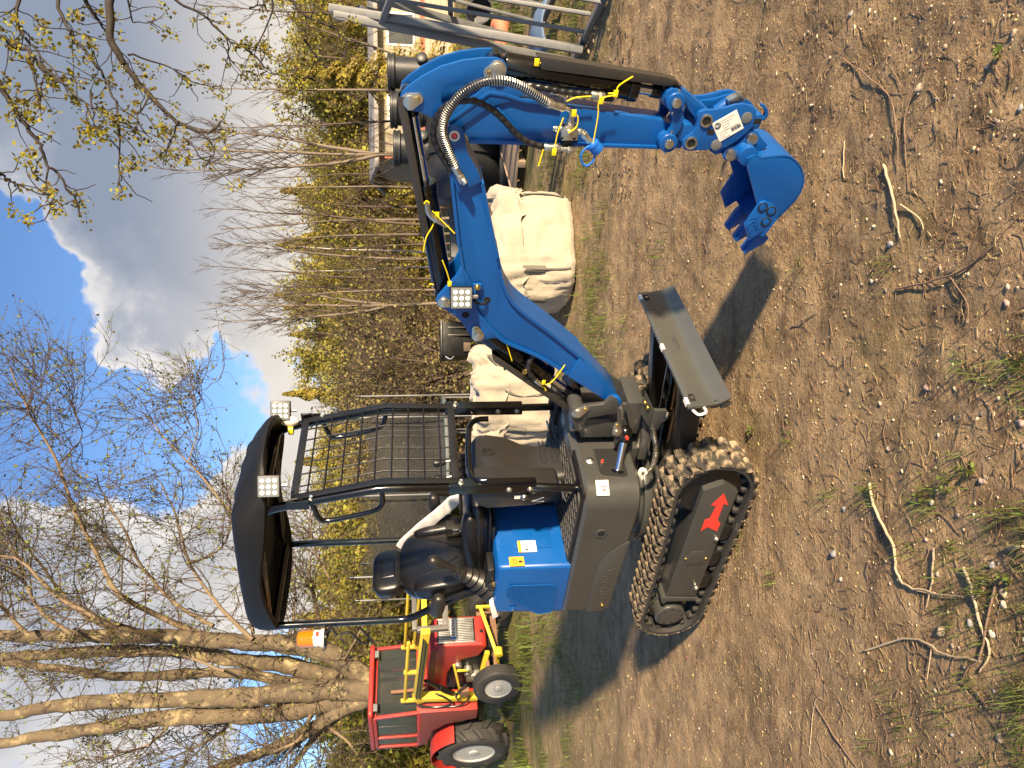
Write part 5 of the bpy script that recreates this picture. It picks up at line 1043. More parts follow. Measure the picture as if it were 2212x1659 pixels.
# cab
def cabin():
    xf, xr, yw, zb, zs, zt = .88, -.36, .60, .62, 1.56, 2.26
    lower = MB().prism([(xf + .02, zb), (xf + .02, zs), (xr, zs), (xr + .02, 1.42), (.18, 1.34), (.42, 1.12), (.58, zb)], -yw, -yw + .03).prism([(xf + .02, zb), (xf + .02, zs), (xr, zs), (xr + .02, 1.42), (.18, 1.34), (.42, 1.12), (.58, zb)], yw - .03, yw)
    tp(lower, 'cab_side', TREDD, bevel=.004)
    tp(MB().box(xf, xf + .03, -yw, -.25, zb, zs).box(xf, xf + .03, .25, yw, zb, zs).box(xf, xf + .03, -.25, .25, 1.42, zs), 'cowl', TRED, bevel=.004)
    fr = MB()
    for s in (-1, 1):
        y = s * (yw - .02)
        for a, b in (((xf, zs), (xf - .10, zt)), ((xr, zs), (xr + .02, zt)), ((.02, zs), (.02, zt))): fr.beam((a[0], y, a[1]), (b[0], y, b[1]), .05, .06, (1, 0, 0))
        fr.beam((xf, y, zs), (xr, y, zs), .05, .06).beam((xf - .10, y, zt), (xr, y, zt), .05, .06)
    for x, z in ((xf, zs), (xf - .10, zt), (xr, zs), (xr, zt)): fr.beam((x, -yw, z), (x, yw, z), .05, .06)
    tp(fr, 'cab_frame', TRED, bevel=.006)
    rp = rrect(xr - .08, xf + .06, -yw - .02, yw + .02, (.08, .08, .08, .08))
    tp(MB().prism(rp, zt + .02, zt + .10, axis='z'), 'cab_roof', TRED, bevel=.03, seg=3)
    w = MB().prism([(-.55, zs + .03), (.55, zs + .03), (.55, zt - .03), (-.55, zt - .03)], xf - .055, xf - .05, axis='x')
    me = w.build('windscreen', GLASS, T); 
    for v in me.data.vertices: v.co.x += (zs + zt) / 2 * .15 - v.co.z * .15 + .0
    for y in (-.575, .575):
        tp(MB().box(.06, xf - .12, y - .004, y + .004, zs + .04, zt - .04), 'side_window', GLASS, bevel=0); tp(MB().box(xr + .05, -.02, y - .004, y + .004, zs + .04, zt - .04), 'side_window', GLASS, bevel=0)
        tp(MB().box(.42, .445, y - .012, y + .012, zs + .03, zt - .03), 'window_bar', BLACKM)
    tp(MB().box(xr + .01, xr + .016, -.55, .55, zs + .04, zt - .04), 'rear_window', GLASS, bevel=0)
    for y in (-.46, .44):
        lp_ = MB().box(xf - .06, xf + .02, y - .07, y + .07, zt - .06, zt + .08).build('cab_lamp', BLACKM, T, .008); MB().box(xf + .018, xf + .026, y - .058, y + .058, zt - .045, zt + .065).build('lens', LENS, lp_, .004)
    tp(MB().box(-.2, .0, -.22, .22, .95, 1.1).box(-.3, -.22, -.2, .2, 1.1, 1.5), 'driver_seat', BLACKM, bevel=.03)
    rim = [Vector((.45 - .08 * math.sin(t), .19 * math.cos(t), 1.55 + .17 * math.sin(t))) for t in np.linspace(0, 2*math.pi, 25)]
    tp(MB().tube(rim, .014, 6).cyl((.45, 0, 1.55), (.75, 0, 1.35), .02), 'steering_wheel', BLACKM, bevel=0)
cabin()
for s in (-1, 1):
    arc = [(RX + .73 * math.cos(t), .635 + .73 * math.sin(t)) for t in np.linspace(math.radians(28), math.radians(165), 14)]; inn = [(RX + .715 * math.cos(t), .635 + .715 * math.sin(t)) for t in np.linspace(math.radians(165), math.radians(28), 14)]
    f = tp(MB().prism(arc + inn, s * .42, s * .80), 'fender', TRED, bevel=.004); MB().prism(arc + [(RX - .3, .9), (RX + .3, .9)], s * .42, s * .435).build('fender_side', TRED, f, .003)
# loader
def loader():
    for s in (-1, 1):
        y = s * .45
        a = tp(MB().beam((1.22, y, 1.58), (3.20, y, 1.46), .09, .13).beam((1.22, y, 1.60), (1.02, y, 1.52), .10, .12), 'loader_arm', TYEL, bevel=.01)
        MB().beam((1.25, y - .07, 1.60), (3.1, y - .07, 1.49), .02, .02).beam((1.25, y - .075, 1.55), (3.0, y - .075, 1.45), .02, .02).build('loader_pipe', BLACKM, a)
        tp(MB().beam((1.16, y, 1.56), (1.05, y, .62), .12, .12, (1, 0, 0)).beam((1.05, y, .66), (2.2, s * .30, .52), .06, .07), 'loader_post', TYEL, bevel=.008)
        tp(MB().cyl((1.05, y, 1.78), (2.9, y, 1.70), .025, n=10).beam((1.05, y, 1.84), (1.05, y, 1.50), .06, .05).beam((2.0, y, 1.78), (1.98, y, 1.52), .06, .05), 'levelling_rod', TYEL, bevel=.003)
        tp(MB().cyl((1.10, y + s * -.02, .98), (1.45, y, 1.24), .045, n=14).cyl((1.4, y, 1.2), (1.70, y, 1.46), .028, n=12), 'lift_cylinder', BLACKM, bevel=.003)
        tp(MB().beam((1.15, y - s * .05, .90), (1.95, y - s * .1, 1.02), .035, .035).beam((1.75, y - s * .1, 1.0), (1.75, y - s * .1, .80), .03, .03), 'loader_brace', TYEL, bevel=.003)
    tp(MB().beam((2.7, -.45, 1.47), (2.7, .45, 1.47), .08, .08), 'loader_cross_tube', TYEL)
    X9 = lambda p: TR.X(c6(*p), 2.95)
    tp(MB().beam(X9((385, 238)), X9((545, 226)), .07, .08, (1, 0, 0)).beam(X9((530, 40)), X9((530, 222)), .07, .08).beam(X9((368, 60)), X9((372, 240)), .06, .07).beam(X9((350, 30)), X9((520, 20)), .07, .08, (1, 0, 0)), 'tool_frame', STEELG, bevel=.006)
    tp(MB().tube([(1.05, -.53, 1.6), (1.0, -.56, 1.3), (1.1, -.57, 1.05), (1.3, -.55, 1.15), (1.35, -.5, 1.3)], .016, 8, 5).tube([(1.08, -.55, .92), (1.5, -.6, .98), (1.6, -.5, .82)], .013, 8, 5).tube([(1.0, -.54, 1.55), (.98, -.56, 1.1), (1.05, -.56, .85), (1.2, -.5, .75)], .012, 8, 5), 'loader_hose', HOSE, bevel=0)
    v = tp(MB().box(1.30, 1.48, -.56, -.48, .78, .92), 'valve_block', RUST, bevel=.006)
    for k in range(4): MB().cyl((1.33 + k * .04, -.52, .92), (1.33 + k * .04, -.58, 1.0), .008).build('valve_lever', ZINC, v)
    tp(MB().tube([(1.0, -.25, 1.4), (.95, -.25, 1.9), (.95, -.25, 2.0)], .03, 10), 'exhaust_stack', RUST, bevel=0)
loader()
# ------------------------------------------------------------------ yard things
FABRIC = mat('white woven bag cloth', (.34, .30, .23), .85, var=.10, vscale=5, bump=.5, bscale=26, dirt=(.33, .28, .20), dirt_amt=.10, dscale=3, sheen=.2)
WEB = mat('dark grey webbing strap', (.12, .11, .09), .8, var=.4, vscale=60)
TANKM = mat('black plastic tank', (.022, .023, .025), .42, var=.25, vscale=4, bump=.05, bscale=40, dirt=(.10, .09, .08), dirt_amt=.06)
WOOD = mat('weathered grey timber', (.27, .20, .135), .8, var=.35, vscale=9, bump=.2, bscale=50)
WOODD = mat('old brown board', (.13, .09, .06), .8, var=.35, vscale=7, bump=.2, bscale=40)
CREAM = mat('cream house boarding', (.36, .32, .235), .8, var=.08, vscale=2)
OXIDE = mat('orange red trim paint', (.33, .10, .05), .7, var=.12)
ROOFM = mat('grey roof sheet', (.30, .28, .25), .9, var=.2)
CLAY = mat('terracotta', (.45, .17, .09), .75, var=.2, vscale=6)
NET = None
def netmat():
    m = bpy.data.materials.new('dark safety net'); m.use_nodes = True; t = m.node_tree; t.nodes.clear(); node, L = NT(t)
    out = node('ShaderNodeOutputMaterial'); b = node('ShaderNodeBsdfPrincipled'); tr = node('ShaderNodeBsdfTransparent'); mx = node('ShaderNodeMixShader')
    b.inputs['Base Color'].default_value = (.030, .030, .028, 1); b.inputs['Roughness'].default_value = .9
    P = node('ShaderNodeTexCoord').outputs['Object']; n = node('ShaderNodeTexNoise', ins={'Vector': P, 'Scale': 2.5, 'Detail': 4.0}).outputs['Fac']
    mr = node('ShaderNodeMapRange', ins={'Value': n, 'To Min': .55, 'To Max': .28}).outputs[0]
    L.new(mr, mx.inputs[0]); L.new(b.outputs[0], mx.inputs[1]); L.new(tr.outputs[0], mx.inputs[2]); L.new(mx.outputs[0], out.inputs[0]); return m
NET = netmat()
# --- bulk bags
def bulk_bag(loc, rz, sx, sy, sz, label, seed, fold=True):
    B = tag(empty('bulk_bag', loc, rz), label, 'bulk bag', 'woven bulk bags on the ground')
    nu, nv = 120, 44; vs = []; th = np.linspace(0, 2*np.pi, nu, endpoint=False)
    for j in range(nv + 1):
        t = j / nv; z = sz * min(1, t / .8) if t < .8 else sz; k = 1.0 if t < .78 else max(0, 1 - (t - .78) / .22) ** .6
        bulge = 1 + .09 * math.sin(math.pi * min(1, t / .8)) - (.05 if t < .04 else 0)
        for i in range(nu):
            c, s = math.cos(th[i]), math.sin(th[i]); e = .66; x = sx / 2 * math.copysign(abs(c) ** e, c) * bulge * k; y = sy / 2 * math.copysign(abs(s) ** e, s) * bulge * k
            w = float(fbm(np.array([th[i] * 3.2 + seed]), np.array([t * 2.2]), 4, seed)[0] - .46); w2 = float(fbm(np.array([th[i] * 9 + seed]), np.array([t * 3 + 7]), 3, seed + 3)[0] - .44)
            cr = 1 - abs(math.sin(th[i] * 5.5 + 2.2 * w2 * 4 + t * 3)) ** .35
            d = w * .13 + w2 * .055 - cr * .03 * (.3 + t)
            x += c * d; y += s * d; zz = z + (.18 * w + .17 * (fbm(np.array([x * 2.5 + seed]), np.array([y * 2.5]), 3, seed)[0] - .45) if t > .6 else 0)
            vs.append((x, y, max(0.004, zz)))
    body = quick('sack', vs, [(j*nu + i, j*nu + (i+1) % nu, (j+1)*nu + (i+1) % nu, (j+1)*nu + i) for j in range(nv) for i in range(nu)], FABRIC, True, B)
    V = np.array(vs)
    def surf(a, t, off=.012): i = int((a % (2*math.pi)) / (2*math.pi) * nu) % nu; j = min(nv, int(t * nv)); p = V[j*nu + i]; return Vector((p[0] * (1 + off), p[1] * (1 + off), p[2] + .002))
    if fold:                                                        # upper part of the sack flopped over the side
        fl = []; m = 60; q = 14
        for j in range(q + 1):
            for i in range(m):
                a = math.pi * 1.02 + i / (m - 1) * math.pi * .98; s = j / q
                p = surf(a, .86 - .30 * s, .03 + .05 * math.sin(math.pi * s)); w = float(fbm(np.array([a * 4 + seed]), np.array([s * 2.5]), 4, seed + 9)[0] - .45)
                fl.append((p.x * (1 + .24 * w), p.y * (1 + .24 * w) , p.z + .08 * (1 - s) + .26 * w - .02 * s))
        quick('folded_top', fl, [(j*m + i, j*m + i + 1, (j+1)*m + i + 1, (j+1)*m + i) for j in range(q) for i in range(m - 1)], FABRIC, True, B)
        fo = B.children[-1]; md = fo.modifiers.new('thick', 'SOLIDIFY'); md.thickness = .008
    def strap(a, t0, t1, w=.035):
        pts = [sum((surf(a, t0 + (t1 - t0) * min(1, max(0, (k + e) / 12)), .022 + .01) for e in (-2, -1, 0, 1, 2)), Vector()) / 5 for k in range(13)]; tan = Vector((-math.sin(a), math.cos(a), 0)); v_ = []
        for p in pts: v_ += [p - tan * w, p + tan * w]
        o = quick('strap', v_, [(2*k, 2*k + 1, 2*k + 3, 2*k + 2) for k in range(12)], WEB, False, B); md = o.modifiers.new('thick', 'SOLIDIFY'); md.thickness = .006
    strap(-1.9, .04, .62, .012); strap(-1.9, .34, .60); strap(-.75, .05, .75, .012); strap(-2.6, .3, .74)
    return B, surf
def loop(B, p0, p1, top, w=.028):
    P = catmull([Vector(p0), Vector(p0).lerp(Vector(top), .55) + Vector((0, 0, .03)), Vector(top), Vector(p1).lerp(Vector(top), .5), Vector(p1)], 6); v_ = []
    for i, p in enumerate(P): v_ += [p - Vector((w * .3, w, 0)), p + Vector((w * .3, w, 0))]
    o = quick('lifting_loop', v_, [(2*k, 2*k + 1, 2*k + 3, 2*k + 2) for k in range(len(P) - 1)], WEB, False, B); md = o.modifiers.new('thick', 'SOLIDIFY'); md.thickness = .006
g = ground(1240, 560); B1, sf = bulk_bag((g[0] + .12, g[1] + .45, 0), .15, 1.15, 1.0, .74, 'slumped white bulk bag with folded top and a grey strap loop, beside the pallet', 3)
loop(B1, sf(-.75, .75), sf(-.45, .75), (.60, .1, 1.12))
B2, sf = bulk_bag((-.12, 8.5, 0), -.25, 1.05, 1.0, .86, 'white bulk bag with long grey straps, seen behind the excavator boom', 11)
# grey strap hanging in a curve over the second bag
P = catmull([Vector(at(*b3(*p), 7.92)) for p in ((900, 680), (1000, 800), (1030, 900), (1040, 1010), (1120, 1090), (1250, 1135), (1420, 1120), (1500, 1100))], 5); v_ = []
for p in P: q = p - Vector((B2.location.x, B2.location.y, 0)); q = Matrix.Rotation(.25, 3, 'Z') @ q; v_ += [q - Vector((0, 0, .03)), q + Vector((0, 0, .03))]
o = quick('hanging_strap', v_, [(2*k, 2*k+1, 2*k+3, 2*k+2) for k in range(len(P) - 1)], WEB, False, B2); md = o.modifiers.new('thick', 'SOLIDIFY'); md.thickness = .006
# --- black plastic septic tank with three risers
def tank():
    K = tag(empty('septic_tank', (4.2, 12.4, 0), -.12), 'black plastic septic tank with three capped riser necks behind the arm', 'tank')
    pr = [(.05, -1.18), (.40, -1.15), (.58, -1.02), (.64, -.80), (.64, -.45), (.60, -.43), (.60, -.36), (.64, -.34), (.64, .34), (.60, .36), (.60, .43), (.64, .45), (.64, .80), (.58, 1.02), (.40, 1.15), (.05, 1.18)]
    b = MB().lathe((0, 0, .74), (1, 0, 0), pr, 44).build('tank_body', TANKM, K, 0, angle=45)
    MB().box(-.9, .9, -.45, .45, .02, .16).build('tank_foot', TANKM, b, .03); MB().lathe((-.62, -.45, 1.02), (0, -1, .6), [(.06, -.1), (.06, .06), (.045, .08)], 16).build('inlet_port', TANKM, b)
    for px, top in ((156, 838), (234, 843), (316, 850)):
        p = at(top, px, 12.3); lx = p[0] - 4.2; lz = p[2]
        n = MB().lathe((lx, 0, 1.1), (0, 0, 1), [(.30, 0), (.29, .12), (.25, .16), (.25, .30), (.265, .31), (.265, .35), (.25, .36), (.25, lz - 1.1 - .1)], 34).build('riser_neck', TANKM, K, 0, angle=40)
        MB().lathe((lx, 0, lz - .12), (0, 0, 1), [(.285, 0), (.30, .01), (.30, .05), (.285, .055), (.285, .075), (.30, .08), (.30, .115), (.27, .125), (.26, .11), (.1, .11)], 34).build('riser_lid', TANKM, n, 0, angle=40)
        MB().lathe((lx + .15, -.2, 1.42), (.3, -1, .1), [(.09, -.05), (.09, .10), (.075, .11)], 18).build('side_port', TANKM, n)
tank()
# --- red jerrycan with yellow label
def red_can():
    p = ground(1078, 318); K = tag(empty('red_canister', (p[0] + .05, 11.3, .0), .4), 'red canister with yellow label on a dark stand below the septic tank', 'canister')
    MB().box(-.20, .20, -.13, .13, .32, .72).build('body', REDP, K, .04, seg=3); MB().box(-.09, .09, -.134, -.128, .48, .66).build('yellow_label', YTIE, K); MB().lathe((.12, 0, .72), (0, 0, 1), [(.05, 0), (.05, .05), (.03, .06)], 16).build('cap', BLACKM, K); MB().lathe((-.02, -.14, .20), (0, -1, .1), [(.13, -.1), (.13, .05), (.10, .06), (.09, .02)], 22).build('clay_ring', CLAY, K, 0)
    MB().box(-.30, .30, -.2, .2, 0, .32).build('stand', TANKM, K, .02)
    for z in (.52, .56, .60): MB().box(-.07, .07, -.1345, -.1335, z, z + .012).build('print_line', INK, K)
red_can()
# --- pallet leaning on edge, slats one by one
def pallet():
    a = ground(1098, 315); b = ground(1132, 428); a = Vector(a); b = Vector(b); d = (b - a).normalized(); L_ = (b - a).length
    K = tag(empty('wooden_pallet', (a.x, a.y, 0), math.atan2(d.y, d.x)), 'weathered wooden pallet lying on the grass beside the white bulk bag', 'pallet')
    for k in range(7): MB().box(k * L_ / 7 + .02, (k + 1) * L_ / 7 - .03, -.02, 1.0, .12, .143).build('slat', WOOD, K, .003)
    for y in (.0, .45, .9): MB().box(0, L_, y, y + .09, .02, .118).build('bearer', WOOD, K, .004)
    MB().box(0, L_, -.03, -.01, .02, .16).build('edge_board', WOOD, K, .003)
pallet()
def planks():
    p = ground(1114, 420); K = tag(empty('plank_stack', (p[0] - .15, p[1] - .1, 0), .5), 'leaning brown boards between the pallet and the white bulk bag', 'boards')
    for k in range(3): o = MB().box(-.13, .13, -.012, .012, 0, .62).build('board', WOODD, K, .004); o.location = ((k - 1) * .275, .05 * k, .0); o.rotation_euler = (-.35, 0, .03 * (k - 1))
planks()
def slab():
    a = Vector(at(*b2(1110, 520), 13.6)); b = Vector(at(*b2(1110, 880), 13.2)); d = b - a
    K = tag(empty('trough', (a.x, a.y, 0), math.atan2(d.y, d.x)), 'long grey trough on timber legs beyond the excavator boom', 'trough'); L_ = Vector((d.x, d.y)).length; z = a.z
    MB().prism([(-.18, z), (.18, z), (.13, z - .24), (-.13, z - .24)], 0, L_, axis='x').build('trough_body', mat('grey trough plastic', (.16, .16, .155), .6, var=.2), K, .015)
    MB().box(.03, L_ - .03, -.13, .13, z - .012, z + .001).build('trough_hollow', DARK, K)
    for x in (.12, L_ - .2): MB().box(x, x + .08, -.15, .15, 0, z - .24).build('leg', WOODD, K, .01)
slab()
def black_box():
    a = Vector(at(1030, 770, 16.2)); b = Vector(at(1030, 695, 16.2)); w = (b - a).length
    K = tag(empty('steel_bin', (a.x, a.y, 0), .12), 'dark steel tipping bin with rusty patch standing behind the bulk bags', 'bin')
    pr = [(0, .25), (.55, .25), (.70, .96), (-.12, .96)]
    MB().prism([(y, z) for y, z in pr], 0, w, axis='x').build('bin_body', BLACKM, K, .01); MB().box(-.03, w + .03, -.15, .74, .96, 1.0).build('rim', BLACKM, K, .006); MB().box(.1, .3, -.10, -.05, .35, .5).build('rust_patch', WOODD, K, .004)
    for x in (.08, w - .16): MB().box(x, x + .08, .1, .45, 0, .25).build('foot', BLACKM, K, .01)
    for x in (.45, .62): MB().box(x, x + .03, -.10, -.03, .3, .95).build('rib', BLACKM, K, .004)
    MB().tube([(-.02, -.1, .9), (-.08, -.13, .8), (-.02, -.12, .72)], .02, 8, 4).build('handle', ZINC, K)
black_box()
# --- trampoline with safety net
def trampoline():
    cx, cy, R, zr = -2.15, 14.4, 1.9, 1.02
    K = tag(empty('trampoline', (cx, cy, 0)), 'round trampoline with dark safety net on grey poles behind the excavator', 'trampoline')
    MB().tube([Vector((R * math.cos(t), R * math.sin(t), zr)) for t in np.linspace(0, 2*math.pi, 73)], .03, 8).build('rim', GALV, K)
    MB().lathe((0, 0, zr - .02), (0, 0, 1), [(R - .28, 0), (R - .28, .006)], 48).build('jumping_mat', BLACKM, K)
    MB().lathe((0, 0, zr), (0, 0, 1), [(R - .28, .025), (R - .14, .045), (R + .02, .035), (R + .02, -.02), (R - .28, .0)], 60).build('edge_pad', mat('grey green pad', (.10, .13, .12), .6), K)
    n = 96; ni = 8; vs = []
    for j in range(ni + 1):
        for i in range(n):
            t = 2*math.pi*i/n; s = j / ni; sag = (math.cos(t * 8 - 1.2) * .5 - .5) * .22 * s ** 2; rr = R - .10 - .10 * math.sin(math.pi * s) * (1 - .4 * math.cos(t * 8 - 1.2)); vs.append((rr * math.cos(t), rr * math.sin(t), zr + .05 + 1.5 * s + sag))
    quick('safety_net', vs, [(j*n + i, j*n + (i+1) % n, (j+1)*n + (i+1) % n, (j+1)*n + i) for j in range(ni) for i in range(n)], NET, True, K)
    for k in range(8):
        t = 2*math.pi*k/8 + .15; c, s = math.cos(t), math.sin(t)
        p = MB().cyl(((R + .07) * c, (R + .07) * s, .15), ((R + .05) * c, (R + .05) * s, 2.68), .018, n=10).build('net_pole', GALV, K)
        MB().lathe(((R + .05) * c, (R + .05) * s, 2.64), (0, 0, 1), [(.028, 0), (.030, .03), (.022, .09), (.01, .10)], 10).cyl(((R + .05) * c, (R + .05) * s, 2.62), ((R - .08) * c, (R - .08) * s, 2.58), .012, n=6).build('pole_cap', BLACKM, p)
        MB().cyl(((R + .02) * c - .05 * s, (R + .02) * s + .05 * c, 0), ((R + .02) * c - .05 * s, (R + .02) * s + .05 * c, zr), .022, n=10).build('leg', GALV, K)
trampoline()
# --- galvanised gate panels leaning upright at the right
def gate(nm_label, px_bottom, px_top, Yb, Yt, rails):
    A = [Vector(ground(*p)) for p in px_bottom]; Bt = [Vector(at(p[0], p[1], y)) for p, y in zip(px_top, Yt)]
    o = A[0]; K = tag(empty('steel_gate', (o.x, o.y, 0)), nm_label, 'gate', 'galvanised gate panels leaning at the yard edge'); loc = lambda v: v - Vector((o.x, o.y, 0))
    for k, (a, b) in enumerate(zip(A, Bt)):
        w = .10 if k in (0, 1) else .045; MB().beam(loc(a) + Vector((0, 0, .03)), loc(b), w * .7, w, (.3, .95, 0)).build('upright_bar', GALV, K, .004)
    for f, w in rails: MB().beam(loc(A[0].lerp(Bt[0], f)) + Vector((0, -.02, .03)), loc(A[-1].lerp(Bt[-1], f)) + Vector((0, -.02, .03)), .05, .06, (0, 0, 1)).build('cross_rail', GALV, K, .004)
    return K
gate('tall galvanised gate panel leaning upright at the yard edge, nearest the arm', [b1(1880, 455), b1(1950, 365), b1(1975, 235), b1(2010, 105), b1(2100, 20), b1(2150, -110)], [b1(118, 110), b1(90, 60), b1(330, -40), b1(400, -150), b1(380, -300), b1(360, -420)], None, (6.9, 6.95, 6.9, 6.7, 6.5, 6.3), ((0.0, 1), (.80, 1)))
gate('second galvanised gate panel standing behind the first one', [b1(1560, 420), b1(1640, 330), b1(1700, 180), b1(1740, 60), b1(1790, -60)], [b1(300, 60), b1(250, -60), b1(210, -200), b1(180, -330), b1(150, -460)], None, (8.3, 8.2, 8.1, 7.9, 7.7), ((.02, 1), (.5, 1), (.86, 1)))
# --- tarpaulin, roof tiles and pots under the gates
p = ground(*b1(1800, 150)); tarp = []
for j in range(13):
    for i in range(13): x = (i / 12 - .5) * .55; y = (j / 12 - .5) * .5; tarp.append((x, y, .02 + .26 * max(0, 1 - (x * x + y * y) * 4) + .07 * float(fbm(np.array([x * 6 + 3]), np.array([y * 6]), 3, 4)[0])))
o = quick('tarpaulin', tarp, [(j*13 + i, j*13 + i + 1, (j+1)*13 + i + 1, (j+1)*13 + i) for j in range(12) for i in range(12)], mat('pale blue tarpaulin', (.09, .14, .23), .6, var=.2, vscale=6), True); o.location = (p[0], p[1] + .3, 0); tag(o, 'crumpled pale blue tarpaulin heaped on the ground behind the gate panels', 'tarpaulin'); md = o.modifiers.new('thick', 'SOLIDIFY'); md.thickness = .01
for k, (q, ry, lab) in enumerate((((1385, 230), .5, 'terracotta ridge tile lying among leaves behind the gates'), ((1390, 320), -.3, 'terracotta pipe bend lying below the dark riser necks'))):
    p = ground(*b1(*q)); o = MB().tube([(-.25, 0, .10), (0, 0, .13), (.2, .02, .12), (.28, .1, .12)], [.10, .11, .12, .15], 16, 5).build('clay_tile', CLAY, None); o.location = (p[0], p[1], 0); o.rotation_euler = (0, 0, ry); tag(o, lab, 'clay tile')
p = ground(*b1(1300, 160)); o = MB().lathe((0, 0, 0), (0, 0, 1), [(.16, 0), (.24, .30), (.27, .33), (.24, .34), (.20, .05)], 22).build('black_bucket', TANKM, None); o.location = (p[0], p[1], .24); o.rotation_euler = (1.2, .3, 0); tag(o, 'black plastic bucket tipped on its side behind the gate panels', 'bucket')
# --- cream house far behind on the right
def house():
    K = tag(empty('cream_house', (15.2, 30.5, 0), -.12), 'cream boarded house with orange red trim and grey roof beyond the yard', 'house')
    hx, hy, zt = 6.2, 3.2, 2.95
    w = MB().box(-hx, hx, -hy, hy, 0, zt).build('wall', CREAM, K)
    for k in range(15): MB().box(-hx - .01, hx + .01, -hy - .022, -hy, .1 + k * .19, .1 + k * .19 + .165).build('board', CREAM, w, .004)
    MB().box(-hx - .03, hx + .03, -hy - .05, -hy + .02, 1.10, 1.26).build('trim_band', OXIDE, w)
    for s in (-1, 1): MB().box(s * hx - .09, s * hx + .09, -hy - .06, -hy + .06, 0, zt).build('corner_board', OXIDE, w)
    MB().prism([(-hy - .6, zt - .02), (0, zt + .42), (hy + .6, zt - .02), (hy + .6, zt - .16), (0, zt + .28), (-hy - .6, zt - .16)], -hx - .5, hx + .5, axis='x').build('roof', ROOFM, K, .01)
    MB().box(-hx - .52, hx + .52, -hy - .64, -hy - .58, zt - .14, zt + .0).build('barge_board', ROOFM, K)
    for x in (-4.4, -1.6, 1.4, 4.2):
        wi = MB().box(x - .6, x + .6, -hy - .04, -hy + .02, 1.45, 2.5).build('window', WHITE, K, .01); MB().box(x - .52, x + .52, -hy - .05, -hy - .035, 1.53, 2.42).build('pane', mat('house window glass', (.03, .035, .04), .08, spec=.8) if x < -4 else bpy.data.materials['house window glass'], wi); MB().box(x - .02, x + .02, -hy - .065, -hy - .045, 1.53, 2.42).build('mullion', WHITE, wi)
house()
# ------------------------------------------------------------------ trees
def leafmat(name, col, var=1.0, trans=.35):
    m = bpy.data.materials.new(name); m.use_nodes = True; t = m.node_tree; t.nodes.clear(); node, L = NT(t)
    out = node('ShaderNodeOutputMaterial'); b = node('ShaderNodeBsdfPrincipled'); tr = node('ShaderNodeBsdfTranslucent'); mx = node('ShaderNodeMixShader', ins={0: trans})
    ri = node('ShaderNodeNewGeometry').outputs['Random Per Island']
    mr = lambda a, c: node('ShaderNodeMapRange', ins={'Value': ri, 'To Min': a, 'To Max': c}).outputs[0]
    P = node('ShaderNodeTexCoord').outputs['Object']; n = node('ShaderNodeTexNoise', ins={'Vector': P, 'Scale': .8, 'Detail': 3.0}).outputs['Fac']
    hs = node('ShaderNodeHueSaturation', ins={'Color': tuple(col) + (1,), 'Hue': mr(.5 - .035 * var, .5 + .03 * var), 'Value': node('ShaderNodeMath', operation='MULTIPLY', ins={0: mr(1 - .4 * var, 1 + .45 * var), 1: node('ShaderNodeMapRange', ins={'Value': n, 'From Min': .3, 'From Max': .7, 'To Min': .7, 'To Max': 1.3}).outputs[0]}).outputs[0]}).outputs[0]
    L.new(hs, b.inputs['Base Color']); L.new(hs, tr.inputs['Color']); b.inputs['Roughness'].default_value = .6; b.inputs['Specular IOR Level'].default_value = .3
    L.new(b.outputs[0], mx.inputs[1]); L.new(tr.outputs[0], mx.inputs[2]); L.new(mx.outputs[0], out.inputs[0]); return m
BARK = mat('shade mottled bark', (.105, .08, .05), .9, var=.6, vscale=5, bump=1.0, bscale=7, dirt=(.30, .245, .13), dirt_amt=.42, dscale=2.2)  # dark base with paler patches imitates the trunk's deep shading in colour
BARKB = mat('brown limb bark', (.17, .125, .075), .9, var=.45, vscale=4, bump=.6, bscale=20, dirt=(.26, .22, .10), dirt_amt=.22, dscale=3)
BARKD = mat('grey brown twig bark', (.075, .054, .038), .85, var=.3, vscale=3)
BARKL = mat('pale smooth bark', (.15, .12, .088), .8, var=.35, vscale=2)
BARKM = mat('maple bark darkened as backlit', (.028, .022, .019), .85, var=.35, vscale=8, bump=.4, bscale=60)  # boughs stand against the light; that darkness is put into the bark colour
LBUD = leafmat('small bud leaves', (.16, .17, .035)); LMAPLE = leafmat('young maple leaves', (.25, .21, .022), 1.1, .45); LBUSH = leafmat('fresh yellow green leaves', (.30, .265, .05), 1.0, .45); LSPR = leafmat('spruce needles', (.34, .275, .06), .9, .25); LBROWN = leafmat('dry brown leaves', (.20, .165, .06), 1.0, .3)
rg = np.random.default_rng(11)
def nrm(v): return v / (np.linalg.norm(v) + 1e-9)
def wander(p, d, length, n, wob, pull=(0, 0, 0)):
    pts = [np.array(p, float)]; d = nrm(np.array(d, float)); pull = np.array(pull, float)
    for k in range(n): d = nrm(d + rg.normal(0, wob, 3) + pull / n); pts.append(pts[-1] + d * length / n)
    return np.array(pts)
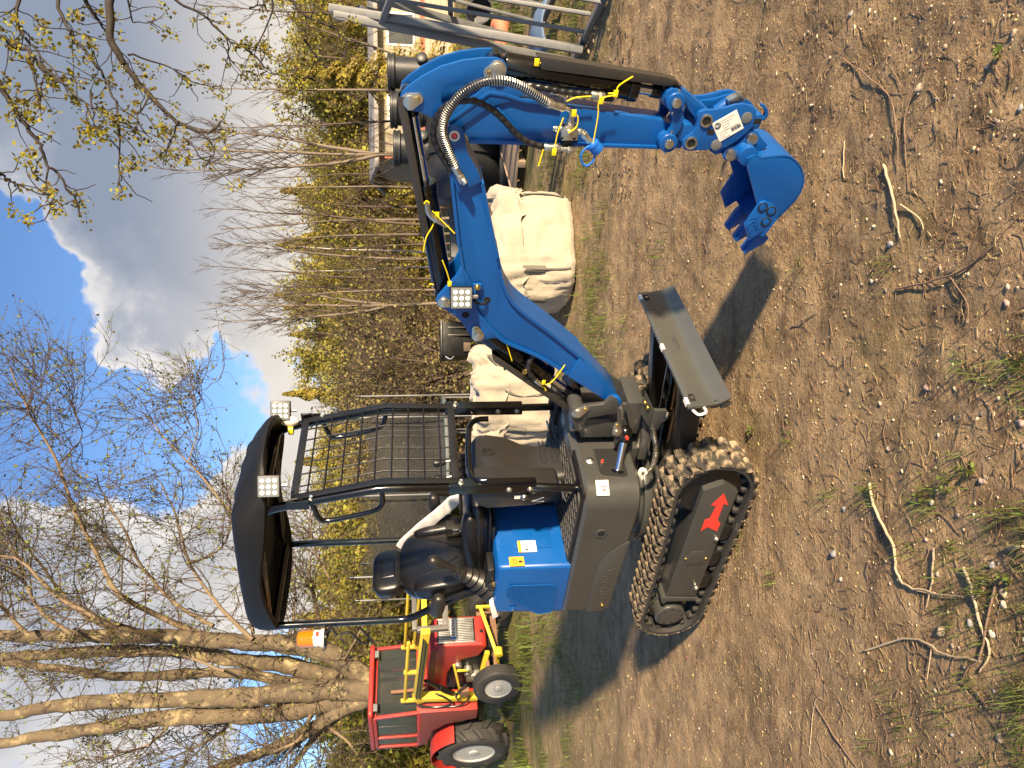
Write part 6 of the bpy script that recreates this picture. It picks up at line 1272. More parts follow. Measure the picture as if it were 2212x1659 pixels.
def tubes(lines, sides):                                            # lines: (points, radii)
    V = []; Fq = []; o = 0; ang = np.linspace(0, 2*np.pi, sides, endpoint=False); ca, sa = np.cos(ang), np.sin(ang)
    for P, r in lines:
        P = np.asarray(P); n = len(P); d = np.gradient(P, axis=0); d /= np.linalg.norm(d, axis=1)[:, None] + 1e-9
        ref = np.array([.3, .9, .2]) if abs(d[0] @ np.array([.3, .9, .2])) < .85 else np.array([1., 0, 0])
        u = np.cross(d, ref); u /= np.linalg.norm(u, axis=1)[:, None] + 1e-9; b = np.cross(d, u); r = np.broadcast_to(r, n)
        V.append((P[:, None, :] + (u[:, None, :] * ca[None, :, None] + b[:, None, :] * sa[None, :, None]) * r[:, None, None]).reshape(-1, 3))
        i, j = np.meshgrid(np.arange(n - 1), np.arange(sides), indexing='ij'); j2 = (j + 1) % sides
        Fq.append((np.stack([i*sides + j, i*sides + j2, (i+1)*sides + j2, (i+1)*sides + j], -1).reshape(-1, 4)) + o); o += n * sides
    return np.concatenate(V), np.concatenate(Fq)
def join(*vf):
    V = []; Fq = []; o = 0
    for v, f in vf: V.append(v); Fq.append(f + o); o += len(v)
    return np.concatenate(V), np.concatenate(Fq)
def leaves(c, size, elong=1.5, down=0.0, fold=True):                # small quads at points c
    c = np.asarray(c); n = len(c); a = rg.normal(0, 1, (n, 3)); a[:, 2] -= down; a /= np.linalg.norm(a, axis=1)[:, None]
    b = np.cross(a, rg.normal(0, 1, (n, 3))); b /= np.linalg.norm(b, axis=1)[:, None]; s = (size * rg.uniform(.6, 1.4, n))[:, None]
    v = np.stack([c, c + a * s * .5 * elong + b * s * .5, c + a * s * elong, c + a * s * .5 * elong - b * s * .5], 1).reshape(-1, 3)
    return v, np.arange(4 * n).reshape(-1, 4)
def px_line(pts, crp, Y):
    Y = Y if hasattr(Y, '__len__') else [Y] * len(pts); P = [Vector(at(*crp(*p), y)) for p, y in zip(pts, Y)]; return np.array([list(p) for p in catmull(P, 5)])
def along(P, s): d = np.r_[0, np.cumsum(np.linalg.norm(np.diff(P, axis=0), axis=1))]; x = s * d[-1]; p = np.array([np.interp(x, d, P[:, k]) for k in range(3)]); i = min(np.searchsorted(d, x), len(P) - 1); i = max(i, 1); return p, nrm(P[i] - P[i-1])
# --- the big many-stemmed tree behind the tractor
k6 = crop(0, 768, .53706)
def big_tree():
    base = np.array(list(at(960, 1500, 18.0))); base[2] = 0
    K = tag(empty('big_tree', (base[0], base[1], 0)), 'large many stemmed old tree with budding branches behind the red tractor', 'tree')
    stems = []
    for pts, r in [([(1510, 1330), (1328, 1200), (1150, 1160), (1000, 1155), (650, 1130), (300, 1130), (0, 1125), (-300, 1110)], .23), ([(1510, 1330), (1328, 1290), (1150, 1245), (1000, 1230), (700, 1190), (300, 1195), (0, 1215), (-300, 1230)], .21), ([(1510, 1345), (1300, 1330), (1150, 1310), (900, 1275), (500, 1292), (200, 1255), (0, 1235), (-200, 1230)], .15),
                   ([(1510, 1350), (1328, 1345), (1000, 1372), (700, 1385), (300, 1402), (0, 1450), (-300, 1480)], .24), ([(1510, 1360), (1328, 1395), (1100, 1440), (700, 1455), (300, 1512), (0, 1560), (-300, 1600)], .22), ([(1510, 1370), (1350, 1440), (1150, 1560), (900, 1650), (600, 1760)], .16), ([(1490, 1370), (1300, 1500), (1200, 1620), (1100, 1760)], .09)]:
        P = px_line(pts, k6, 18 + rg.normal(0, .5)); r *= 1.15; stems.append((P, np.linspace(r, r * .34, len(P))))
    stems.append((np.array([base, (base + stems[0][0][0]) / 2 + [.05, 0, 0], stems[0][0][0], stems[0][0][2]]), np.array([.62, .5, .45, .3])))
    limbs = []
    for pts, r in [([(900, 1155), (650, 1050), (480, 960), (405, 830), (300, 620), (240, 440), (150, 270), (60, 60)], .075), ([(1010, 1140), (880, 1010), (760, 840), (700, 640), (640, 520)], .055), ([(860, 1090), (700, 1000), (560, 850), (480, 700), (400, 560), (380, 480)], .05), ([(1020, 1120), (960, 700), (880, 570), (760, 430), (640, 300), (580, 230)], .045), ([(650, 1130), (450, 1080), (230, 960), (100, 830), (0, 800)], .07), ([(300, 1130), (150, 1000), (60, 780), (0, 600)], .05), ([(500, 1120), (330, 1040), (180, 860), (60, 700), (10, 560)], .05),
                   ([(1150, 1200), (1180, 1060), (1190, 900), (1170, 800)], .04), ([(1328, 1200), (1280, 1000), (1250, 850), (1300, 700)], .05), ([(1000, 1370), (900, 1500), (700, 1600), (500, 1659)], .05), ([(700, 1450), (600, 1560), (400, 1640)], .045), ([(1250, 1440), (1180, 1560), (1000, 1620), (850, 1700)], .05), ([(900, 1270), (700, 1200), (520, 1200), (300, 1300)], .035), ([(760, 840), (900, 760), (930, 620), (900, 480)], .025), ([(240, 440), (330, 330), (300, 220), (330, 100)], .022), ([(150, 270), (130, 160), (190, 60)], .016), ([(1330, 900), (1260, 760), (1240, 620)], .03), ([(760, 430), (800, 300), (780, 180), (810, 110)], .018), ([(560, 850), (440, 760), (420, 640), (460, 520)], .025),
                   ([(100, 1120), (-50, 950), (-150, 700)], .05), ([(1328, 1330), (1400, 1200), (1480, 1050), (1500, 950)], .045), ([(1300, 1480), (1400, 1560), (1480, 1660)], .05), ([(1328, 1390), (1250, 1520), (1120, 1640)], .05)]:
        P = px_line(pts, k6, list(18 + np.cumsum(rg.normal(0, .5, len(pts))))); P += np.cumsum(rg.normal(0, .018, P.shape), axis=0) * .6; limbs.append((P, np.linspace(r, r * .22, len(P))))
    br, tw, lf = [], [], []
    for src, (n, lo_, hi) in [(x, (30, .9, 2.5)) for x in limbs] + [(x, (16, .7, 1.9)) for x in stems[:6]]:
        P, R = src
        for k in range(n):
            s = rg.uniform(.12, 1); p, d = along(P, s); r0 = float(np.interp(s, np.linspace(0, 1, len(R)), R)) * .5
            q = nrm(d * .5 + rg.normal(0, .7, 3) + np.array([.1, 0, .25])); L_ = rg.uniform(lo_, hi) * (1.15 - .5 * s); B = wander(p, q, L_, 7, .2, (.05, 0, .35)); br.append((B, np.linspace(min(.02, max(.010, r0)), .005, len(B))))
            for m_ in range(9):
                s2 = rg.uniform(.2, 1); p2, d2 = along(B, s2); q2 = nrm(d2 + rg.normal(0, .6, 3)); Tt = wander(p2, q2, rg.uniform(.35, .95), 5, .22, (0, 0, .2)); tw.append((Tt, np.linspace(.0068, .0035, len(Tt))))
                for e in range(3):
                    s3 = rg.uniform(.15, 1); lf.append(along(Tt, s3)[0] + rg.normal(0, .02, 3))
    off = np.array([base[0], base[1], 0]); sh = lambda vf: (vf[0] - off, vf[1])
    tv, tf = sh(tubes([(np.array([list(p) for p in catmull([Vector(q) for q in P_], 3)]), np.interp(np.linspace(0, 1, (len(P_) - 1) * 3 + 1), np.linspace(0, 1, len(P_)), R_)) for P_, R_ in stems], 18))
    for c_ in range(3): tv[:, c_] += (fbm(tv[:, 0] * 9 + tv[:, 1] * 7 + c_ * 31, tv[:, 2] * 3.2, 4, 80 + c_) - .46) * .11
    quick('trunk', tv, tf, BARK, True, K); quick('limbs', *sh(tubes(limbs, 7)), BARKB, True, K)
    quick('twigs', *sh(join(tubes(br, 4), tubes(tw, 3))), BARKD, False, K)['kind'] = 'stuff'
    lf = np.array(lf); quick('leaves', *sh(leaves(lf[::2], .05)), LBUD, False, K)['kind'] = 'stuff'
big_tree()
# --- slender leafless trees in a row (three patterns, copied)
def bare_proto(h, seed, barkm, fork=False):
    global rg
    rg = np.random.default_rng(seed); T_ = wander((0, 0, 0), (rg.normal(0, .02), rg.normal(0, .02), 1), h, 16, .028, (0, 0, .3)); trunks = [(T_, np.linspace(.06, .009, len(T_)))]; src = [T_]
    if fork: 
        for s in (-1, 1): f = wander(T_[5], (s * .35, .1, 1), h * .62, 12, .03, (0, 0, .6)); trunks.append((f, np.linspace(.055, .008, len(f)))); src.append(f)
    br, tw = [], []
    for Sx in src:
        for k in range(34):
            s = .12 + .86 * rg.uniform() ** .8; p, d = along(Sx, s); a = rg.uniform(0, 2*np.pi); q = nrm(np.array([math.cos(a) * .6, math.sin(a) * .6, .9])); L_ = (1 - s * .72) * h * .28 * rg.uniform(.6, 1.1)
            B = wander(p, q, L_, 7, .06, (0, 0, .45)); br.append((B, np.linspace(.014 * (1.2 - s * .6), .004, len(B))))
            for m_ in range(6): p2, d2 = along(B, rg.uniform(.2, 1)); Tt = wander(p2, nrm(d2 + rg.normal(0, .4, 3)), L_ * rg.uniform(.2, .42), 3, .1, (0, 0, .3)); tw.append((Tt, np.linspace(.0055, .003, len(Tt))))
    K = empty('bare_tree'); quick('trunk', *tubes(trunks, 7), barkm, True, K); quick('branches', *join(tubes(br, 4), tubes(tw, 3)), BARKD, False, K); return K
PR = [bare_proto(8.2, 21, BARKL), bare_proto(7.4, 22, BARKL, True), bare_proto(8.8, 23, BARKD), bare_proto(7.0, 24, mat('white birch bark', (.55, .52, .45), .7, var=.3, vscale=4, dirt=(.08, .07, .06), dirt_amt=.15, dscale=6))]
used = set()
for (py, Y, k, h) in [(329, 19, 1, 1.02), (413, 27, 0, .95), (450, 30, 2, 1.0), (470, 26, 0, 1.05), (490, 24, 2, .98), (504, 27, 0, 1.08), (526, 29, 2, .95), (545, 31, 3, .9), (560, 25, 0, 1.06), (578, 32, 3, .95), (605, 28, 2, 1.0), (625, 26, 0, .92), (640, 27, 2, 1.0), (653, 22, 1, .96), (738, 24, 0, .78), (260, 25, 2, .95), (210, 22, 0, .95), (120, 27, 1, .9), (60, 24, 2, 1.0), (380, 34, 2, 1.1), (690, 33, 0, .9)]:
    o = PR[k] if k not in used else copy_tree(PR[k]); used.add(k); p = at(960, py, Y); o.location = (p[0], p[1], -.05); o.rotation_euler = (0, 0, py * 1.3); o.scale = (h, h, h * (1.06 if py % 2 else .95))
    where = 'beside the cream house' if py < 240 else ('behind the black septic tank' if py < 440 else ('behind the excavator boom' if py < 620 else 'above the dark steel bin'))
    kindw = ('white barked leafless birch' if k == 3 else ('forked leafless tree' if k == 1 else ('dark stemmed leafless tree' if k == 2 else 'pale stemmed leafless tree')))
    tag(o, 'slender %s rising %s' % (kindw, where), 'tree', '%s %s' % (kindw, where))
# --- spruces of the far wood
def spruce_proto(h, seed):
    global rg
    rg = np.random.default_rng(seed); K = empty('spruce_tree'); c = []; dirs = []; n = 9500
    t = rg.uniform(.03, 1, n) ** .85; a = rg.uniform(0, 2*np.pi, n); rad = (1 - t) * h * .30 * (.75 + .35 * np.sin(t * 55 + a * 2)) + .05
    rr = rad * np.sqrt(rg.uniform(.25, 1, n)); z = t * h - rr * .25; pos = np.stack([rr * np.cos(a), rr * np.sin(a), z], 1)
    d = np.stack([np.cos(a), np.sin(a), -.35 + rg.normal(0, .25, n)], 1); d /= np.linalg.norm(d, axis=1)[:, None]; s = np.cross(d, [0, 0, 1.0]); s /= np.linalg.norm(s, axis=1)[:, None]; s += rg.normal(0, .35, (n, 3)); L_ = (.30 + .5 * (1 - t)) * rg.uniform(.6, 1.2, n) * .36; w = .075 * rg.uniform(.6, 1.3, n)
    v = np.stack([pos - d * L_[:, None] * .5, pos + s * w[:, None], pos + d * L_[:, None] * .6 - [0, 0, .05], pos - s * w[:, None]], 1).reshape(-1, 3)
    quick('trunk', *tubes([(np.array([[0, 0, 0], [0, 0, h * .5], [0, 0, h]]), np.array([.13, .08, .01]))], 6), BARKD, True, K); quick('crown', v, np.arange(4 * n).reshape(-1, 4), LSPR, False, K); return K
SPR = [spruce_proto(h, 31 + k) for k, h in enumerate((8.5, 9.4, 7.6, 10.2))]; used = set(); rs = random.Random(9)
rows = [(py, rs.uniform(44, 56)) for py in np.linspace(-120, 700, 60)] + [(py, rs.uniform(58, 70)) for py in np.linspace(-100, 720, 38)] + [(py, rs.uniform(40, 52)) for py in np.linspace(700, 1750, 34)]
for i, (py, Y) in enumerate(rows):
    k = i % 4; o = SPR[k] if k not in used else copy_tree(SPR[k]); used.add(k); py += rs.uniform(-16, 16); p = at(950, py, Y); s = rs.uniform(.74, 1.04) * Y / 52 * (.86 if 240 < py < 420 else 1.05); o.location = (p[0], p[1], 0); o.rotation_euler = (0, 0, rs.uniform(0, 6)); o.scale = (s * rs.uniform(.85, 1.15), s * rs.uniform(.85, 1.15), s)
    where = 'behind the cream house' if py < 280 else ('behind the black septic tank' if py < 440 else ('behind the excavator boom' if py < 700 else ('behind the bare thicket' if py < 1000 else ('behind the trampoline' if py < 1300 else 'behind the red tractor'))))
    row = 'farther' if Y > 57 else 'nearer'
    tag(o, 'dense sunlit spruce in the %s row of the wood %s' % (row, where), 'tree', 'spruces of the %s row %s' % (row, where))
o = copy_tree(SPR[1]); p = at(950, 175, 24); o.location = (p[0], p[1], 0); o.scale = (.58, .58, .56); tag(o, 'lone yellow green spruce beside the cream house behind the gate panels', 'tree')
# --- leafy bushes and small trees behind trampoline and tractor; bare thicket
def bush_proto(nm, h, w, seed, leafn, lm, twn, lsize=.11, stem=5):
    global rg
    rg = np.random.default_rng(seed); st, br, tw, lf = [], [], [], []
    for k in range(stem):
        a = rg.uniform(0, 2*np.pi); S_ = wander((rg.normal(0, .12), rg.normal(0, .12), 0), (math.cos(a) * .35 * w / h, math.sin(a) * .35 * w / h, 1), h * rg.uniform(.75, 1), 9, .09, (math.cos(a) * .3, math.sin(a) * .3, .2)); st.append((S_, np.linspace(.045, .010, len(S_))))
        for m_ in range(twn):
            p, d = along(S_, rg.uniform(.12, 1)); B = wander(p, nrm(d * .6 + rg.normal(0, .65, 3)), w * rg.uniform(.15, .42), 5, .18, (0, 0, .2)); br.append((B, np.linspace(.014, .005, len(B))))
            for e in range(5): p2, d2 = along(B, rg.uniform(.2, 1)); Tt = wander(p2, nrm(d2 + rg.normal(0, .6, 3)), w * rg.uniform(.06, .18), 3, .2, (0, 0, .1)); tw.append((Tt, np.linspace(.0075, .004, len(Tt)))); lf.append(Tt[-1]); lf.append(Tt[1])
    K = empty(nm); quick('trunk', *tubes(st, 6), BARKD, True, K); quick('branches', *join(tubes(br, 4), tubes(tw, 3)), BARKD, False, K)
    if leafn: lf = np.array(lf); idx = rg.integers(0, len(lf), leafn); quick('crown', *leaves(lf[idx] + rg.normal(0, .10, (leafn, 3)), lsize), lm, False, K)
    return K
BU = [bush_proto('leafy_bush', 4.2, 3.4, 41, 5200, LBUSH, 22, .12), bush_proto('leafy_bush', 5.2, 3.0, 42, 5200, LBUSH, 22, .12), bush_proto('bare_thicket', 3.6, 2.8, 43, 2600, LBROWN, 26, .06, 9), bush_proto('bare_thicket', 3.0, 2.6, 44, 2200, LBROWN, 26, .06, 9), bush_proto('leafy_tree', 4.4, 3.4, 45, 11000, LBUSH, 26, .062), bush_proto('leafy_tree', 5.2, 3.0, 46, 11000, LBUSH, 26, .062)]
used = set()
for (py, Y, k, s) in [(1080, 27, 0, 1.0), (1160, 30, 1, 1.05), (1240, 26, 0, .85), (1330, 29, 1, 1.0), (1420, 33, 0, 1.2), (1500, 28, 1, .9), (1590, 26, 0, 1.05), (1650, 29, 1, 1.15), (1720, 27, 0, 1.0), (1010, 31, 1, 1.0), (1560, 36, 1, 1.3), (1130, 38, 0, 1.4), (950, 26, 2, 1.15), (900, 21, 3, 1.1), (850, 23, 2, 1.15), (800, 20, 3, 1.0), (760, 24, 2, 1.05), (880, 27, 2, 1.25), (720, 26, 3, 1.1), (980, 22, 3, 1.1), (680, 29, 2, 1.1), (820, 28, 2, 1.3), (1030, 24, 2, 1.0)] + [(p_, 42 + (p_ * 7) % 11, 4 + (p_ // 5) % 2, 1.55 + (p_ % 7) * .05) for p_ in range(-60, 760, 45)] + [(p_, 40 + (p_ * 5) % 9, 4 + (p_ // 7) % 2, 1.5) for p_ in range(790, 1700, 75)]:
    o = BU[k] if k not in used else copy_tree(BU[k]); used.add(k); p = at(960, py, Y); o.location = (p[0], p[1], -.05); o.rotation_euler = (0, 0, py); o.scale = (s * 1.1, s * 1.1, s)
    where = 'behind the red tractor' if py > 1290 else ('behind the trampoline' if py > 940 else ('behind the bulk bags' if py > 620 else ('among the spruces behind the boom' if py > 430 else 'among the spruces behind the septic tank'))); size = 'taller' if k in (1, 2, 5) else 'lower'
    if k not in (2, 3): tag(o, '%s bushy tree in fresh yellow green leaf %s' % (size, where), 'tree', '%s leafy trees %s' % (size, where))
    else: tag(o, '%s tangled brown leafless shrub in the thicket %s' % (size, where), 'shrub', '%s leafless shrubs %s' % (size, where))
# --- maple boughs reaching in from a tree at the right
k7 = crop(0, 0, .46295)
def maple():
    global rg
    rg = np.random.default_rng(5); base = np.array([6.3, 7.2, 0]); K = tag(empty('maple_tree', (base[0], base[1], 0)), 'maple with dark boughs and clusters of young yellow green leaves overhanging the yard', 'tree')
    main = []
    for pts, r, Y in [([(520, -60), (510, 150), (560, 270), (600, 330), (700, 450), (830, 570), (950, 620), (1040, 570)], .030, 5.4), ([(380, -40), (450, 80), (500, 150)], .018, 5.4), ([(-60, 140), (0, 170), (80, 210), (150, 260), (230, 340), (330, 420), (420, 520)], .017, 5.0), ([(-80, 300), (0, 400), (60, 500), (130, 600), (190, 680), (215, 770), (280, 820), (340, 920), (375, 1010)], .018, 4.8), ([(250, -40), (300, 100), (380, 220), (470, 330), (540, 480), (560, 620), (555, 780), (575, 900)], .013, 5.2), ([(800, -60), (820, 0), (940, 70), (1060, 180), (1150, 230), (1260, 330), (1330, 360)], .013, 6.0), ([(1330, -60), (1370, 20), (1470, 100), (1560, 130), (1620, 210), (1590, 300)], .013, 6.2), ([(1270, -20), (1260, 90), (1190, 240), (1210, 360)], .009, 6.0), ([(-60, 760), (0, 800), (50, 850), (90, 880)], .010, 4.6), ([(100, -40), (80, 100), (140, 200), (220, 300), (300, 400)], .013, 5.1), ([(950, 620), (1000, 700), (970, 770)], .008, 5.4), ([(830, 570), (800, 650), (770, 720)], .008, 5.4), ([(600, 260), (760, 300), (880, 380)], .008, 5.3), ([(700, 450), (640, 560), (660, 640)], .008, 5.4), ([(1160, 40), (1230, 20), (1300, -30)], .008, 5.9), ([(1420, 180), (1470, 280), (1400, 400)], .011, 6.2), ([(215, 770), (225, 880), (280, 950)], .007, 4.8), ([(150, 260), (170, 400), (180, 480)], .008, 5.0), ([(420, 420), (440, 560), (430, 620)], .007, 5.2), ([(1060, 180), (1080, 300), (1150, 380)], .006, 6.0), ([(600, -30), (620, 100), (700, 100)], .008, 5.4)]:
        P = px_line(pts, k7, list(Y + np.linspace(.0, .25, len(pts)) * rg.choice([-1, 1]))); P += rg.normal(0, .006, P.shape); main.append((P, np.linspace(r, r * .25, len(P))))
    top = base + np.array([0, 0, 2.6]); limb = [(np.array([base, base + [.05, 0, 1.3], top, top + [-.3, -.3, 1.6], top + [-.4, -.5, 3.4]]), np.array([.20, .17, .15, .11, .05]))]
    for i in (0, 2, 3, 5, 6, 8, 9, 4): P = main[i][0]; m_ = (top + P[0]) / 2 + [.5, .2, 2.4 if i in (2, 3, 8, 9) else .6]; limb.append((np.array([list(p) for p in catmull([Vector(top + [0, 0, .15 * i]), Vector(m_), Vector(P[0])], 6)]), np.linspace(.06, main[i][1][0], 13)))
    tw, lf = [], []
    for P, R in main:
        L_ = np.linalg.norm(np.diff(P, axis=0), axis=1).sum()
        for k in range(int(L_ * 15) + 2):
            s = rg.uniform(.12, 1); p, d = along(P, s); q = nrm(d * .6 + rg.normal(0, .6, 3)); Tt = wander(p, q, rg.uniform(.06, .30), 5, .25, (0, 0, .05)); tw.append((Tt, np.linspace(.0042, .0022, len(Tt))))
            if rg.uniform() < .78:
                c = Tt[-1]; m_ = rg.integers(12, 34); lf.append(c + rg.normal(0, .024, (m_, 3)) - [0, 0, .012])
        lf.append(P[-1] + rg.normal(0, .03, (18, 3)))
    off = np.array([base[0], base[1], 0]); sh = lambda vf: (vf[0] - off, vf[1])
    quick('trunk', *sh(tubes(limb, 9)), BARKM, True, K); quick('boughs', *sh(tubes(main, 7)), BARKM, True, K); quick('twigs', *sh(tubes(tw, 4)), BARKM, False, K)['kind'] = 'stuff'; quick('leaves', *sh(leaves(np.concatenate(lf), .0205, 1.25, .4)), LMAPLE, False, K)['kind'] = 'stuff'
maple()
# ------------------------------------------------------------------ litter on the ground
rg = np.random.default_rng(77)
def near_pts(n, ymin=1.15, ymax=7.5, power=1.0):                     # more of it close by, within the view
    y = ymin * (ymax / ymin) ** (rg.uniform(0, 1, n) ** power); x = rg.uniform(-.62, .62, n) * (y + .7); return x, y
def on_ground(x, y, dz=0): return np.stack([x, y, gz(x, y) + dz], 1)
GRASSM = leafmat('grass blades', (.135, .165, .035), 1.0, .35); STRAWM = leafmat('dry straw', (.40, .30, .16), .8, .2)
CHIPM = mat('pale wood chips', (.60, .49, .33), .8, var=.15, island=.7); STONEM = mat('mixed field stones', (.24, .20, .16), .8, var=.25, vscale=30, island=.9); CLODM = mat('soil crumbs', (.30, .20, .11), .95, var=.3, vscale=30, island=.8, spec=.15); DLEAF = leafmat('fallen brown leaves', (.21, .15, .095), .9, .2); STICKM = mat('pale barked stick', (.42, .33, .21), .8, var=.35, vscale=20); STICKR = mat('red brown twig', (.20, .13, .085), .8, var=.3, vscale=20)
def blobs(c, s, flat=.6):                                            # crumbs and stones: squashed octahedra cut twice (12 corners)
    n = len(c); base = np.array([[1,0,0],[.45,.85,.1],[-.5,.8,0],[-1,0,.05],[-.5,-.85,0],[.5,-.8,.05],[.35,.2,.8],[-.45,.15,.75],[0,-.45,.8],[0,0,-.6]]); f = np.array([[0,1,6],[1,2,6],[2,7,6],[2,3,7],[3,4,7],[4,8,7],[4,5,8],[5,0,8],[0,6,8],[6,7,8],[1,0,9],[2,1,9],[3,2,9],[4,3,9],[5,4,9],[0,5,9]])
    a = rg.uniform(0, 2*np.pi, n); v = base[None] * (1 + rg.normal(0, .16, (n, 10, 1))) * np.stack([rg.uniform(.7, 1.4, n), rg.uniform(.6, 1.1, n), rg.uniform(.5, 1.1, n) * flat], 1)[:, None, :]
    R = np.zeros((n, 3, 3)); R[:, 0, 0] = np.cos(a); R[:, 0, 1] = -np.sin(a); R[:, 1, 0] = np.sin(a); R[:, 1, 1] = np.cos(a); R[:, 2, 2] = 1
    v = np.einsum('nij,nkj->nki', R, v) * np.asarray(s)[:, None, None] + c[:, None, :]; return v.reshape(-1, 3), (f[None] + (np.arange(n) * 10)[:, None, None]).reshape(-1, 3)
def slivers(c, L_, w, tilt=.12):                                     # straws and splinters: bent three sided bars
    n = len(c); a = rg.uniform(0, 2*np.pi, n); d = np.stack([np.cos(a), np.sin(a), rg.normal(0, tilt, n)], 1); s = np.stack([-np.sin(a), np.cos(a), np.zeros(n)], 1); L_ = np.asarray(L_)[:, None]; w = np.asarray(w)[:, None]; bend = s * L_ * rg.normal(0, .18, (n, 1)); up_ = np.array([0, 0, 1.0])
    ring = lambda p, k: np.stack([p + s * w * k, p - s * w * k, p + up_ * w * k * 1.2], 1)
    v = np.concatenate([ring(c - d * L_ * .5, .7), ring(c + bend, 1), ring(c + d * L_ * .5, .5)], 1).reshape(-1, 3)
    f = np.array([[i*3 + j, i*3 + (j+1) % 3, (i+1)*3 + (j+1) % 3, (i+1)*3 + j] for i in range(2) for j in range(3)]); return v, (f[None] + (np.arange(n) * 9)[:, None, None]).reshape(-1, 4)
def stuff(nm, vf, m, label, cat, smooth=False): o = quick(nm, vf[0], vf[1], m, smooth); return tag(o, label, cat, kind='stuff')
x, y = near_pts(9000); stuff('soil_crumbs', blobs(on_ground(x, y, -.0005), .003 + .0065 * rg.uniform(0, 1, 9000) ** 3 * np.clip(y / 3, .6, 2)), CLODM, 'loose brown soil crumbs all over the yard', 'soil')
x, y = near_pts(1900); stuff('gravel', blobs(on_ground(x, y, -.001), .003 + .008 * rg.uniform(0, 1, 1900) ** 4), STONEM, 'small grey and pinkish stones trodden into the soil', 'gravel')
x, y = near_pts(2600, 1.15, 9); w8 = (rg.uniform(0, 1, 2600) < np.clip(.35 + fbm(x * .7, y * .7, 2, 3), 0, 1)); x, y = x[w8], y[w8]; stuff('wood_chips', blobs(on_ground(x, y, .003), .003 + .0065 * rg.uniform(0, 1, len(x)) ** 3, .4), CHIPM, 'scattered pale wood chips on the bare soil', 'wood chips')
x, y = near_pts(8000, 1.15, 9); stuff('dry_straw', slivers(on_ground(x, y, .004), rg.uniform(.010, .05, 8000), rg.uniform(.0006, .0014, 8000)), STRAWM, 'dry straw and splinters strewn over the soil', 'straw')
x, y = near_pts(2600, 1.15, 8); stuff('twig_litter', slivers(on_ground(x, y, .004), rg.uniform(.02, .11, 2600), rg.uniform(.0008, .002, 2600)), STICKR, 'fine dark twig litter on the ground', 'twigs')
# fallen leaves gather at the right under the gates and in the grass
n = 1100; y = rg.uniform(5.2, 9, n); x = rg.uniform(.26, .62, n) * y; v, f = leaves(on_ground(x, y, .012), .038, 1.3); v[:, 2] = np.repeat(gz(x, y) + .012, 4) + (v[:, 2] - np.repeat(gz(x, y) + .012, 4)) * .35 + .004; stuff('fallen_leaves', (v, f), DLEAF, 'brown fallen leaves below the gates and round the bags', 'leaves')
# grass
def gdens(x, y):
    n1 = fbm(x * 1.3, y * 1.3, 3, 60); k = np.zeros_like(x)
    k = np.maximum(k, np.clip((2.5 - y) / .7, 0, 1) * np.clip((-x - .15) / .4, 0, 1) * np.clip((n1 - .40) * 9, 0, 1)); k = np.maximum(k, np.clip((2.1 - y) / .4, 0, 1) * np.clip((n1 - .52) * 9, 0, .8))
    k = np.maximum(k, np.exp(-((y - 5.9 - .25 * x) / .55) ** 2) * np.clip((x + .1) / .5, 0, 1) * np.clip((n1 - .36) * 8, 0, 1)); k = np.maximum(k, np.clip((y - 6.2) / 2.0, 0, 1) * np.clip((n1 - .43) * 6, 0, .7)); k = np.maximum(k, .05 * (n1 > .5))
    k = np.where(np.hypot(x + .55, y - 3.9) < .8, k * .1, k); return k
def grass(n, ymin, ymax, blades, h0, w0, pw=1.0):
    x, y = near_pts(n, ymin, ymax, pw); keep = rg.uniform(0, 1, n) < gdens(x, y); x, y = x[keep], y[keep]; X = np.repeat(x, blades) + rg.normal(0, .03 if ymax < 5 else .09, len(x) * blades); Y = np.repeat(y, blades) + rg.normal(0, .03 if ymax < 5 else .09, len(x) * blades); m = len(X)
    c = on_ground(X, Y, -.004); a = rg.uniform(0, 2*np.pi, m); d = np.stack([np.cos(a), np.sin(a), np.zeros(m)], 1); s = np.stack([-np.sin(a), np.cos(a), np.zeros(m)], 1); h = (h0 * rg.uniform(.4, 1.3, m))[:, None]; lean = rg.uniform(.3, 1.6, m)[:, None]; w = (w0 * rg.uniform(.7, 1.3, m))[:, None]; U = np.array([0, 0, 1.0])
    p1 = c + U * h * .6 + d * h * .25 * lean; p2 = c + U * h * (1 - .25 * lean) + d * h * .8 * lean
    v = np.stack([c - s * w, c + s * w, p1 + s * w * .8, p1 - s * w * .8, p2 + s * w * .15, p2 - s * w * .15], 1).reshape(-1, 3); f = np.array([[0, 1, 2, 3], [3, 2, 4, 5]]); return v, (f[None] + (np.arange(m) * 6)[:, None, None]).reshape(-1, 4)
stuff('grass', join(grass(1100, 1.1, 4.5, 22, .062, .0014), grass(2600, 4.5, 10, 20, .11, .0028), grass(5200, 9, 34, 9, .26, .009, .8)), GRASSM, 'tufts of fresh green grass growing in the bare soil', 'grass')
# weeds: single leafy plants one can pick out
k8 = crop(1536.1, 822.9, .504); kb = crop(1618.4, 0, .4959)
for i, p in enumerate([k8(170, 215), k8(1010, 430), k8(900, 490), k8(1110, 380), k8(1260, 850), (1640, 290), (1570, 330), (1420, 330), (2160, 110)]):
    g = ground(*p); lf = []
    for k in range(14): a = 2*math.pi*k/14 + rg.uniform(-.3, .3); r = rg.uniform(.004, .02); lf.append((g[0] + r * math.cos(a), g[1] + r * math.sin(a), float(gz(g[0], g[1])) + .006 + rg.uniform(0, .012)))
    v, f = leaves(np.array(lf), .013, 1.4, -.5); o = quick('weed', v - np.array([g[0], g[1], 0]), f, GRASSM); o.location = (g[0], g[1], 0); tag(o, 'small green broad leaved weed growing in bare soil', 'weed', 'broad leaved weeds in the soil')
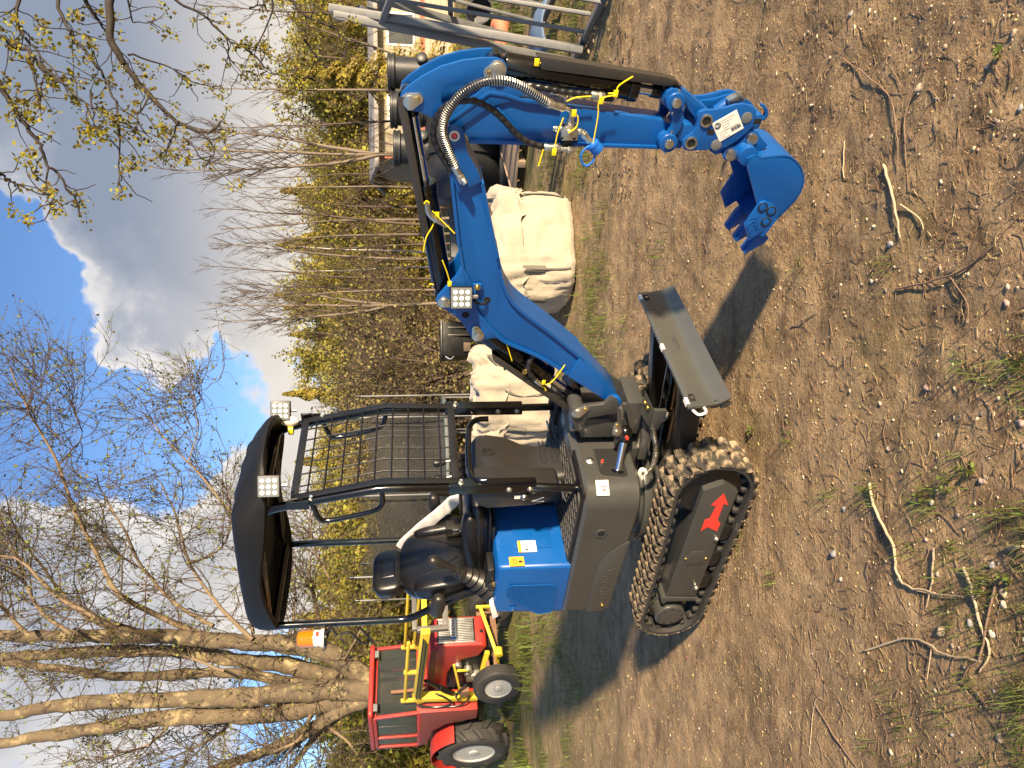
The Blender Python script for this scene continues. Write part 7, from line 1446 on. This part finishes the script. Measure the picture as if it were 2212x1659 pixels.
# sticks, each its own thing
def stick(pts, crp, r, m, label, sub=()):
    P = [Vector(ground(*crp(*p))) for p in pts]
    for q in P: q.z = float(gz(q.x, q.y)) + r * 1.1 + .003
    o0 = P[0]; Q = catmull([p - Vector((o0.x, o0.y, 0)) for p in P], 5)
    for q in Q: q += Vector((random.gauss(0, r * .5), random.gauss(0, r * .5), 0))
    mb = MB().tube(Q, [r, r * .9, r * .5], 7)
    for br in sub:
        B = [Vector(ground(*crp(*p))) for p in br]
        for q in B: q.z = float(gz(q.x, q.y)) + r + .003
        mb.tube(catmull([p - Vector((o0.x, o0.y, 0)) for p in B], 4), [r * .6, r * .3], 6)
    o = mb.build('stick', m, None, 0, angle=70); o.location = (o0.x, o0.y, 0); tag(o, label, 'stick', 'sticks lying on the soil')
stick([(685, 435), (700, 510), (730, 600), (790, 700), (810, 820), (850, 880), (950, 910)], k8, .0055, STICKM, 'long curved pale barked stick pointing at the near track', [[(810, 850), (880, 900), (1070, 925)]])
stick([(950, 715), (940, 850), (910, 975)], k8, .0035, STICKM, 'straight thin straw coloured stick beside the long curved pale stick')
stick([(1075, 800), (1110, 900), (1150, 1050), (1185, 1160), (1150, 1250)], k8, .0045, STICKM, 'bent yellowish stick with a side twig among the grass tufts', [[(1115, 940), (1165, 890)]])
stick([(670, 1155), (860, 1105), (1000, 1170), (1150, 1200)], k8, .004, STICKM, 'pale forked twig crossing the yellowish bent stick', [[(940, 1150), (920, 1280)]])
stick([(1210, 860), (1150, 1170), (1100, 1230), (1060, 1290), (990, 1320)], k8, .0035, STICKR, 'dark red forked twig under the pale forked twig', [[(1060, 1290), (1130, 1330), (1200, 1420)]])
stick([(430, 1600), (450, 1375), (490, 1375)], k8, .0018, STICKM, 'thin straw with a sharp kink at its end'); stick([(455, 1390), (540, 1530), (620, 1659)], k8, .003, STICKR, 'straight red brown twig running from the kinked straw')
stick([(585, 715), (640, 850), (665, 1030)], kb, .0052, STICKM, 'thick short pale stick in front of the bucket', [[(670, 890), (740, 950), (755, 1000)]])
stick([(630, 1260), (860, 1200), (1030, 1110), (1200, 925)], kb, .0034, STICKR, 'long dark rod like branch in front of the bucket', [[(865, 1205), (970, 1330), (955, 1420)]])
stick([(405, 255), (540, 360), (610, 440), (650, 620), (660, 740)], kb, .0024, STICKR, 'long curved thin brown twig beyond the thick pale stick', [[(550, 365), (620, 440)], [(600, 390), (680, 390)]])
stick([(800, 180), (690, 470), (690, 640), (705, 830)], kb, .0022, STICKR, 'thin dark twig with small forks alongside the curved brown twig', [[(705, 820), (770, 870)]])
stick([(180, 1420), (290, 1360)], kb, .003, STICKM, 'short pale stalk lying alone between blade and bucket shadow'); stick([(400, 610), (395, 760), (420, 775)], kb, .0025, STICKM, 'hooked straw lying close to the bucket'); stick([(1270, 710), (1341, 715)], k8, .007, STICKM, 'thick grey stick end beside the grass')
# larger stones one by one
SM = []
for k in range(4):
    mb = MB().ball((0, 0, 0), 1, 12); me = mb.mesh('stone', 0, merge=True)
    for v in me.vertices: n_ = v.co.normalized(); s_ = 1 + .25 * math.sin(3.1 * n_.x + k * 2) * math.cos(2.7 * n_.y + k) + .06 * math.sin(4 * n_.z + 5 * n_.x + k); v.co = Vector((v.co.x * s_, v.co.y * s_ * .8, v.co.z * s_ * .5))
    me.materials.append([mat('pale sandstone', (.38, .29, .19), .8, var=.2, vscale=20), mat('grey stone', (.25, .245, .24), .75, var=.25, vscale=20), mat('pink granite', (.38, .26, .22), .75, var=.25, vscale=30), mat('white quartz', (.46, .41, .32), .7, var=.12, vscale=20)][k]); SM.append(me)
kinds = ['smooth pale sand coloured pebble resting on the soil', 'smooth grey pebble resting on the soil', 'pinkish granite pebble resting on the soil', 'whitish quartz pebble resting on the soil']
big = [(kb(742, 385), .024, 0), (kb(1140, 145), .018, 0), (kb(510, 595), .014, 2), (kb(850, 205), .013, 0), (kb(1143, 470), .016, 1), (kb(620, 1065), .020, 1), (kb(530, 1225), .012, 3), (kb(125, 1255), .013, 0), (kb(1125, 1320), .016, 2), (k8(520, 740), .024, 1), (k8(560, 550), .016, 1), (k8(940, 520), .016, 3), (k8(1320, 180), .018, 2), (k8(1160, 430), .016, 2), (k8(1235, 910), .022, 0), (k8(1185, 790), .017, 1), (k8(975, 1075), .026, 0), (k8(550, 850), .013, 3), (k8(1100, 1040), .018, 1), (k8(1190, 1085), .017, 3), (k8(1230, 960), .018, 3), (k8(925, 30), .018, 2), (k8(1230, 1530), .02, 0), (kb(435, 60), .018, 1), (kb(1030, 290), .012, 3)]
for i in range(45):
    yy = 1.25 * (4.2 / 1.25) ** rg.uniform(); xx = rg.uniform(-.6, .6) * (yy + .6); big.append(((xx, yy), rg.uniform(.005, .010), int(rg.integers(0, 4))))
for p, r, k in big:
    if p[1] < 20 and p[0] < 20: x_, y_ = p
    else: g = ground(*p); x_, y_ = g[0], g[1]
    if math.hypot(x_ + .55, y_ - 3.9) < .75: continue
    o = mkobj('stone', SM[k], None); o.location = (x_, y_, float(gz(x_, y_)) + r * .05); r *= .75; o.scale = (r, r, r); o.rotation_euler = (rg.uniform(-.3, .3), rg.uniform(-.3, .3), rg.uniform(0, 6)); tag(o, kinds[k], 'stone', ['sandstone pebbles', 'grey pebbles', 'granite pebbles', 'quartz pebbles'][k])
